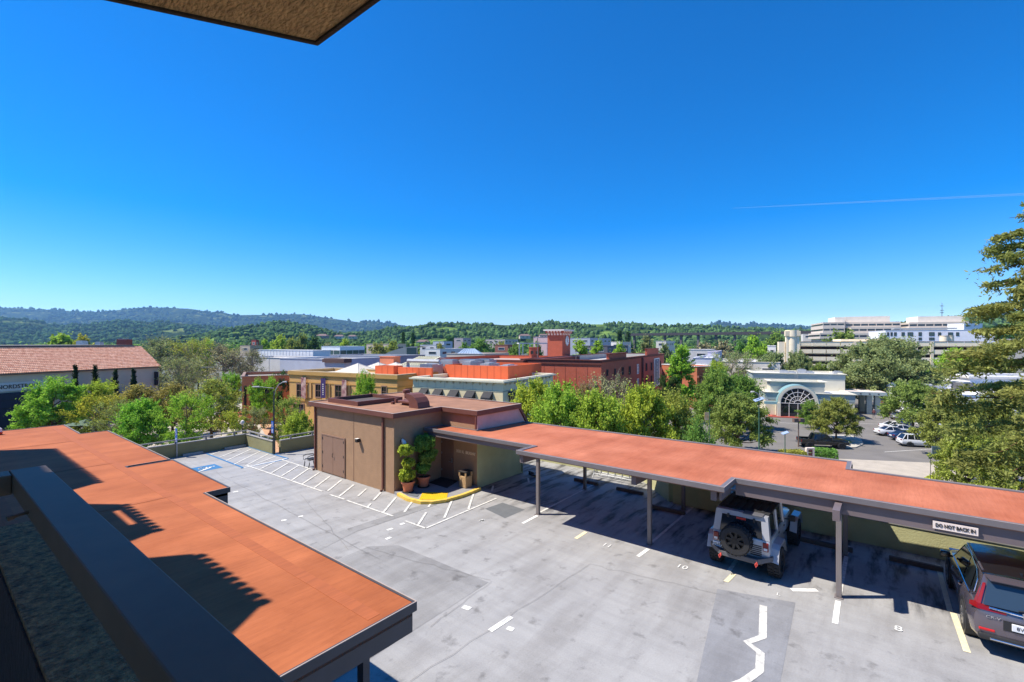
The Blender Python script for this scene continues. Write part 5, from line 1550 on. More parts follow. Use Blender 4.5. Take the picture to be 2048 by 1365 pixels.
# ================================================================== BUILDING HELPERS
GL, GR = vd(-62), vd(28)                                             # street grid of the shopping blocks
_wm = {}
def window_mesh(w_, h, fm, gm, mull=(1, 1), ft=.08):
    key = (round(w_, 1), round(h, 1), fm, gm, mull, ft)
    if key in _wm: return _wm[key]
    w_, h = round(w_, 1), round(h, 1)
    a = MB()
    a.box(0, w_, -.10, .0, 0, ft); a.box(0, w_, -.10, .0, h - ft, h); a.box(0, ft, -.10, .0, ft, h - ft); a.box(w_ - ft, w_, -.10, .0, ft, h - ft)
    for i in range(1, mull[0]): a.box(w_ * i / mull[0] - .025, w_ * i / mull[0] + .025, -.07, 0, ft, h - ft)
    for i in range(1, mull[1]): a.box(ft, w_ - ft, -.065, 0, h * i / mull[1] - .025, h * i / mull[1] + .025)
    fr = a.build('window', M[fm], mesh_only=True)
    g = MB(); g.box(ft, w_ - ft, -.02, -.004, ft, h - ft); gl = g.build('pane', M[gm], mesh_only=True)
    _wm[key] = (fr, gl)
    return _wm[key]
def win(root, p, u, z, w_, h, fm='edge_white', gm='glass_dark', mull=(1, 1), ft=.08):
    """window whose lower left corner is p at height z on a wall that runs along u (seen from outside, left to right)"""
    fr, gl = window_mesh(w_, h, fm, gm, mull, ft)
    o = put('window', fr, root, (p.x, p.y, z), math.atan2(u.y, u.x))
    g = bpy.data.objects.new('pane', gl); link(g, o)
    return o
def winpx(root, p0, u, x0, x1, y0, y1, **kw):
    """the same by photo columns / rows on the wall through p0 along u"""
    t0, t1 = along(p0, u, x0), along(p0, u, x1)
    a = p0 + u * t0; b = p0 + u * t1
    m_ = (a + b) / 2; d = m_.x * _s + m_.y * _c
    zt, zb = ZR(y0, d), ZR(y1, d)
    return win(root, a, u, zb, max(.3, (b - a).length), max(.3, zt - zb), **kw)
_bm = {}
def colmat(rgb, **kw):
    if rgb not in _bm: _bm[rgb] = mat('render_%d_%d_%d' % rgb, srgb(*rgb), .9, var=kw.get('var', .07), scale=.5, detail=6)
    return _bm[rgb]
def block(label, C, uR, W, L, z1, col, roof=(190, 186, 178), z0=STREET, par=.6, cope=None, name='building', cat='building', group=None, uL=None, wallmat=None):
    """flat roofed building: near corner C, right face W along uR, left face L along its left normal"""
    t = thing(name, label, cat, (C.x, C.y, z0), 0, group)
    pl = rect(C, uR, W, L)
    cm = wallmat or colmat(col)
    a = MB(); a.prism(pl, z0 + .01, z1 - par, 0, 1); a.build('wall', [cm, colmat(roof)], t)
    a = MB(); a.strip(pl, z1 - par + .001, z1 - .12, out=0, th=.3); a.build('parapet', cm, t)
    a = MB(); a.strip(pl, z1 - .119, z1, out=.12, th=.36); a.build('coping', colmat(cope) if cope else cm, t)
    return t
def row_windows(t, p, u, n, x0, dx, z, w_, h, **kw):
    for i in range(n): win(t, p + u * (x0 + dx * i), u, z, w_, h, **kw)
def roof_unit(t, p, u, w_, l, h, z, m='galv', name='roof_unit'):
    a = MB(); a.obox(p, u, w_, l, z + .01, z + h); a.obox(p, u, w_ * .6, l * .6, z + h + .002, z + h + .15, y0=l * .2, x0=w_ * .2); return a.build(name, M[m], t)

# ================================================================== TILED STORE AT THE LEFT
ur = vd(17); un = vd(-73)
Pr = D(316, 100); ez = ZR(733, 100)
Ls = -along(Pr, -ur, 316) + along(Pr, -ur, -220)
C0 = Pr - ur * Ls
ns = thing('department_store', 'grey stucco store with long terracotta tiled roof at the left', 'building', (C0.x, C0.y, STREET))
mb = MB(); mb.obox(C0, ur, Ls, 30, STREET + .01, ez); mb.build('wall', colmat((198, 186, 166)), ns)
mb = MB(); mb.obox(C0, ur, Ls - 1.2, 24, ez + .05, 6.55, y0=5.4); mb.build('upper_wall', colmat((132, 126, 120)), ns)
rows, nc = 15, int((Ls + .6) / .29)
pr_ = [(0, .0), (.18, .10), (.5, .14), (.82, .10)]
v = []; e0 = C0 - un * .55 - ur * .2
slope_h, run = 6.25 - ez, 5.95
for r_ in range(rows * 2 + 1):
    k = (r_ + 1) // 2 / rows; step = .07 if r_ % 2 == 0 else 0.0
    for c in range(nc):
        for (a, b) in pr_:
            q = e0 + ur * ((c + a) * .29) + un * (run * k)
            v.append((q.x - C0.x, q.y - C0.y, ez - .1 + slope_h * k + b + step - STREET))
v = np.array(v); w4 = nc * 4; R_ = rows * 2 + 1
idx = np.arange(R_ * w4).reshape(R_, w4)
f = np.stack([idx[:-1, :-1], idx[:-1, 1:], idx[1:, 1:], idx[1:, :-1]], -1).reshape(-1, 4)
M['roof_tiles'] = mat('roof_tiles', srgb(186, 116, 88), .85, var=.0, scale=2.2, col2=srgb(238, 192, 164), detail=9)
tl = link(bpy.data.objects.new('roof_tiles', grid_mesh('roof_tiles', v, f, M['roof_tiles'])), ns); tag(tl, kind='stuff')
mb = MB(); mb.obox(C0, ur, Ls, .2, ez - .28, ez - .11, y0=-.5); mb.obox(C0, ur, Ls - .3, .25, 6.1, 6.4, y0=5.4); mb.build('eave_board', colmat((120, 92, 78)), ns)
mb = MB(); mb.add([(q.x, q.y, z) for q, z in ((Pr - un * .3, ez), (Pr + un * 5.4, ez), (Pr + un * 5.4, 6.1))] + [(q.x, q.y, z) for q, z in ((Pr - ur * .3 - un * .3, ez), (Pr - ur * .3 + un * 5.4, ez), (Pr - ur * .3 + un * 5.4, 6.1))],
                  [(0, 1, 2), (3, 5, 4), (0, 2, 5, 3)]); mb.build('gable', colmat((198, 186, 166)), ns)
def wallpx(p0, u, px): return p0 + u * along(p0, u, px)
a0, a1 = wallpx(C0, ur, -60), wallpx(C0, ur, 95)
dd = lambda p: p.x * _s + p.y * _c
zt, zb = ZR(761, dd(a1)), ZR(777, dd(a1))
mb = MB(); mb.obox(a0, ur, (a1 - a0).length, .12, zb, zt, y0=-.12); mb.build('sign_panel', colmat((206, 204, 200)), ns)
b0, b1 = wallpx(C0, ur, -6), wallpx(C0, ur, 75)
mid = (b0 + b1) / 2 - un * .16
text_part('NORDSTROM', .92, M['text_dark'], ns, (mid.x, mid.y, (zt + zb) / 2), face_rot(ur), 'sign_lettering', .06, sx=(b1 - b0).length / 5.6)
a1 = wallpx(C0, ur, 70)
mb = MB(); mb.obox(a0, ur, (a1 - a0).length, .35, ZR(850, dd(a1)) , zb - .25, y0=-.35); mb.build('entrance_panel', colmat((44, 50, 66)), ns)
for k in range(1, 4):
    z = zb - .25 - k * 1.25
    mb = MB(); mb.obox(a0, ur, (a1 - a0).length, .03, z, z + .05, y0=-.381); mb.build('panel_joint', M['mat_dark'], ns)
a2 = wallpx(C0, ur, 308); d2 = dd(a2)
vb = thing('vertical_banner', 'dark vertical sign with pale edge on the tiled store wall', 'sign', (a2.x, a2.y, 0))
mb = MB(); mb.obox(a2, ur, .25, .9, ZR(771, d2), ZR(744, d2), y0=-.95); mb.build('panel', colmat((52, 40, 46)), vb)
mb = MB(); mb.obox(a2 + ur * .26, ur, .06, .9, ZR(771, d2), ZR(744, d2), y0=-.95); mb.build('edge', M['edge_white'], vb)
for px, sz, m_, lb in ((152, 1.6, 'edge_white', 'white roof vent box behind the vivid yellow tree'), (190, 1.2, 'edge_white', 'small white roof unit on the tiled store, right of the yellow tree'), (233, 2.2, 'kerb_red', 'dark red roof unit on the tiled store')):
    p = D(px, 118); t = thing('roof_unit', lb, 'roof unit', (p.x, p.y, 6.0))
    mb = MB(); mb.obox(p, vd(90), sz, sz, 6.0, 6.0 + sz * .75 + .2); mb.build('housing', M[m_], t)
    mb = MB(); mb.obox(p, vd(90), sz * .8, sz * .8, 6.202 + sz * .75, 6.34 + sz * .75, y0=sz * .1, x0=sz * .1); mb.build('cap', M['galv'], t)

# terracotta shop
C = D(484, 84); t = block('terracotta stucco shop with dark glazed front beyond the trees', C, vd(62), 9.5, 14, ZR(753, 84), (196, 122, 84), (150, 140, 132), cope=(140, 116, 104))
u = vd(62)
for x0, x1 in ((488, 493), (500, 512), (514, 526)): winpx(t, C, u, x0, x1, 773, 812, fm='stucco_dark', mull=(1, 2))
winpx(t, C, u, 529, 545, 770, 800, fm='stucco_dark', mull=(2, 2))
a = wallpx(C, u, 504); b = wallpx(C, u, 521); m_ = (a + b) / 2
mb = MB(); mb.obox(a, u, (b - a).length, .1, ZR(769, dd(m_)), ZR(766.5, dd(m_)), y0=-.12); mb.build('sign_strip', M['sign_white'], t)

# ================================================================== OCHRE BUILDING
z_ = 2.3; C = D(794.4, FPX * (CAM_H - z_) / 63.9)
L_ = along(C, GL, 579); W_ = along(C, GR, 873)
oc = block('two storey ochre shop building with banners and a heavy cornice', C, GR, W_, L_, z_, (204, 160, 98), (196, 188, 172), cope=(198, 176, 140))
lft = C + GL * L_; dr = -GL
pl = rect(C, GR, W_, L_)
for z0, z1, o_ in ((1.62, 2.16, .22), (1.3, 1.6, .1), (.35, .5, .07), (-2.75, -2.4, .12), (-2.38, -2.2, .07)):
    mb = MB(); mb.strip(pl, z0, z1, out=o_, th=.0); mb.build('cornice', colmat((186, 146, 80)), oc)
for x0, x1 in ((593.5, 605), (631, 643), (670, 684), (763, 774)): winpx(oc, lft, dr, x0, x1, 767 + (x0 - 593) * .03, 796, fm='brown_door', mull=(2, 2), ft=.14)
winpx(oc, C, GR, 811, 823, 776, 792, fm='brown_door', mull=(2, 1), ft=.14)
winpx(oc, lft, dr, 586, 609, 807, 828, fm='brown_door', mull=(3, 1), ft=.16)
for x0 in (617, 654, 694, 735): 
    a = wallpx(lft, dr, x0); mb = MB(); mb.obox(a, dr, .8, .16, -2.1, .33, y0=-.16); mb.build('pilaster', colmat((204, 160, 98)), oc)
M['banner_print'] = mat('banner_print', srgb(120, 40, 60), .8, var=0, col2=srgb(214, 186, 170), scale=1.4, detail=3)
M['banner_purple'] = mat('banner_purple', srgb(58, 40, 96), .8, var=.05)
for x0, x1, y0, y1, m_, lb in ((606.5, 616, 755, 797, 'banner_print', 'red and cream flowered banner, leftmost on the ochre facade'), (646, 655.5, 757, 796, 'banner_purple', 'plain purple banner between the flowered ones on the ochre facade'),
                               (688, 697, 760, 798, 'banner_print', 'red and cream flowered banner, right one on the ochre facade')):
    a, b = wallpx(lft, dr, x0), wallpx(lft, dr, x1); n_ = -GR
    a, b = a + n_ * .45, b + n_ * .45; d_ = dd(a)
    t = thing('banner', lb, 'banner', (a.x, a.y, 0), 0, 'banners on the ochre facade')
    mb = MB(); mb.obox(a, dr, (b - a).length, .04, ZR(y1, d_), ZR(y0, d_)); mb.build('cloth', M[m_], t)
    for yy in (y0, y1):
        mb = MB(); z = ZR(yy, d_); q = (a + b) / 2 + Vector((0, 0, z)); mb.tube([q - n_ * .45, q + n_ * .1], .04, 6); mb.build('bracket', M['pole_dark'], t)
    if m_ == 'banner_purple':
        q = (a + b) / 2 + n_ * .01
        for k in range(6):
            mb = MB(); z = ZR(790, d_) + k * .32; mb.obox(q - dr * .12, dr, .24, .02, z, z + .18, y0=-.02); mb.build('print_mark', M['edge_white'], t)
for k, (px, d_) in enumerate(((716, 86), (757, 92), (792, 96))):
    zb_ = 1.75; q = D(px, d_); t = thing('skylight', ('pale pyramid skylight on the ochre roof, the large front one', 'pale pyramid skylight half behind the orange panel', 'pale pyramid skylight right of the orange panel')[k], 'skylight', (q.x, q.y, zb_), 0, 'pyramid skylights')
    s_ = 2.9; h = ZR(727.5 if k == 0 else 725.5, d_) - zb_
    v = [q + GR * a * s_ + GL * b * s_ for a, b in ((-1, -1), (1, -1), (1, 1), (-1, 1))]
    mb = MB(); mb.add([(p.x, p.y, zb_) for p in v] + [(q.x, q.y, zb_ + h)], [(0, 1, 4), (1, 2, 4), (2, 3, 4), (3, 0, 4)]); mb.build('glazing', colmat((214, 206, 188)), t)
    for p in v:
        mb = MB(); mb.tube([(p.x, p.y, zb_), (q.x, q.y, zb_ + h + .03)], .06, 5); mb.build('rib', M['edge_white'], t)
def screen(label, C, uL_, L_, uR_, W_, z0, z1, m, name='roof_screen'):
    t = thing(name, label, 'roof screen', (C.x, C.y, z0))
    mb = MB(); mb.strip(rect(C, uR_, W_, L_), z0, z1, out=0, th=min(.18, W_ * .4)); mb.build('panels', M[m], t)
    if W_ > 4:
        for k_ in range(3): roof_unit(t, C + uR_ * (W_ * .25) + uL_ * (L_ * (.15 + .3 * k_)), uR_, W_ * .3, L_ * .14, (z1 - z0) * (.95 + .12 * k_), z0)
    for i in range(1, int(L_ / 1.2)):
        mb = MB(); mb.obox(C + uL_ * (i * 1.2) - uR_ * .02, uR_, .02, .05, z0 + .02, z1 - .02); mb.build('joint', M['orange_joint'], t)
    return t
dm('orange_screen', srgb(226, 104, 56), .8, var=.06, scale=.8); dm('orange_joint', srgb(184, 80, 44), .8, var=.0)
C1 = D(787, 75); screen('orange metal roof screen on the ochre roof, the small left box', C1, GL, along(C1, GL, 750), GR, 2.2, 1.7, 3.3, 'orange_screen')
C1 = D(863, 72); screen('orange metal roof screen behind the ochre cornice, long middle one', C1, GL, along(C1, GL, 796), GR, .4, 1.7, 3.15, 'orange_screen')
q = D(864, 77)
t = thing('roof_duct', 'grey roof duct and machinery between the orange screens', 'roof unit', (q.x, q.y, 1.7))
mb = MB(); mb.obox(q, GR, 3, 2.5, 1.7, 3.5); mb.build('housing', M['galv'], t)
mb = MB(); p0 = q + GL * 5 + Vector((0, 0, 4.0)); p1 = q - GL * 1.5 + Vector((0, 0, 4.0)); mb.tube([p0 - Vector((0, 0, 1.2)), p0, p1, p1 - Vector((0, 0, .5))], .32, 8); mb.build('duct', M['galv'], t)

# ================================================================== GREEN BUILDING WITH BLACK AWNINGS
z_ = 2.06; C = D(1005.5, 62); L_ = along(C, GL, 826); W_ = along(C, GR, 1106)
gb = block('pale green shop building with black awnings and bracketed eaves', C, GR, W_, L_, z_, (222, 214, 178), (206, 200, 186), cope=(214, 206, 186))
lft = C + GL * L_; pl = rect(C, GR, W_, L_)
mb = MB(); mb.strip(pl, z_ - .32, z_ - .121, out=.42, th=0); mb.build('eave', colmat((200, 196, 172)), gb)
mb = MB(); mb.strip(pl, .52, .66, out=.06, th=0); mb.build('string_course', colmat((160, 164, 146)), gb)
mb = MB(); mb.strip(pl, -5.0, .5, out=.03, th=0, skip=(0, 1, 2)); mb.build('sunlit_wall_tint', colmat((232, 214, 168)), gb)  # cream strip on one face: sunlight below the eave shadow put into the colour
me = MB(); me.add([(0, 0, 0), (.16, 0, 0), (.16, -.42, 0), (0, -.42, 0), (0, 0, -.4), (.16, 0, -.4)], [(0, 3, 2, 1), (0, 4, 3), (1, 2, 5), (3, 4, 5, 2), (0, 1, 5, 4)]); brk = me.build('bracket', colmat((196, 190, 164)), mesh_only=True)
for u_, p0, n_, LL in ((-GL, lft, 13, L_), (GR, C, 12, W_)):
    for i in range(n_): q = p0 + u_ * (.6 + i * (LL - 1) / n_); put('bracket', brk, gb, (q.x, q.y, z_ - .34), math.atan2(u_.y, u_.x))
for i in range(9):
    q = lft - GL * (1 + i * (L_ - 1) / 9); mb = MB(); mb.obox(q, -GL, .03, .02, .67, z_ - .34, y0=-.02); mb.build('board_joint', colmat((160, 164, 146)), gb)
def awning(label, p0, u_, x0, x1, y0, y1):
    a, b = wallpx(p0, u_, x0), wallpx(p0, u_, x1); d_ = dd((a + b) / 2); w_ = (b - a).length
    n_ = Vector((u_.y, -u_.x, 0)); zt_, zb2 = ZR(y0, d_), ZR(y1, d_)
    a = a + n_ * .05; b = b + n_ * .05
    t = thing('awning', label, 'awning', (a.x, a.y, zb2), 0, 'black awnings on the pale green building')
    o1 = n_ * (zt_ - zb2) * 1.0
    v = [(a, zt_), (b, zt_), (b + o1, zb2 + .12), (a + o1, zb2 + .12), (b + o1, zb2 - .12), (a + o1, zb2 - .12), (a, zb2 - .1), (b, zb2 - .1)]
    mb = MB(); mb.add([(p.x, p.y, z) for p, z in v], [(0, 3, 2, 1), (3, 5, 4, 2), (0, 6, 5, 3), (1, 2, 4, 7)]); mb.build('cloth', M['awn_black'], t)
    mb = MB()
    for p in (a, b): mb.tube([(p.x, p.y, zb2 + .0), tuple(p + o1 + Vector((0, 0, zb2)))], .03, 5)
    mb.build('frame', M['pole_dark'], t)
    win(gb, a - n_ * .05 + u_ * w_ * .15, u_, zb2 - 1.6, w_ * .7, 2.0, fm='stucco_dark', mull=(2, 1))
dm('awn_black', srgb(46, 46, 50), .8, var=.1)
for k, (x0, x1) in enumerate(((842.5, 857), (870, 886), (901, 918), (934, 951), (968, 986))):
    awning(('black awning nearest the ochre building', 'black awning second from the ochre building', 'black awning in the middle of the five on the sunny front', 'black awning fourth from the ochre building', 'black awning nearest the corner on the sunny front')[k], lft, -GL, x0, x1, 777 + k * 1.6, 790 + k * 1.6)
awning('black awning on the shaded side wall of the pale green building', C, GR, 1016, 1030, 782, 791)
C1 = D(1016, 70.9); screen('long orange roof screen on the pale green building', C1, GL, along(C1, GL, 890), GR, along(C1, GR, 1083), 1.5, 3.48, 'orange_screen')
for px, d_, w_, lb in ((905, 80, 2.4, 'flat grey roof unit behind the long orange screen, left one'), (950, 80, 3.2, 'wide grey roof unit behind the long orange screen, middle one'), (978, 82, 2.6, 'dark grey roof unit behind the long orange screen, right one')):
    q = D(px, d_); t = thing('roof_unit', lb, 'roof unit', (q.x, q.y, 3)); mb = MB(); mb.obox(q, GR, w_, w_ * 1.3, 3.0, 4.0); mb.build('housing', M['galv'], t); mb = MB(); mb.obox(q, GR, w_ * .7, w_, 4.002, 4.15, x0=.2, y0=.2); mb.build('cap', M['steel'], t)

# ================================================================== BRICK PARKING HOUSE WITH CLOCK TOWER
dm('brick_joint', srgb(160, 80, 60), .9, var=0); dm('void', (.012, .011, .011), 1.0, var=0); dm('brick', srgb(182, 92, 66), .9, var=.10, scale=1.2, bump=.3, bscale=18); dm('brick_lit', srgb(206, 102, 68), .9, var=.08, scale=1.2); dm('brick_dark', srgb(112, 60, 48), .9, var=.1)  # brick_lit is the same brick with sunlight put into its colour
z_ = 4.0; C = D(1202.5, 82); L_ = along(C, GL, 1043); W_ = along(C, GR, 1328)
bp_ = thing('parking_house', 'red brick parking house with stepped parapet and dark slot windows', 'building', (C.x, C.y, STREET))
pl = rect(C, GR, W_, L_)
mb = MB(); mb.prism(pl, STREET + .01, z_ - 1.3, 0, 1); mb.build('wall', [M['brick'], colmat((176, 172, 166))], bp_)
mb = MB(); mb.strip(pl, z_ - 1.299, z_ - .1, out=0, th=.3, skip=(0, 3)); mb.build('far_parapet', colmat((186, 182, 172)), bp_)
mb = MB(); mb.strip(pl, z_ - 1.299, z_ - .1, out=.001, th=.3, skip=(1, 2)); mb.build('parapet', M['brick'], bp_)
mb = MB(); mb.strip(pl, z_ - .099, z_ + .02, out=.3, th=.35); mb.build('coping', M['brick_dark'], bp_)
mb = MB(); mb.strip(pl, z_ - .8, z_ - .1, out=.16, th=0, skip=(0, 1, 2)); mb.strip(pl, z_ - .45, z_ - .1, out=.08, th=0, skip=(1, 2, 3)); mb.build('cornice', M['brick_dark'], bp_)
for x0, x1, h in ((1218, 1252.5, 1.05), (1294, 1317, 1.6)):
    a, b = wallpx(C, GR, x0), wallpx(C, GR, x1)
    mb = MB(); mb.obox(a, GR, (b - a).length, .5, z_ + .021, z_ + h - .12, y0=-.02); mb.build('parapet_step', M['brick'], bp_)
    mb = MB(); mb.obox(a - GR * .2, GR, (b - a).length + .4, .8, z_ + h - .119, z_ + h, y0=-.15); mb.build('step_coping', M['brick_dark'], bp_)
Z = lambda x, y: (1100 + x / 6.827, 640 + y / 6.827)
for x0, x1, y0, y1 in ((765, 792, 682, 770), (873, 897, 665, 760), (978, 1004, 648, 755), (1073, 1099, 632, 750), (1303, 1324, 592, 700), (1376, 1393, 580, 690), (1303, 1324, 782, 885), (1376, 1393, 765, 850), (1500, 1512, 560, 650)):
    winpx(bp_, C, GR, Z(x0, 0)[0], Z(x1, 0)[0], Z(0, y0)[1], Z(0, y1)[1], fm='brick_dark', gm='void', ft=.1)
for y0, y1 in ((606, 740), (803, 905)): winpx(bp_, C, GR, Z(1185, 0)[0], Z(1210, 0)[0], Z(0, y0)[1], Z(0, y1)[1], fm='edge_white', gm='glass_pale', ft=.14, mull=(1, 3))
a = wallpx(C, GR, Z(1250, 0)[0]); mb = MB(); mb.obox(a, GR, 1.2, .3, STREET + .1, z_ - .5, y0=-.3); mb.build('pier', M['brick_dark'], bp_)
for i in range(6):
    q = C + GL * (2.5 + i * (L_ - 3) / 6) - GR * .015; mb = MB(); mb.obox(q, GL, .04, .015, STREET + .1, z_ - .82); mb.build('wall_joint', M['brick_joint'], bp_)
# vertical sign
a, b = wallpx(C, GR, Z(1418, 0)[0]), wallpx(C, GR, Z(1487, 0)[0]); n_ = -GL
a, b = a + n_ * .15, b + n_ * .15; d_ = dd((a + b) / 2); zt, zb = ZR(Z(0, 525)[1], d_), ZR(Z(0, 905)[1], d_)
pk = thing('parking_sign', 'tall navy vertical sign reading PARKING on the brick wall', 'sign', (a.x, a.y, 0))
mb = MB(); mb.obox(a, GR, (b - a).length, .2, zb, zt); mb.build('frame', M['sign_white'], pk)
dm('sign_navy', srgb(44, 54, 92), .5, var=.03)
w_ = (b - a).length
mb = MB(); mb.obox(a, GR, w_ * .84, .03, zb + .2, zt - .2, y0=-.03, x0=w_ * .08); mb.build('panel', M['sign_navy'], pk)
q = (a + b) / 2 + n_ * .06
hh = (zt - zb) * .86 / 7
for i, chh in enumerate('PARKING'): text_part(chh, hh * 1.0, M['sign_white'], pk, (q.x, q.y, zt - .25 - hh * (i + .5)), face_rot(GR), 'letter', .05, sx=.95, bold=.0)
q0 = a + n_ * .08 + GR * w_ * .3
mb = MB(); mb.add([(p.x, p.y, z) for p, z in ((q0, zb + .2), (q0 + GR * w_ * 1.0, zb + .9), (q0 + GR * w_ * .9, zb + 1.3), (q0 + GR * w_ * 1.5, zb + 1.1), (q0 + GR * w_ * 1.2, zb + .5), (q0 + GR * w_ * 1.1, zb + .75), (q0 + GR * w_ * .1, zb + .05))], [(0, 6, 5, 1), (1, 5, 4, 3, 2)]); mb.build('arrow', M['sign_white'], pk)
# long rear wing
C = D(1046, 87.5); L_ = along(C, GL, 852)
t = block('long low brick wing in sunlit orange behind the orange screens', C, GR, 30, L_, 3.8, (196, 96, 64), (176, 150, 140), cope=(140, 70, 54), wallmat=M['brick_lit'], par=.8)
mb = MB(); mb.strip(rect(C, GR, 30, L_), 3.0, 3.66, out=.12, th=0); mb.build('cornice', M['brick_dark'], t)
# clock tower
C = D(1124.6, 110); L_ = along(C, GL, 1095); W_ = along(C, GR, 1140.5)
ct = thing('clock_tower', 'red brick clock tower with flared white topped crown', 'tower', (C.x, C.y, STREET))
pl = rect(C, GR, W_, L_); zt = ZR(659, 110)
mb = MB(); mb.prism(pl, STREET + .01, zt - .9); mb.build('wall', M['brick'], ct)
ctr = C + GR * W_ / 2 + GL * L_ / 2
me = MB(); me.add([(0, 0, 0), (.42, 0, 0), (.42, -.55, 1.0), (0, -.55, 1.0), (0, 0, 1.0), (.42, 0, 1.0)], [(0, 1, 2, 3), (0, 3, 4), (1, 5, 2), (3, 2, 5, 4)]); tooth = me.build('corbel', M['sign_ivory'], mesh_only=True)
for u_, p0, LL in ((-GL, C + GL * L_, L_), (GR, C, W_), (GL, C + GR * W_, L_), (-GR, C + GR * W_ + GL * L_, W_)):
    for i in range(5): q = p0 + u_ * (LL * (i + .22) / 5); put('corbel', tooth, ct, (q.x, q.y, zt - 1.35), math.atan2(u_.y, u_.x))
mb = MB(); mb.prism(rect(C - GR * .35 - GL * .35, GR, W_ + .7, L_ + .7), zt - .898, zt - .36); mb.build('crown', M['brick'], ct)
mb = MB(); mb.prism(rect(C - GR * .75 - GL * .75, GR, W_ + 1.5, L_ + 1.5), zt - .358, zt); mb.build('cap', M['edge_white'], ct)
q = wallpx(C, GR, 1134); n_ = -GL; zc = ZR(682, dd(q)); rr = 1.12
def disc(name, c, r, off, m, parent):
    mb = MB(); cc = c + n_ * off
    pts = [cc + GR * r * math.cos(a) + Vector((0, 0, r * math.sin(a))) for a in np.linspace(0, 2 * math.pi, 29)[:-1]]
    bk = [p - n_ * .05 for p in pts]
    k = len(pts); mb.add([tuple(p) for p in pts + bk], [tuple(range(k))] + [(i, i + k, (i + 1) % k + k, (i + 1) % k) for i in range(k)]); return mb.build(name, M[m], parent)
cc = Vector((q.x, q.y, zc))
dm('clock_rim', srgb(150, 120, 100), .6, var=0)
disc('clock_rim', cc, rr * 1.12, .06, 'clock_rim', ct); fc = disc('clock_face', cc, rr, .09, 'sign_white', ct)
for k in range(12):
    a = 2 * math.pi * k / 12; e = GR * math.cos(a) + Vector((0, 0, math.sin(a))); mb = MB(); mb.tube([cc + n_ * .1 + e * rr * .8, cc + n_ * .1 + e * rr * .95], .05, 4); mb.build('hour_mark', M['text_dark'], fc)
for a, l in ((R(100), .75), (R(-60), .5)):
    e = GR * math.cos(a) + Vector((0, 0, math.sin(a))); mb = MB(); mb.tube([cc + n_ * .12, cc + n_ * .12 + e * rr * l], .06, 4); mb.build('hand', M['text_dark'], fc)
q = D(1063, 104); t = block('small dark brick penthouse left of the clock tower', q, GR, 4, along(q, GL, 1058), ZR(695, 104), (130, 62, 50), name='penthouse', cat='building', wallmat=M['brick'])
row_windows(t, q + GL * along(q, GL, 1058), -GL, 2, .4, 1.2, ZR(709, 104), .8, .8, fm='brick_dark')
for px, y0, d_, lb in ((1075, 676, 100, 'thin lamp mast on the brick roof left of the clock tower'), (1152, 684, 108, 'thin lamp mast on the brick roof behind the parapet')):
    q = D(px, d_); t = thing('lamp_mast', lb, 'lamp post', (q.x, q.y, 2.6)); mb = MB(); mb.tube([(q.x, q.y, 2.6), (q.x, q.y, ZR(y0, d_))], .07, 6); mb.build('pole', M['post_grey'], t)
    mb = MB(); zz_ = ZR(y0, d_); mb.obox(q - GL * .4, GL, .8, .3, zz_, zz_ + .12); mb.build('lamp_head', M['galv'], t)

# ================================================================== PALE BUILDINGS OF THE MIDDLE DISTANCE
def fb(label, px0, pxc, px1, ytop, d, col, roof=(196, 194, 190), z0=STREET, par=.5, lmax=60, **kw):
    """flat block: left face px0..pxc, right face pxc..px1, corner at distance d"""
    C = D(pxc, d); L_ = max(2, min(lmax, along(C, GL, px0))); W_ = along(C, GR, px1)
    if W_ < 0 or W_ > 60: W_ = 25
    return block(label, C, GR, max(2, W_), L_, ZR(ytop, d), col, roof, z0, par, **kw), C, L_, W_
def ribs(t, C, L_, z0, z1, col, dx=1.2):
    m_ = colmat(col)
    for i in range(1, int(L_ / dx)):
        mb = MB(); mb.obox(C + GL * (i * dx) - GR * .04, GL, .07, .04, z0, z1); mb.build('rib', m_, t)
t, C, L_, W_ = fb('pale ribbed metal building, upper storey behind', 513, 626, 661, 701, 150, (222, 222, 224)); ribs(t, C, L_, -2, ZR(701, 150) - .2, (190, 190, 194), 1.6)
t, C, L_, W_ = fb('pale concrete box building in front of the ribbed one', 470, 617, 690, 717, 128, (212, 208, 204)); ribs(t, C, L_, -5, ZR(717, 128) - .2, (190, 186, 182), 5.5)
t, C, L_, W_ = fb('blue grey metal sided building behind the ochre roof', 560, 668, 790, 719, 112, (178, 184, 196)); 
t, C, L_, W_ = fb('long grey low building behind the orange panel', 660, 790, 850, 712, 128, (150, 154, 164))
t, C, L_, W_ = fb('pale box with brown slatted cornice behind the ochre roof', 649, 688, 699, 718, 104, (196, 190, 190), cope=(120, 96, 88)); 
mb = MB(); mb.strip(rect(C, GR, W_, L_), ZR(726, 104), ZR(718, 104) - .13, out=.35, th=0); mb.build('cornice', colmat((92, 70, 66)), t)
t, C, L_, W_ = fb('glass fronted white pavilion with flat roof above the pale roofs', 643, 680, 729, 693, 205, (232, 236, 240), roof=(226, 228, 232))
zt = ZR(693, 205)
for p0, u_, LL in ((C + GL * L_, -GL, L_), (C, GR, W_)):
    n = max(2, int(LL / 3.0))
    for i in range(n): win(t, p0 + u_ * (LL * i / n), u_, zt - 4.3, LL / n, 2.6, gm='glass_green', ft=.12)
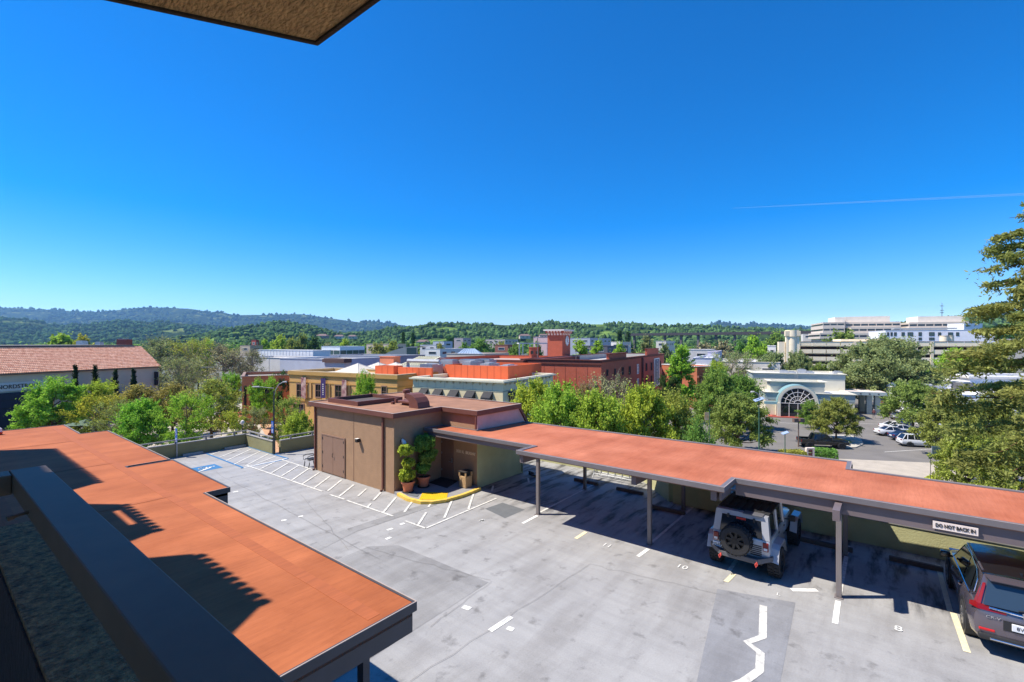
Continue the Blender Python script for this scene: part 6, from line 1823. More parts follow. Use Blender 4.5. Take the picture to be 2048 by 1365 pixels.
# curved barrel roof
q = D(835, 172); t = thing('barrel_roof_hall', 'hall with curved grey metal roof and glazed end', 'building', (q.x, q.y, STREET))
uw = vd(-80); n_ = 12; Lb = along(q, uw, 765); zb_, zt_ = ZR(712, 172), ZR(693, 172)
v = []
for off in (0, 18):
    for i in range(n_ + 1):
        k = i / n_; p = q + uw * (Lb * k) + Vector((-uw.y, uw.x, 0)) * -off; v.append((p.x, p.y, zb_ + (zt_ - zb_) * math.cos(k * math.pi / 2) ** .8))
mb = MB(); mb.add(v, [(i, i + 1, n_ + 2 + i, n_ + 1 + i) for i in range(n_)]); mb.build('roof', colmat((176, 172, 178)), t)
mb = MB(); mb.add(v[:n_ + 1] + [(q.x + uw.x * Lb, q.y + uw.y * Lb, STREET), (q.x, q.y, STREET)], [tuple(range(n_ + 3))]); mb.build('wall', colmat((170, 168, 160)), t)
mb = MB()
e = Vector((uw.y, -uw.x, 0)) * .25
if (q + e).length > q.length: e = -e
mb.add([(q.x + e.x + uw.x * Lb * a, q.y + e.y + uw.y * Lb * a, z) for a, z in ((.02, zb_ - 1), (.02, zt_ - .5), (.30, zb_ + (zt_ - zb_) * .84), (.30, zb_ - 1))], [(0, 1, 2, 3)]); mb.build('window', M['glass_green'], t)
# orange square panel, gabled greenish roof, glass hip
q = D(787, 96); t = block('square orange stucco panel house on the mall roof', q, GR, 2, along(q, GL, 759.5), ZR(713.5, 96), (222, 132, 96), z0=0, name='roof_house', cat='building', par=.2)
q = D(845, 92); t = thing('gabled_hall', 'hall with pale green ribbed gable roof behind the ochre building', 'building', (q.x, q.y, 0))
Lg = along(q, GL, 800); zr_ = ZR(714, 96); ze = ZR(731, 92); Wg = 12
ridge = [q + GR * Wg * .5, q + GR * Wg * .5 + GL * Lg]; ev = [q, q + GL * Lg, q + GR * Wg, q + GR * Wg + GL * Lg]
# gable faces the left end; roof planes run along GL
mb = MB(); mb.add([(p.x, p.y, z) for p, z in ((ev[0], ze), (ev[1], ze), (ridge[1], zr_), (ridge[0], zr_), (ev[2], ze), (ev[3], ze))], [(0, 3, 2, 1), (4, 5, 2, 3)]); mb.build('roof', colmat((196, 192, 164)), t)
mb = MB(); mb.prism([(p.x, p.y) for p in (ev[0], ev[2], ev[3], ev[1])], .01, ze - .02); mb.add([(p.x, p.y, z) for p, z in ((ev[0], ze), (ev[2], ze), (ridge[0], zr_), (ev[1], ze), (ev[3], ze), (ridge[1], zr_))], [(0, 1, 2), (3, 5, 4)]); mb.build('wall', colmat((214, 208, 190)), t)
for i in range(1, 10):
    p0 = q + GL * (Lg * i / 10); p1 = ridge[0] + GL * (Lg * i / 10); mb = MB(); mb.tube([(p0.x, p0.y, ze + .03), (p1.x, p1.y, zr_ + .03)], .06, 4); mb.build('roof_rib', colmat((170, 168, 144)), t)
t, C, L_, W_ = fb('low beige block carrying the blue hipped skylight', 893, 970, 1018, 708, 150, (200, 186, 172), roof=(180, 176, 170))
q = D(940, 158); t = thing('hipped_skylight', 'blue grey hipped skylight on the beige block', 'skylight', (q.x, q.y, 2.5))
zb_, zt_ = ZR(710, 158), ZR(697.5, 158); uw = vd(-84); uv = Vector((-uw.y, uw.x, 0))
b_ = [q - uw * 4.4 - uv * 3, q - uw * 4.4 + uv * 3, q + uw * 4.4 + uv * 3, q + uw * 4.4 - uv * 3]; r_ = [q - uw * 1.6, q + uw * 1.9]
mb = MB(); mb.add([(p.x, p.y, zb_) for p in b_] + [(p.x, p.y, zt_) for p in r_], [(0, 1, 4), (1, 2, 5, 4), (2, 3, 5), (3, 0, 4, 5)]); mb.build('glazing', colmat((150, 170, 196)), t)
for i in range(1, 8):
    for s_ in (-1, 1):
        k = i / 8; p0 = q + uw * (-4.4 + 8.8 * k) + uv * 3 * s_; p1 = q + uw * (-1.6 + 3.5 * k); mb = MB(); mb.tube([(p0.x, p0.y, zb_ + .03), (p1.x, p1.y, zt_ + .05)], .06, 4); mb.build('rib', colmat((110, 128, 150)), t)
# white frame structure left of the tower
q = D(1038, 150); t = thing('frame_canopy', 'thin white steel frame canopy left of the clock tower', 'canopy', (q.x, q.y, 0)); uw = vd(84)
L_ = along(q, uw, 1096); zt = ZR(686, 150)
mb = MB(); mb.obox(q, uw, L_, 6, zt - .35, zt); mb.build('roof', M['edge_white'], t)
for k in (0, .12, .36, .62, .97):
    p = q + uw * L_ * k; mb = MB(); mb.obox(p, uw, .3, .3, STREET, zt - .36); mb.build('post', M['edge_white'], t)
t, C, L_, W_ = fb('pinkish tall wall behind the clock tower', 1067, 1096, 1102, 674, 190, (214, 180, 178))
# distant blocks
far = [
    (480, 500, 526, 691, 280, (176, 160, 140), 'flat beige roofed block above the bare sycamores'),
    (503, 512, 517, 680, 300, (150, 62, 56), 'tiny dark red stair box on the beige roofed block'),
    (733, 790, 812, 688, 270, (196, 178, 158), 'low beige block behind the golden trees'),
    (840, 872, 892, 690, 300, (206, 204, 204), 'pale terraced offices, lower left block'),
    (866, 888, 905, 683, 330, (186, 192, 204), 'blue grey roofed offices above the pale terraces'),
    (850, 880, 930, 698, 250, (222, 220, 216), 'white low roofs in front of the terraced offices'),
    (908, 926, 942, 676, 400, (170, 160, 160), 'small grey house at the foot of the wooded hill'),
    (965, 1010, 1036, 679, 420, (196, 184, 176), 'long pale roofed house below the meadow'),
    (990, 1016, 1036, 690, 260, (150, 96, 80), 'brick coloured low house behind the green trees'),
    (1140, 1180, 1222, 676, 330, (176, 180, 190), 'long grey hall with white band right of the clock tower'),
    (1222, 1240, 1262, 684, 270, (206, 200, 190), 'pale low block right of the grey hall'),
    (1160, 1215, 1256, 692, 240, (96, 94, 102), 'dark low office block behind the brick parapet'),
    (1312, 1332, 1350, 682, 300, (226, 216, 200), 'cream box building beyond the brick parking house'),
    (1386, 1424, 1440, 716, 118, (206, 208, 216), 'white flat roofed shop by the tall green column tree'),
    (1416, 1430, 1444, 704, 140, (196, 190, 204), 'lilac house beside the dark green tree'),
    (1350, 1420, 1470, 700, 200, (206, 200, 196), 'long pale building across the street beyond the trees'),
    (1536, 1552, 1572, 692, 185, (226, 224, 222), 'white house left of the beige stair tower'),
    (1420, 1560, 1590, 725, 118, (226, 218, 206), 'cream low shops left of the beige stair tower'),
    (1606, 1624, 1640, 668, 380, (214, 208, 200), 'cream house right of the beige stair tower'),
    
]
for x0, xc, x1, yt, d_, col, lb in far:
    t, C, L_, W_ = fb(lb, x0, xc, x1, yt, d_, col, roof=(206, 204, 202), lmax=90)
    zt = ZR(yt, d_)
    n = min(8, max(1, int(L_ / 5)))
    for i in range(n): win(t, C + GL * L_ - GL * (L_ * (i + .25) / n), -GL, zt - 3.0, L_ / n * .5, 1.5, fm='edge_white', gm='glass_blue', ft=.15)
    n = min(5, max(1, int(min(W_, 40) / 6)))
    for i in range(n): win(t, C + GR * (W_ * (i + .25) / n), GR, zt - 3.0, W_ / n * .5, 1.5, fm='edge_white', gm='glass_blue', ft=.15)
q = D(1394, 104); t = block('brick fronted corner shop with white roof across the street', q, vd(70), 7.5, 12, ZR(733, 104), (178, 104, 74), (232, 230, 230), cope=(226, 224, 222))
winpx(t, q, vd(70), 1400, 1416, 756, 776, fm='stucco_dark', mull=(3, 1)); winpx(t, q, vd(70), 1420, 1440, 756, 776, fm='stucco_dark', mull=(3, 1))
mb = MB(); mb.obox(q, vd(70), 7.5, .6, ZR(756, 104), ZR(752, 104), y0=-.6); mb.build('shop_canopy', colmat((120, 84, 70)), t)
# viaduct
q0, q1 = D(1250, 520), D(1660, 400)
u_ = (q1 - q0); L_ = u_.length; u_.normalize()
vt = thing('viaduct', 'long dark elevated railway viaduct across the valley', 'viaduct', (q0.x, q0.y, STREET))
z_ = ZR(664, 440)
mb = MB(); mb.obox(q0, u_, L_, 8, z_ - 2.6, z_); mb.build('deck', colmat((70, 66, 70)), vt)
for i in range(11):
    mb = MB(); mb.obox(q0 + u_ * (L_ * (i + .5) / 11), u_, 1.8, 3, STREET, z_ - 2.61, y0=2); mb.build('pier', colmat((104, 98, 98)), vt)

# ================================================================== BANK WITH THE ARCHED ENTRANCE
zr = -2.8; A = D(1531, FPX * 9.8 / 97.6); B = D(1709.6, FPX * 9.8 / 103.4)
u_ = (B - A); Lf = u_.length; u_.normalize(); nb = Vector((-u_.y, u_.x, 0))
bk = thing('bank', 'grey green bank building with arched glass entrance', 'building', (A.x, A.y, STREET))
dm('bank_wall', srgb(212, 206, 186), .9, var=.05, scale=.6); dm('bank_band', srgb(150, 164, 164), .8, var=.05, scale=.6); dm('bank_teal', srgb(128, 164, 168), .5, var=.05); dm('bank_roof', srgb(236, 234, 232), .9, var=.1, scale=.5)
def ring_block(o, L_, W_, z0, z1, wall, band, x0=0, y0=0, bh=1.0, name='wall', flare=.3):
    p0 = o + u_ * x0 + nb * y0
    pl_ = rect(p0, u_, L_, W_)
    mb = MB(); mb.prism(pl_, z0, z1 - .4, 0, 1); mb.build(name, [M[wall], M['bank_roof']], bk)
    mb = MB(); mb.strip(pl_, z1 - bh, z1 - .12, out=.06, th=.0); mb.build('band', M[band], bk)  # grey strip: the shadow under the coping put into the colour
    mb = MB(); mb.strip(pl_, z1 - .399, z1 - .1, out=0, th=.3); mb.build('parapet', M[wall], bk)
    mb = MB(); mb.strip(pl_, z1 - .118, z1, out=flare, th=.35); mb.build('coping', M['bank_wall'], bk)
ring_block(A, Lf, 20, STREET + .01, zr, 'bank_wall', 'bank_band', bh=1.5)
x0 = along(A + nb * 9, u_, 1505); x1 = along(A + nb * 9, u_, 1690)
ring_block(A, x1 - x0, 11, zr - .39, ZR(747, 101), 'bank_wall', 'bank_band', x0=x0, y0=9, bh=1.2, name='upper_wall')
x0 = along(A + nb * 2, u_, 1541); x1 = along(A + nb * 2, u_, 1649)
ring_block(A, x1 - x0, 4.5, zr - .39, ZR(763, 95), 'bank_wall', 'bank_band', x0=x0, y0=2, bh=1.1, name='entrance_block', flare=.6)
xc_ = along(A, u_, 1592.5); cz = ZR(806, 93); ro, ri = 3.55, 3.0
def arch_ring(name, r0, r1, y0, y1, m, a0=0, a1=math.pi, n=28, parent=bk):
    mb = MB(); v = []
    for i in range(n + 1):
        a = a0 + (a1 - a0) * i / n
        for r_, y_ in ((r0, y0), (r1, y0), (r1, y1), (r0, y1)):
            p = A + u_ * (xc_ + r_ * math.cos(a)) + nb * y_; v.append((p.x, p.y, cz + r_ * math.sin(a)))
    mb.add(v, [(i * 4 + k, i * 4 + (k + 1) % 4, (i + 1) * 4 + (k + 1) % 4, (i + 1) * 4 + k) for i in range(n) for k in range(4)] + [(0, 1, 2, 3), (n * 4 + 3, n * 4 + 2, n * 4 + 1, n * 4)])
    return mb.build(name, M[m], parent)
arch_ring('arch_hood', ri + .3, ro + .02, -1.6, 1.4, 'bank_teal')
arch_ring('arch_face', ri, ri + .46, -1.7, -1.6, 'bank_wall')
for s_ in (-1, 1):
    mb = MB(); mb.obox(A, u_, .6, 2.0, STREET + .02, cz, y0=-2.0, x0=xc_ + s_ * 3.3 - .3); mb.build('pier', M['bank_wall'], bk)
    mb = MB(); mb.obox(A, u_, 2.2, .7, cz - .3, cz + .2, y0=-1.9, x0=xc_ + (3.6 if s_ > 0 else -5.8)); mb.build('shoulder', M['bank_teal'], bk)
mb = MB(); pts = [A + u_ * (xc_ + ri * math.cos(a)) + nb * -1.5 + Vector((0, 0, cz + ri * math.sin(a))) for a in np.linspace(0, math.pi, 25)]
pts += [A + u_ * (xc_ - ri) + nb * -1.5 + Vector((0, 0, STREET + .1)), A + u_ * (xc_ + ri) + nb * -1.5 + Vector((0, 0, STREET + .1))]
mb.add([tuple(p) for p in pts], [tuple(range(len(pts)))[::-1]]); gl = mb.build('window', M['glass_dark'], bk)
for r_ in (ri - .06, 2.15, 1.35, .6): arch_ring('glazing_bar', r_ - .05, r_ + .05, -1.62, -1.51, 'edge_white', parent=gl)
for k in range(1, 8):
    a = math.pi * k / 8; p0 = A + u_ * (xc_ + .6 * math.cos(a)) + nb * -1.57 + Vector((0, 0, cz + .6 * math.sin(a))); p1 = A + u_ * (xc_ + ri * math.cos(a)) + nb * -1.57 + Vector((0, 0, cz + ri * math.sin(a)))
    mb = MB(); mb.tube([p0, p1], .05, 4); mb.build('glazing_bar', M['edge_white'], gl)
for x in (-3, -1.5, 0, 1.5, 3):
    mb = MB(); mb.obox(A, u_, .1, .1, STREET + .1, cz, y0=-1.62, x0=xc_ + x - .05); mb.build('glazing_bar', M['edge_white'], gl)
mb = MB(); mb.obox(A, u_, 6.0, .1, cz - .05, cz + .05, y0=-1.635, x0=xc_ - 3); mb.build('transom', M['edge_white'], gl)
mb = MB(); mb.obox(A, u_, Lf * .45, 2.4, STREET + .011, STREET + .14, y0=-2.5, x0=xc_ - 5); mb.build('step', M['kerb_red'], bk)
for px, h in ((1560, .7), (1596, 1.0), (1612, .6), (1668, .7), (1576, .5)):
    q = A + nb * 13 + u_ * along(A + nb * 13, u_, px); roof_unit(bk, q, u_, 1.6, 1.4, h, ZR(747, 101) - .42)
q = A + nb * 8.7 + u_ * along(A + nb * 8.7, u_, 1590); mb = MB()
for s_ in (0, .5): mb.tube([tuple(q + u_ * s_ + Vector((0, 0, zr))), tuple(q + u_ * s_ + Vector((0, 0, ZR(744, 101))))], .03, 4)
for k in range(9): mb.tube([tuple(q + Vector((0, 0, zr + .4 + k * .38))), tuple(q + u_ * .5 + Vector((0, 0, zr + .4 + k * .38)))], .025, 4)
mb.build('ladder', M['galv'], bk)
# drive-through canopy
q = A + u_ * (Lf + .05) + nb * 7; 
mb = MB(); mb.obox(q, u_, 7.3, 7, zr - .75, zr - .1); mb.build('drive_through_roof', M['bank_band'], bk)
mb = MB(); mb.obox(q, u_, 7.0, 6.6, zr - .098, zr - .05, x0=.15, y0=.2); mb.build('drive_through_top', M['sign_ivory'], bk)
for x, y in ((4.2, 1.2), (5.6, 1.2), (4.2, 5.6)):
    mb = MB(); mb.obox(q, u_, .9, .9, STREET + .02, zr - .76, x0=x, y0=y); mb.build('column', M['bank_band'], bk)
for k in range(5):
    mb = MB(); mb.obox(q, u_, .25, .03, zr - .55, zr - .35, x0=1.2 + k * 1.5, y0=-.03); mb.build('downlight', M['black_plastic'], bk)
# shop with the blue awning
q = D(1690, 122); t = block('glazed teal shop with orange post and blue awning behind the bank', q, vd(112), 12, 10, ZR(752, 122), (150, 176, 180)); uu = vd(112)
winpx(t, q, uu, 1697, 1716, 758, 768, gm='glass_green', mull=(3, 1)); a = wallpx(q, uu, 1719); mb = MB(); mb.obox(a, uu, .7, .7, STREET, ZR(752, 122) + .1, y0=-.7); mb.build('post', M['orange_screen'], t)
dm('awn_blue', srgb(40, 128, 190), .7, var=.05)
a = wallpx(q, uu, 1727); mb = MB(); p = a + Vector((uu.y, -uu.x, 0)) * 2; zz_ = ZR(766, 120)
mb.add([(a.x, a.y, zz_ + .5), (a.x + uu.x * 5, a.y + uu.y * 5, zz_ + .5), (p.x + uu.x * 5, p.y + uu.y * 5, zz_ - .4), (p.x, p.y, zz_ - .4), (p.x + uu.x * 5, p.y + uu.y * 5, zz_ - .8), (p.x, p.y, zz_ - .8)], [(0, 3, 2, 1), (3, 5, 4, 2)]); mb.build('awning', M['awn_blue'], t)

# ================================================================== BEIGE PARKING GARAGE
dg_ = 185; u_ = vd(111); C = D(1597, dg_); Lg = along(C, u_, 1962)
gp = thing('parking_garage', 'beige concrete parking garage with panelled decks', 'building', (C.x, C.y, STREET))
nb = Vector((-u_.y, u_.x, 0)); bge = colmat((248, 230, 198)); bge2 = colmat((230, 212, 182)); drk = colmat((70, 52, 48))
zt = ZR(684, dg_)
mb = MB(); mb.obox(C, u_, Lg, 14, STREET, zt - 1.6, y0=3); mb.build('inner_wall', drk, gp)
lev = [zt - 2.85 * k for k in range(5)]
for k, z in enumerate(lev):
    if z - 1.6 < STREET: continue
    mb = MB(); mb.obox(C, u_, Lg, 17, z - 1.9, z - 1.56, y0=.2); mb.build('floor_slab', bge2, gp)
npan = 12
pm_ = MB(); pm_.box(.12, Lg / npan - .12, -.2, .1, 0, 1.5); pmesh = pm_.build('panel', bge, mesh_only=True)
cm_ = MB(); cm_.box(0, .7, -.32, .3, STREET, zt + .1); 
for z in lev:
    if z - 1.6 < STREET: continue
    for i in range(npan): q = C + u_ * (Lg * i / npan); put('panel', pmesh, gp, (q.x, q.y, z - 1.55), math.atan2(u_.y, u_.x))
for i in range(npan + 1):
    if i in (0, 4, 8, 9, 12):
        q = C + u_ * (Lg * i / npan - .35); mb = MB(); mb.obox(q, u_, .9, .5, STREET, zt + .15, y0=-.35); mb.build('pier', bge2, gp)
mb = MB(); mb.obox(C, u_, Lg, .5, zt - .04, zt + .12, y0=-.3); mb.build('coping', colmat((120, 96, 84)), gp)
mb = MB(); mb.obox(C, u_, 20, 12, zt + .13, ZR(679, 190), y0=8, x0=16); mb.build('ramp_wall', bge, gp)
stw = thing('stair_tower', 'tall beige stair tower with notched round top at the garage', 'tower', (*D(1584, 180)[:2], STREET))
q = D(1584, 180); z1 = ZR(661, 180)
mb = MB(); mb.lathe([(2.0, 0), (2.0, z1 - STREET - 2.6), (2.3, z1 - STREET - 2.4), (2.3, z1 - STREET)], (q.x, q.y, STREET), 18); mb.build('shaft', bge, stw, smooth=True)
for k in (-1, 1):
    p = q + u_ * k * 1.75; mb = MB(); mb.obox(p - u_ * .45, u_, .9, 2.2, STREET, z1 - 2.2, y0=-1.6); mb.build('fin', bge, stw)
    mb = MB(); mb.obox(p - u_ * .75, u_, 1.5, 2.6, z1 - 2.19, z1 - .3, y0=-2.0); mb.build('fin_head', bge2, stw)
p = q - u_ * 4.6; mb = MB(); mb.obox(p, u_, 2.2, 3, STREET, ZR(684, 180), y0=-1); mb.build('side_fin', bge, stw)

# ================================================================== OFFICE TERRACES, WHITE BUILDINGS ON THE RIGHT
do = 330; sc = do / FPX; u_ = vd(112); off_m, offw = colmat((206, 194, 180)), 'glass_blue'
of = thing('office_block', 'long terraced white office block on the rise at the right', 'building', (*D(1646, do)[:2], STREET)); nb = Vector((-u_.y, u_.x, 0))
def tier(x0, x1, y0, y1, back, dpt=40, win_=True):
    C = D(1646, do) + nb * back; a = C + u_ * along(C, u_, x0); L_ = along(C, u_, x1) - along(C, u_, x0); d_ = dd(a); z1_, z0_ = ZR(y0, d_), ZR(y1, d_)
    h = z1_ - z0_
    mb = MB(); mb.obox(a, u_, L_, dpt, z0_, z1_ - h * .62 if win_ else z1_, 0); mb.build('spandrel' if win_ else 'penthouse', off_m if win_ else colmat((236, 224, 208)), of)
    if win_:
        mb = MB(); mb.obox(a, u_, L_ - .6, dpt - .6, z1_ - h * .619, z1_ - h * .3, y0=.5, x0=.3); mb.build('window_band', M[offw], of)
        mb = MB(); mb.obox(a, u_, L_, dpt, z1_ - h * .299, z1_); mb.build('spandrel', off_m, of)
        n = int(L_ / 4)
        for i in range(n + 1):
            mb = MB(); mb.obox(a + u_ * (i * (L_ - .5) / n), u_, .35, .6, z0_ + h * .38, z1_ - h * .3, y0=.0); mb.build('mullion', off_m, of)
tier(1646, 1690, 645, 655, 0); tier(1646, 1690, 655, 666, -.4); tier(1640, 1690, 666, 678, -.8)
tier(1690.5, 1802, 645, 657, 6); tier(1702, 1802, 655, 667, -3); tier(1702, 1802, 667, 680, -6); 
tier(1818, 1938, 645, 658, 2); tier(1800, 1930, 658, 672, -2)
tier(1670, 1690, 635, 644.9, 4, 20, False); tier(1690.5, 1780, 634, 644.9, 10, 20, False); tier(1836, 1930, 633.5, 644.9, 6, 20, False)
mb = MB(); q = D(1646, do); mb.obox(q, u_, 110, 38, STREET, ZR(679, do), y0=1); mb.build('base', off_m, of)
dw = 228; u_ = vd(112); C = D(1771, dw); L_ = along(C, u_, 1990)
wb_ = block('white two storey building with square dark windows above the garage', C, u_, L_, 25, ZR(661, dw), (238, 236, 240), roof=(200, 196, 190))
for x0, x1 in ((1774, 1778), (1781, 1785), (1788, 1793), (1803, 1809), (1815, 1826), (1837, 1843.5), (1858, 1869), (1876, 1882), (1896, 1906), (1912, 1918)): winpx(wb_, C, u_, x0, x1, 665, 672.5, gm='glass_green', fm='pole_dark', mull=(2, 1), ft=.2)
for x0, x1 in ((1837, 1843.5), (1858, 1869), (1896, 1906)): winpx(wb_, C, u_, x0, x1, 675.5, 681, gm='glass_green', fm='pole_dark', mull=(2, 1), ft=.2)
q = C + u_ * along(C, u_, 1774) + Vector((0, 0, ZR(660, dw)))
mb = MB(); mb.obox(q, u_, 24, 4, ZR(659, dw), ZR(656.5, dw), y0=4, x0=4); mb.build('roof_screen', colmat((150, 156, 160)), wb_)
q = D(1928, 240); t = block('small white roof cabin at the right behind the redwood', q, vd(82), 11, 8, ZR(647, 240), (242, 240, 238)); winpx(t, q, vd(82), 1932, 1936, 650, 654, fm='pole_dark'); 
for k, (px, lb) in enumerate(((1888, 'cream drum shaped roof tank, left of a pair'), (1899, 'cream drum shaped roof tank, right of a pair'))):
    q = D(px, 192); t = thing('roof_tank', lb, 'tank', (q.x, q.y, 6.8)); mb = MB(); mb.lathe([(1.4, 0), (1.4, 2.2), (1.2, 2.35)], (q.x, q.y, ZR(684, 192)), 16); mb.build('drum', bge, t, smooth=True); mb = MB(); mb.lathe([(1.5, 0), (1.5, .15)], (q.x, q.y, ZR(684, 192) + 2.36), 16); mb.build('lid', bge2, t)
q = D(1884, 420); t = thing('radio_mast', 'thin steel radio mast above the office block', 'mast', (q.x, q.y, STREET)); zt = ZR(606, 420)
mb = MB(); mb.tube([(q.x, q.y, STREET), (q.x, q.y, zt)], [.6, .15], 6); mb.build('pole', M['post_grey'], t)
for z in (zt - 3, zt - 7, zt - 9):
    mb = MB(); mb.obox(q - vd(90) * 1.6, vd(90), 3.2, .3, z, z + .5); mb.build('antenna', M['galv'], t)
u_ = vd(108); C = D(1940, 96); t = block('white building with moulded cornice at the right edge', C, u_, 16, 12, ZR(752, 96), (238, 236, 236)); mb = MB(); mb.strip(rect(C, u_, 16, 12), ZR(757, 96), ZR(752, 96) - .13, out=.35, th=0); mb.build('cornice', M['edge_white'], t)
row_windows(t, C, u_, 4, 1.2, 2.6, ZR(790, 96), 1.4, 2.4, gm='glass_blue', ft=.12)
C = D(1774, 99); t = block('plain white garage wall beside the car park exit', C, vd(118), 13, 14, ZR(768, 96), (236, 232, 236), roof=(232, 230, 230)); winpx(t, C, vd(118), 1782, 1792, 782, 806, fm='edge_white', gm='glass_pale')
C = D(1838, 84); t = block('low white roofed building half hidden by the gold green oaks', C, vd(112), 22, 16, ZR(786, 84), (240, 240, 242), roof=(238, 236, 234)); winpx(t, C, vd(112), 1870, 1885, 792, 800, gm='glass_pale')
for px, d_, lb in ((1868, 96, 'pale blue roof unit on the low white building'), (1905, 94, 'dark grey roof unit on the low white building'), (1928, 92, 'small dark roof vent on the low white building')):
    q = D(px, d_); z = ZR(786, 84) - .6; t = thing('roof_unit', lb, 'roof unit', (q.x, q.y, z)); mb = MB(); mb.obox(q, vd(80), 2.4, 2, z, z + 1.6); mb.build('housing', M['glass_pale' if px == 1868 else 'bumper_grey'], t); mb = MB(); mb.obox(q, vd(80), 1.6, 1.4, z + 1.602, z + 1.8, x0=.3, y0=.3); mb.build('cap', M['galv'], t)
# ================================================================== HILLS
def hill_mat(name, dark, meadow, th):
    m = bpy.data.materials.new(name); m.use_nodes = True
    t = m.node_tree; b = t.nodes['Principled BSDF']; b.inputs['Roughness'].default_value = 1; b.inputs['Specular IOR Level'].default_value = 0
    N, L = t.nodes.new, t.links.new
    tc = N('ShaderNodeTexCoord')
    n = N('ShaderNodeTexNoise'); n.inputs['Scale'].default_value = .0065; n.inputs['Detail'].default_value = 10; n.inputs['Roughness'].default_value = .66
    L(tc.outputs['Object'], n.inputs['Vector'])
    r = N('ShaderNodeValToRGB'); e = r.color_ramp.elements
    e[0].position = th; e[0].color = (*dark, 1); e[1].position = th + .05; e[1].color = (*meadow, 1)
    L(n.outputs['Fac'], r.inputs[0])
    n2 = N('ShaderNodeTexNoise'); n2.inputs['Scale'].default_value = .045; n2.inputs['Detail'].default_value = 6
    L(tc.outputs['Object'], n2.inputs['Vector'])
    r2 = N('ShaderNodeValToRGB'); r2.color_ramp.elements[0].position = .35; r2.color_ramp.elements[0].color = (.55, .55, .55, 1); r2.color_ramp.elements[1].position = .65
    L(n2.outputs['Fac'], r2.inputs[0])
    x = N('ShaderNodeMix'); x.data_type = 'RGBA'; x.blend_type = 'MULTIPLY'; x.inputs['Factor'].default_value = 1
    L(r.outputs[0], x.inputs['A']); L(r2.outputs[0], x.inputs['B']); L(x.outputs['Result'], b.inputs['Base Color'])
    return m
M['hill_near'] = hill_mat('hill_near', (.05, .09, .03), (.17, .27, .06), .53)
M['hill_mid'] = hill_mat('hill_mid', (.036, .065, .024), (.19, .25, .08), .56)
M['hill_far'] = hill_mat('hill_far', (.034, .058, .026), (.20, .24, .08), .56)
lm('forest_near', (0.082, 0.146, 0.047), var=.55, hue=0, trans=.1)
lm('forest_mid', (0.070, 0.133, 0.051), var=.5, hue=0, trans=.1)
lm('forest_far', (0.066, 0.113, 0.055), var=.5, hue=0, trans=.1)
ICO = None
def blobs(name, label, C, Rr, m, rng, tall=1.0):
    """many low rounded crowns joined into one mesh"""
    bm = bmesh.new(); bmesh.ops.create_icosphere(bm, subdivisions=1, radius=1); bm.verts.ensure_lookup_table(); bm.verts.index_update()
    bv = np.array([q.co[:] for q in bm.verts]); bf = np.array([[q.index for q in f.verts] for f in bm.faces]); bm.free()
    keep = bv[bf].mean(1)[:, 2] > -.45
    bf = bf[keep]
    n = len(C)
    v = bv[None] * (1 + rng.uniform(-.3, .3, (n, len(bv), 1)))
    v = v * Rr[:, None, None]; v[:, :, 2] *= (tall * rng.uniform(.8, 1.5, (n, 1)))
    v = v + C[:, None, :]
    f = bf[None] + (np.arange(n) * len(bv))[:, None, None]
    o = link(bpy.data.objects.new(name, grid_mesh(name, v.reshape(-1, 3), f.reshape(-1, 3), m)))
    return tag(o, label, 'forest', kind='stuff')
def hill(name, ridge, d_front, d_ridge, m, x0, x1, rough, fm, nf, fr, flabel, thresh=.1, wob=0.0):
    rx, ry = [p[0] for p in ridge], [p[1] for p in ridge]
    cols, rows = 220, 30
    v = []
    for i in range(cols + 1):
        px = x0 + (x1 - x0) * i / cols
        zr = ZR(np.interp(px, rx, ry), d_ridge) - STREET
        for j in range(rows + 1):
            k = j / rows
            if k <= .8: kk = k / .8; d = d_front + (d_ridge - d_front) * kk; h = zr * (kk ** 1.25)
            else: kk = (k - .8) / .2; d = d_ridge * (1 + .14 * kk); h = zr * (1 - .75 * kk)
            p = D(px, d)
            env = math.sin(min(1, k / .8) * math.pi) if k < .8 else 0
            nn = noise.fractal(Vector((p.x, p.y, 3)) / (rough * 9), 1.0, 2.1, 5)
            h += nn * rough * env
            v.append((p.x, p.y, STREET - 1.5 + max(0, h)))
    v = np.array(v); R_ = rows + 1
    idx = np.arange((cols + 1) * R_).reshape(cols + 1, R_)
    f = np.stack([idx[:-1, :-1], idx[1:, :-1], idx[1:, 1:], idx[:-1, 1:]], -1).reshape(-1, 4)
    o = link(bpy.data.objects.new(name, grid_mesh(name, v, f, m, smooth=True))); tag(o, kind='structure')
    rng = np.random.default_rng(len(ridge) * 7 + int(d_ridge))
    g = v.reshape(cols + 1, R_, 3); C, RR = [], []
    tries = 0
    while len(C) < nf and tries < nf * 8:
        tries += 1
        a = rng.uniform(0, cols - .01); b = rng.uniform(.04, .84) ** .85 * rows
        i, j = int(a), int(b); fa, fb_ = a - i, b - j
        p = g[i, j] * (1 - fa) * (1 - fb_) + g[i + 1, j] * fa * (1 - fb_) + g[i, j + 1] * (1 - fa) * fb_ + g[i + 1, j + 1] * fa * fb_
        if noise.fractal(Vector((p[0], p[1], 0)) * .0075 * (1000 / max(600, d_ridge * .7)), 1.0, 2.0, 4) > thresh + rng.uniform(-.1, .1): continue
        r_ = fr * rng.uniform(.55, 1.25); C.append(p + np.array([0, 0, r_ * .45])); RR.append(r_)
    return blobs('forest', flabel, np.array(C), np.array(RR), M[fm], rng, 1.0)
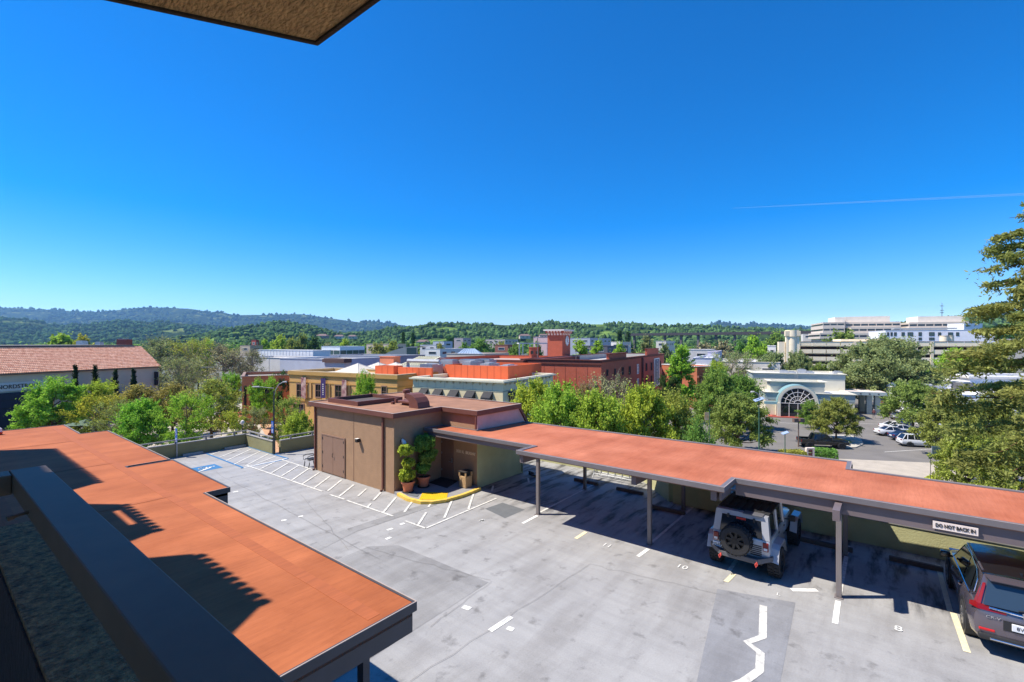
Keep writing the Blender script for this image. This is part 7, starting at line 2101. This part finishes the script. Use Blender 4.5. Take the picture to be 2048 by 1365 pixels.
hill('hills', [(-900, 625), (-200, 620), (0, 617), (40, 616), (75, 620), (100, 619), (150, 623), (200, 624), (250, 619), (290, 614.5), (340, 616), (385, 618), (425, 626), (440, 624), (470, 631), (500, 630), (545, 630), (600, 628), (640, 634),
               (690, 641), (720, 645), (742, 642), (770, 646), (830, 654), (1000, 662), (1350, 664), (1400, 655), (1425, 647), (1445, 643.5), (1470, 649), (1490, 650), (1505, 646), (1530, 651), (1550, 647), (1575, 650), (1600, 654), (1640, 657), (1800, 662), (2600, 650)],
     3600, 6000, M['hill_far'], -900, 2700, 70, 'forest_far', 9000, 17, 'far blue green wooded ridge along the horizon', .18)
hill('hills', [(-900, 640), (0, 637), (60, 640), (120, 652), (190, 648), (230, 643), (262, 641), (300, 644), (350, 645), (400, 652), (430, 656), (520, 662), (640, 668), (760, 672), (900, 674), (2600, 676)],
     1500, 2700, M['hill_mid'], -900, 1100, 32, 'forest_mid', 8000, 8.5, 'green wooded foothills below the far ridge at the left', .16)
hill('hills', [(200, 690), (330, 684), (400, 672), (440, 661), (480, 654), (520, 649), (545, 646), (580, 645), (610, 652), (650, 662), (690, 668), (740, 666), (790, 656), (815, 654), (850, 652), (868, 648.5), (890, 648), (930, 651), (960, 650), (985, 648), (1010, 650),
               (1060, 649), (1095, 645), (1140, 648), (1200, 648), (1250, 649), (1300, 651), (1400, 652), (1500, 657), (1600, 662), (1660, 664), (1740, 658), (1800, 648), (1860, 640), (1940, 632), (2048, 622), (2400, 610), (2700, 615)],
     620, 1350, M['hill_near'], 150, 2700, 17, 'forest_near', 11000, 5.2, 'dark green tree covered hill behind the town', .13)
# meadows and houses on the near hill
def hill_house(px, py, d, w_, col, lb):
    q = D(px, d, ZR(py, d)); z = q.z
    t = thing('hill_house', lb, 'house', (q.x, q.y, z - 4), 0)
    u_ = vd(80 + (px % 20))
    mb = MB(); mb.obox(q, u_, w_, w_ * .6, z - 5, z); mb.build('wall', colmat(col), t)
    nb_ = Vector((-u_.y, u_.x, 0)); a, b = q - u_ * .6 - nb_ * .6, q + u_ * (w_ + .6) - nb_ * .6; c, e = b + nb_ * (w_ * .6 + 1.2), a + nb_ * (w_ * .6 + 1.2); r0, r1 = (a + e) / 2 + u_ * w_ * .2, (b + c) / 2 - u_ * w_ * .2
    mb = MB(); mb.add([(p.x, p.y, z + .02) for p in (a, b, c, e)] + [(p.x, p.y, z + w_ * .17) for p in (r0, r1)], [(0, 1, 5, 4), (1, 2, 5), (2, 3, 4, 5), (3, 0, 4)]); mb.build('roof', colmat((122, 100, 96)), t)
    for k in (.2, .6): win(t, q + u_ * w_ * k, u_, z - 3, w_ * .2, 1.8, fm='edge_white', gm='glass_blue', ft=.2)
for a in ((632, 672, 900, 20, (176, 140, 130), 'pink roofed house among trees on the near hill, left one'), (668, 673, 950, 18, (206, 196, 190), 'pale house among trees on the near hill, middle one'), (696, 673, 980, 16, (196, 180, 170), 'small house among trees on the near hill, right one'),
          (833, 684, 700, 18, (170, 160, 160), 'grey roofed house at the hill foot above the terraced offices'), (1040, 672, 800, 18, (216, 196, 176), 'tan house beside the bright meadow'), (1990, 624, 900, 26, (236, 232, 230), 'white villa on the hill behind the redwood'), (1080, 671, 820, 14, (200, 170, 160), 'little pink house behind the clock tower')):
    hill_house(*a)
# the belt of town trees between the roofs and the hills
rng = np.random.default_rng(5)
cs, ns, sz = [], [], []
def belt(px0, px1, d0, d1, n, hmin, hmax):
    out = []
    for _ in range(n):
        d = rng.uniform(d0, d1); p = D(rng.uniform(px0, px1), d, STREET); out.append((p.x, p.y, rng.uniform(hmin, hmax)))
    return out
def leaf_belt(name, lb, items, m, leaf):
    V = []
    for x, y, h in items:
        r_ = h * rng.uniform(.32, .5); n = 110
        d = rng.normal(0, 1, (n, 3)); d /= np.linalg.norm(d, axis=1, keepdims=True)
        c = d * np.array([r_, r_, h * .42]) * rng.uniform(.5, 1, (n, 1)) ** .5 + np.array([x, y, STREET + h * .58]) + rng.normal(0, r_ * .12, (n, 3))
        V.append(leaf_quads(rng, c, d + np.array([0, 0, .5]), leaf, asp=1.3, jit=.5))
    o = link(bpy.data.objects.new(name, quads_mesh(name, np.concatenate(V), M[m]))); return tag(o, lb, 'trees', kind='stuff')
leaf_belt('treeline', 'dark green belt of town trees at the foot of the hills', belt(-150, 2300, 420, 900, 520, 8, 15), 'leaf_mid', 2.0)
leaf_belt('treeline', 'deep green conifers and oaks scattered through the town belt', belt(300, 2300, 350, 800, 260, 9, 17), 'leaf_dark', 1.9)
leaf_belt('treeline', 'yellow green spring trees scattered through the town belt', belt(100, 1700, 300, 600, 110, 6, 10), 'leaf_olive', 1.7)
leaf_belt('treeline', 'dark trees on the rise behind the office block', belt(1690, 1850, 420, 520, 26, 30, 34.5) + belt(1900, 2250, 360, 560, 60, 24, 33), 'leaf_dark', 1.9)

# ================================================================== STREET FURNITURE
def pole_at(name, label, cat, px, d, ytop, r_, m, base=STREET):
    q = D(px, d, base); t = thing(name, label, cat, q); z = ZR(ytop, d)
    mb = MB(); mb.tube([(q.x, q.y, base), (q.x, q.y, z)], [r_, r_ * .7], 8); mb.build('pole', M[m], t)
    return t, Vector((q.x, q.y, z))
dm('solar_cell', srgb(150, 168, 196), .2, var=.1, scale=2)
t, q = pole_at('street_lamp', 'tall green lamp post with solar panel before the magnolia', 'street lamp', 1518, 56, 803, .09, 'pole_green')
r_ = vd(90)
mb = MB(); mb.add([tuple(q + r_ * a + vd(0) * b + Vector((0, 0, c))) for a, b, c in ((-.55, -.3, .0), (.5, -.3, .35), (.5, .3, .5), (-.55, .3, .15), (-.55, -.3, -.06), (.5, -.3, .29), (.5, .3, .44), (-.55, .3, .09))], [(0, 1, 2, 3), (4, 7, 6, 5), (0, 4, 5, 1), (1, 5, 6, 2), (2, 6, 7, 3), (3, 7, 4, 0)]); mb.build('solar_panel', M['solar_cell'], t)
mb = MB(); mb.tube([q + Vector((0, 0, .05)), q + r_ * .1 + Vector((0, 0, .45)), q - r_ * .2 + Vector((0, 0, .95)), q - r_ * .62 + Vector((0, 0, 1.15))], .04, 6); a_ = mb.build('arm', M['galv'], t)
mb = MB(); mb.tube([q - r_ * .55 + Vector((0, 0, 1.14)), q - r_ * .95 + Vector((0, 0, 1.12))], [.06, .10], 8); mb.build('lamp_head', M['edge_white'], a_)
mb = MB(); mb.tube([q + Vector((0, 0, .3)), q + r_ * .6 + Vector((0, 0, .32)), q + r_ * 1.0 + Vector((0, 0, .15))], [.04, .06, .08], 6); mb.build('lamp_head', M['edge_white'], t)
t, q = pole_at('solar_light', 'short green post with small tilted solar panel in front of the hedge', 'light', 1570, 54, 868, .06, 'pole_green')
mb = MB(); mb.add([tuple(q + r_ * a + vd(0) * b + Vector((0, 0, c))) for a, b, c in ((-.35, -.25, -.05), (.35, -.25, .2), (.35, .25, .3), (-.35, .25, .05), (-.35, -.25, -.1), (.35, -.25, .15), (.35, .25, .25), (-.35, .25, .0))], [(0, 1, 2, 3), (4, 7, 6, 5), (0, 4, 5, 1), (1, 5, 6, 2), (2, 6, 7, 3), (3, 7, 4, 0)]); mb.build('solar_panel', M['solar_cell'], t)
dm('pole_brown', srgb(112, 92, 82), .6, var=.1)
t, q = pole_at('light_pole', 'brown light pole with two boxy floodlights facing the bank', 'street lamp', 1597, 66, 843, .09, 'pole_brown')
for k in (-1, 1):
    c = q + r_ * .42 * k; mb = MB(); mb.obox(c - r_ * .3, r_, .6, .5, c.z - .12, c.z + .38, y0=-.25); mb.build('floodlight', M['pole_brown'], t)
t, q = pole_at('banner_pole', 'green pole carrying an orange and cream street banner', 'banner pole', 1419, 60, 818, .06, 'pole_green')
M['banner_orange'] = mat('banner_orange', srgb(226, 160, 80), .8, var=0, col2=srgb(236, 214, 176), scale=1.2)
mb = MB(); mb.obox(q - r_ * .62, r_, .55, .03, ZR(841, 60), ZR(825, 60)); mb.build('banner', M['banner_orange'], t)
t, q = pole_at('stop_sign', 'red octagonal stop sign by the huge oak', 'road sign', 1762, 98, 801, .05, 'galv')
c = Vector((q.x, q.y, ZR(806, 98))); f_ = vd(180); 
pts = [c + r_ * .48 * math.cos(a) + Vector((0, 0, .48 * math.sin(a))) + f_ * .1 for a in (np.arange(8) + .5) * math.pi / 4]
dm('sign_red', srgb(196, 30, 36), .5, var=0)
mb = MB(); mb.add([tuple(p) for p in pts + [p - f_ * .03 for p in pts]], [tuple(range(8)), tuple(range(8, 16))[::-1]] + [(i, i + 8, (i + 1) % 8 + 8, (i + 1) % 8) for i in range(8)]); mb.build('panel', M['sign_red'], t)
cc = c + f_ * .12; text_part('STOP', .36, M['sign_white'], t, tuple(cc), face_rot(r_), 'lettering', .01)
t, q = pole_at('sign_post', 'plain thin post with small white plate at the car park exit', 'road sign', 1750, 96, 798, .04, 'galv')
mb = MB(); mb.obox(q - r_ * .2, r_, .4, .03, q.z - .6, q.z); mb.build('panel', M['sign_white'], t)
t, q = pole_at('street_lamp', 'slim dark lamp standard in the bronze trees of the plaza', 'street lamp', 414, 92, 735, .06, 'pole_dark'); mb = MB(); mb.obox(q - r_ * 1.2, r_, 2.4, .15, q.z - .02, q.z + .06); mb.build('arm', M['galv'], t)
t, q = pole_at('globe_lamp', 'small globe lamp standing behind the parapet corner', 'street lamp', 485, 50, 850, .05, 'pole_dark'); mb = MB(); mb.lathe([(.05, 0), (.16, .12), (.2, .26), (.14, .42), (.03, .48)], tuple(q), 12); mb.build('globe', M['sign_ivory'], t, smooth=True)
t, q = pole_at('driveway_post', 'thin dark post with small marker at the driveway edge, left one', 'post', 1861, 46, 914, .03, 'pole_dark'); mb = MB(); mb.obox(q - r_ * .15, r_, .3, .05, q.z - .2, q.z); mb.build('marker', M['pole_green'], t)
t, q = pole_at('info_panel', 'pale green sign panel on two legs beside the driveway', 'sign', 1873, 48, 893, .03, 'pole_green'); mb = MB(); mb.obox(q - r_ * .45, r_, .9, .06, q.z - 1.1, q.z); mb.build('panel', M['glass_pale'], t); mb = MB(); p = q + r_ * .4; mb.tube([(p.x, p.y, STREET), (p.x, p.y, q.z - 1.1)], .03, 6); mb.build('leg', M['pole_green'], t)
# monument sign, hedges, beds, newspaper boxes
q = D(1613, 57, STREET); t = thing('monument_sign', 'low pale monument sign with brown boards between the hedges', 'sign', q)
for k in (0, .75):
    mb = MB(); mb.obox(q + r_ * k, r_, .22, .3, STREET, STREET + 1.7); mb.build('pier', M['sign_ivory'], t)
mb = MB(); mb.obox(q + r_ * .02, r_, 1.0, .36, STREET + 1.702, STREET + 1.86, y0=-.03); mb.build('cap', M['sign_ivory'], t)
for k in range(3):
    mb = MB(); mb.obox(q + r_ * .221, r_, .528, .12, STREET + .5 + k * .4, STREET + .82 + k * .4, y0=.08); mb.build('board', colmat((120, 76, 66)), t)
def hedge(label, px0, px1, d0, d1, h, dep, leaf, name='hedge', round_=False, n=2600, cat='hedge'):
    a, b = D(px0, d0, STREET), D(px1, d1, STREET); u_ = b - a; L_ = u_.length; u_.normalize(); v_ = Vector((-u_.y, u_.x, 0))
    rng = np.random.default_rng(int(px0)); 
    if round_:
        d = rng.normal(0, 1, (n, 3)); d[:, 2] = abs(d[:, 2]); d /= np.linalg.norm(d, axis=1, keepdims=True)
        lp_ = d * np.array([L_ / 2, dep / 2, h]) * rng.uniform(.6, 1.05, (n, 1)) + np.array([L_ / 2, dep / 2, 0.05]); nr = d
    else:
        x = rng.uniform(0, L_, n); y = rng.uniform(0, dep, n); z = rng.uniform(.05, h, n); f = rng.integers(0, 5, n); nr = np.zeros((n, 3))
        for i, (ax, val, nn) in enumerate((('z', h, (0, 0, 1)), ('y', 0, (0, -1, 0)), ('y', dep, (0, 1, 0)), ('x', 0, (-1, 0, 0)), ('z', h, (0, 0, 1)))):
            k = f == i; arr = {'x': x, 'y': y, 'z': z}[ax]; arr[k] = val + rng.normal(0, .06, k.sum()); nr[k] = nn
        lp_ = np.stack([x, y, z], 1)
    w_ = np.outer(lp_[:, 0], np.array(u_)) + np.outer(lp_[:, 1], np.array(v_)); w_[:, 2] = lp_[:, 2]
    nw = np.outer(nr[:, 0], np.array(u_)) + np.outer(nr[:, 1], np.array(v_)); nw[:, 2] = nr[:, 2] + .2
    me = quads_mesh(name, leaf_quads(rng, w_, nw, .17, jit=.5), M[leaf]); o = bpy.data.objects.new(name, me); o.location = a; link(o)
    if not round_:
        mb = MB(); mb.obox(a + u_ * .12 + v_ * .12, u_, L_ - .24, dep - .24, STREET + .02, STREET + h - .1); mb.build('core', M['leaf_deep'], o, loc=None) if False else None
    return tag(o, label, cat)
hedge('dark clipped hedge left of the small solar post', 1502, 1560, 56, 54, 1.25, 1.6, 'leaf_mid')
hedge('light green clipped hedge between solar post and monument sign', 1572, 1614, 57, 57, 1.25, 1.6, 'leaf_olive')
hedge('clipped hedge in front of the black pickup truck', 1628, 1676, 58, 57, 1.35, 1.6, 'leaf_mid')
for a in (('low round shrub with reddish tips on the corner pavement', 1446, 1478, 54, 54, 1.1, 2.2, 'leaf_bronze'), ('dark green shrub on the corner pavement', 1440, 1462, 50, 50, 1.1, 1.6, 'leaf_dark'), ('purple leaved shrub beside the newspaper boxes', 1668, 1692, 52, 52, .9, 1.5, 'leaf_red'),
          ('bright green low plant before the monument sign', 1575, 1600, 51, 51, .8, 1.5, 'leaf_bright'), ('bright green low plant right of the monument sign', 1636, 1664, 51, 51, .8, 1.5, 'leaf_bright'), ('yellow ornamental grass tuft by the driveway', 1662, 1682, 49, 49, .7, 1.0, 'leaf_yellow'),
          ('yellow green ground shrubs right of the driveway', 1848, 1890, 48, 47, .9, 2.2, 'leaf_lime'), ('small green shrub on the kerbed bed by the bank entrance', 1605, 1628, 84, 84, 1.1, 2.0, 'leaf_mid'),
          ('dark red flowering shrubs beside the brick path', 532, 546, 70, 70, 1.6, 1.5, 'leaf_red'), ('low olive shrub bed left of the brick path', 506, 532, 68, 68, .8, 2.5, 'leaf_olive'), ('reddish flower bed by the terracotta shop', 478, 505, 78, 78, .5, 2.5, 'leaf_red'), ('dark shrub bed under the spreading olive tree', 420, 455, 66, 66, .9, 2.5, 'leaf_bronze')):
    hedge(*a, name='shrub', round_=True, n=900, cat='shrub')
isl = [P(x, y, STREET) for x, y in ((1640, 886), (1662, 872), (1700, 872), (1722, 880), (1727, 890), (1712, 897), (1680, 898))]
mb = MB(); mb.prism([(p.x, p.y) for p in isl], STREET + .03, STREET + .16); tag(mb.build('traffic_island', M['kerb_grey']), kind='structure')
hedge('yellow green ground cover on the planted car park island', 1664, 1718, 66, 68, .35, 3.2, 'leaf_lime', name='ground_cover', round_=True, n=1800, cat='ground cover')
for k, (px, m_, lb) in enumerate(((1683, 'sign_blue', 'blue newspaper box at the car park corner, left one'), (1690, 'black_plastic', 'black newspaper box between the blue and the pale one'), (1698, 'glass_pale', 'pale blue newspaper box at the car park corner, right one'))):
    q = D(px, 52, STREET); t = thing('newspaper_box', lb, 'newspaper box', q, 0, 'newspaper boxes at the corner')
    mb = MB(); mb.obox(q, r_, .42, .42, STREET + .3, STREET + 1.15); mb.build('body', M[m_], t); mb = MB(); mb.obox(q, r_, .34, .03, STREET + .7, STREET + 1.08, y0=-.03, x0=.04); mb.build('window', M['glass_dark'], t)
    mb = MB(); mb.obox(q, r_, .3, .3, STREET + .02, STREET + .299, x0=.06, y0=.06); mb.build('pedestal', M['black_plastic'], t)
q = P(1815, 858, STREET); t = thing('dumpster', 'blue waste container at the far end of the white cars', 'container', q); u_ = vd(60)
mb = MB(); mb.obox(q, u_, 1.8, 1.3, STREET + .15, STREET + 1.3); mb.build('body', M['sign_blue'], t); mb = MB(); mb.obox(q, u_, 1.9, 1.4, STREET + 1.302, STREET + 1.4, x0=-.05, y0=-.05); mb.build('lid', M['sign_blue'], t)
# green canopy in the plaza
q = D(176, 66, STREET); t = thing('market_canopy', 'green peaked canopy on stone posts behind the orange carport', 'canopy', q); zt, ze = ZR(838, 66), ZR(848, 66)
v = [q + vd(90) * a + vd(0) * b for a, b in ((-2.2, -1.8), (2.2, -1.8), (2.2, 1.8), (-2.2, 1.8))]
dm('canopy_green', srgb(72, 96, 78), .8, var=.1)
mb = MB(); mb.add([(p.x, p.y, ze) for p in v] + [(q.x, q.y, zt), (q.x, q.y, zt - .1)], [(0, 1, 4), (1, 2, 4), (2, 3, 4), (3, 0, 4), (1, 0, 5), (2, 1, 5), (3, 2, 5), (0, 3, 5)]); mb.build('cloth', M['canopy_green'], t)
for p in v:
    p = q + (p - q) * .7; mb = MB(); mb.obox(p - vd(90) * .2, vd(90), .4, .4, STREET, ze); mb.build('post', M['kerb_grey'], t)
# vehicle roof at the left edge, replaced by a red and white drum
t = thing('vehicle_roof_stub', 'small white and red drum standing in for a vehicle roof at far left', 'light', (*P(-2, 867, 2.9)[:2], 2.84)); q = P(-3, 867, 2.9)
mb = MB(); mb.lathe([(.13, 0), (.13, .12)], (q.x, q.y, 2.84), 12); mb.build('base', M['tail_bright'], t); mb = MB(); mb.lathe([(.12, 0), (.11, .14), (.05, .2)], (q.x, q.y, 2.961), 12); mb.build('cap', M['sign_white'], t, smooth=True)

# ================================================================== THE PERSON CROSSING THE CAR PARK
def person(px, py, h):
    p = P(px, py, STREET + .03); s_ = h / 1.75
    J = {'pelvis': (0, 0, .95), 'chest': (0, .02, 1.28), 'neck': (0, .03, 1.47), 'head': (0, .05, 1.58), 'crown': (0, .05, 1.70),
         'ls': (-.19, .02, 1.41), 'le': (-.27, -.04, 1.13), 'lh': (-.25, .10, .90), 'rs': (.19, .02, 1.41), 're': (.27, -.02, 1.13), 'rh': (.26, -.14, .92),
         'lhp': (-.10, 0, .92), 'lk': (-.11, .14, .52), 'la': (-.11, .12, .10), 'lt': (-.11, .28, .04), 'rhp': (.10, 0, .92), 'rk': (.11, .02, .50), 'ra': (.11, -.26, .13), 'rt': (.11, -.14, .03)}
    Rr = {'pelvis': .15, 'chest': .17, 'neck': .06, 'head': .10, 'crown': .085, 'ls': .07, 'le': .048, 'lh': .04, 'rs': .07, 're': .048, 'rh': .04, 'lhp': .10, 'lk': .065, 'la': .045, 'lt': .035, 'rhp': .10, 'rk': .065, 'ra': .045, 'rt': .035}
    E_ = [('pelvis', 'chest'), ('chest', 'neck'), ('neck', 'head'), ('head', 'crown'), ('chest', 'ls'), ('ls', 'le'), ('le', 'lh'), ('chest', 'rs'), ('rs', 're'), ('re', 'rh'), ('pelvis', 'lhp'), ('lhp', 'lk'), ('lk', 'la'), ('la', 'lt'), ('pelvis', 'rhp'), ('rhp', 'rk'), ('rk', 'ra'), ('ra', 'rt')]
    ks = list(J)
    me = bpy.data.meshes.new('person'); me.from_pydata([tuple(c * s_ for c in J[k]) for k in ks], [(ks.index(a), ks.index(b)) for a, b in E_], [])
    o = bpy.data.objects.new('person', me); link(o)
    md = o.modifiers.new('skin', 'SKIN'); 
    for k, sv in zip(ks, me.skin_vertices[0].data): sv.radius = (Rr[k] * s_,) * 2; sv.use_root = (k == 'pelvis')
    ss = o.modifiers.new('sub', 'SUBSURF'); ss.levels = ss.render_levels = 2
    m = bpy.data.materials.new('clothes'); m.use_nodes = True; t = m.node_tree; b = t.nodes['Principled BSDF']; b.inputs['Roughness'].default_value = .9
    tc = t.nodes.new('ShaderNodeTexCoord'); sx = t.nodes.new('ShaderNodeSeparateXYZ'); t.links.new(tc.outputs['Object'], sx.inputs[0])
    mr = t.nodes.new('ShaderNodeMapRange'); mr.inputs['From Max'].default_value = 1.75 * s_; t.links.new(sx.outputs['Z'], mr.inputs[0])
    r = t.nodes.new('ShaderNodeValToRGB'); r.color_ramp.interpolation = 'CONSTANT'; e = r.color_ramp.elements
    e[0].position = 0; e[0].color = (.05, .05, .05, 1); e[1].position = .05; e[1].color = (.12, .12, .14, 1)
    for ps, c in ((.56, (.14, .045, .045, 1)), (.85, (.55, .33, .24, 1)), (.945, (.35, .33, .31, 1))): x = e.new(ps); x.color = c
    t.links.new(mr.outputs[0], r.inputs[0]); t.links.new(r.outputs[0], b.inputs['Base Color'])
    me.materials.append(m)
    o.location = p; o.rotation_euler = (0, 0, math.atan2(vd(20).y, vd(20).x) - math.pi / 2)
    mb = MB(); mb.lathe([(.115, 0), (.12, .05), (.09, .11), (.02, .13)], (0, .05 * s_, 1.63 * s_), 12); hr = mb.build('hair', M['sign_ivory'], o) if False else mb.build('hair', colmat((176, 168, 160)), None); hr.parent = o
    return tag(o, 'person in a dark red shirt and grey trousers walking away across the car park', 'person')
person(1748, 837, 1.75)

# ================================================================== THIN CONTRAIL AND HAZE
a, b = D(1465, 5200, ZR(417, 5200)), D(2150, 5600, ZR(384, 5600))
ctm = bpy.data.materials.new('contrail'); ctm.use_nodes = True; t = ctm.node_tree; t.nodes.clear()
o_ = t.nodes.new('ShaderNodeOutputMaterial'); d_ = t.nodes.new('ShaderNodeBsdfDiffuse'); d_.inputs[0].default_value = (.9, .9, .9, 1); tr = t.nodes.new('ShaderNodeBsdfTransparent'); mx = t.nodes.new('ShaderNodeMixShader'); mx.inputs[0].default_value = .10
t.links.new(tr.outputs[0], mx.inputs[1]); t.links.new(d_.outputs[0], mx.inputs[2]); t.links.new(mx.outputs[0], o_.inputs[0])
mb = MB(); mb.tube([a, a.lerp(b, .3), a.lerp(b, .7), b], [2, 8, 12, 13], 8); tag(mb.build('contrail', ctm, smooth=True), 'faint thin vapour trail across the right of the sky', 'contrail', kind='stuff')
HAZE = 7.5e-5
if HAZE:
    mb = MB(); mb.box(-8900, 8900, -8900, 8900, STREET - 1, 520); hz = mb.build('haze', []); 
    hm = bpy.data.materials.new('haze'); hm.use_nodes = True; t = hm.node_tree; t.nodes.clear()
    o_ = t.nodes.new('ShaderNodeOutputMaterial'); v_ = t.nodes.new('ShaderNodeVolumePrincipled'); v_.inputs['Density'].default_value = HAZE; v_.inputs['Color'].default_value = (.30, .60, 1, 1); v_.inputs['Anisotropy'].default_value = .2
    t.links.new(v_.outputs[0], o_.inputs['Volume']); hz.data.materials.append(hm); tag(hz, kind='stuff')
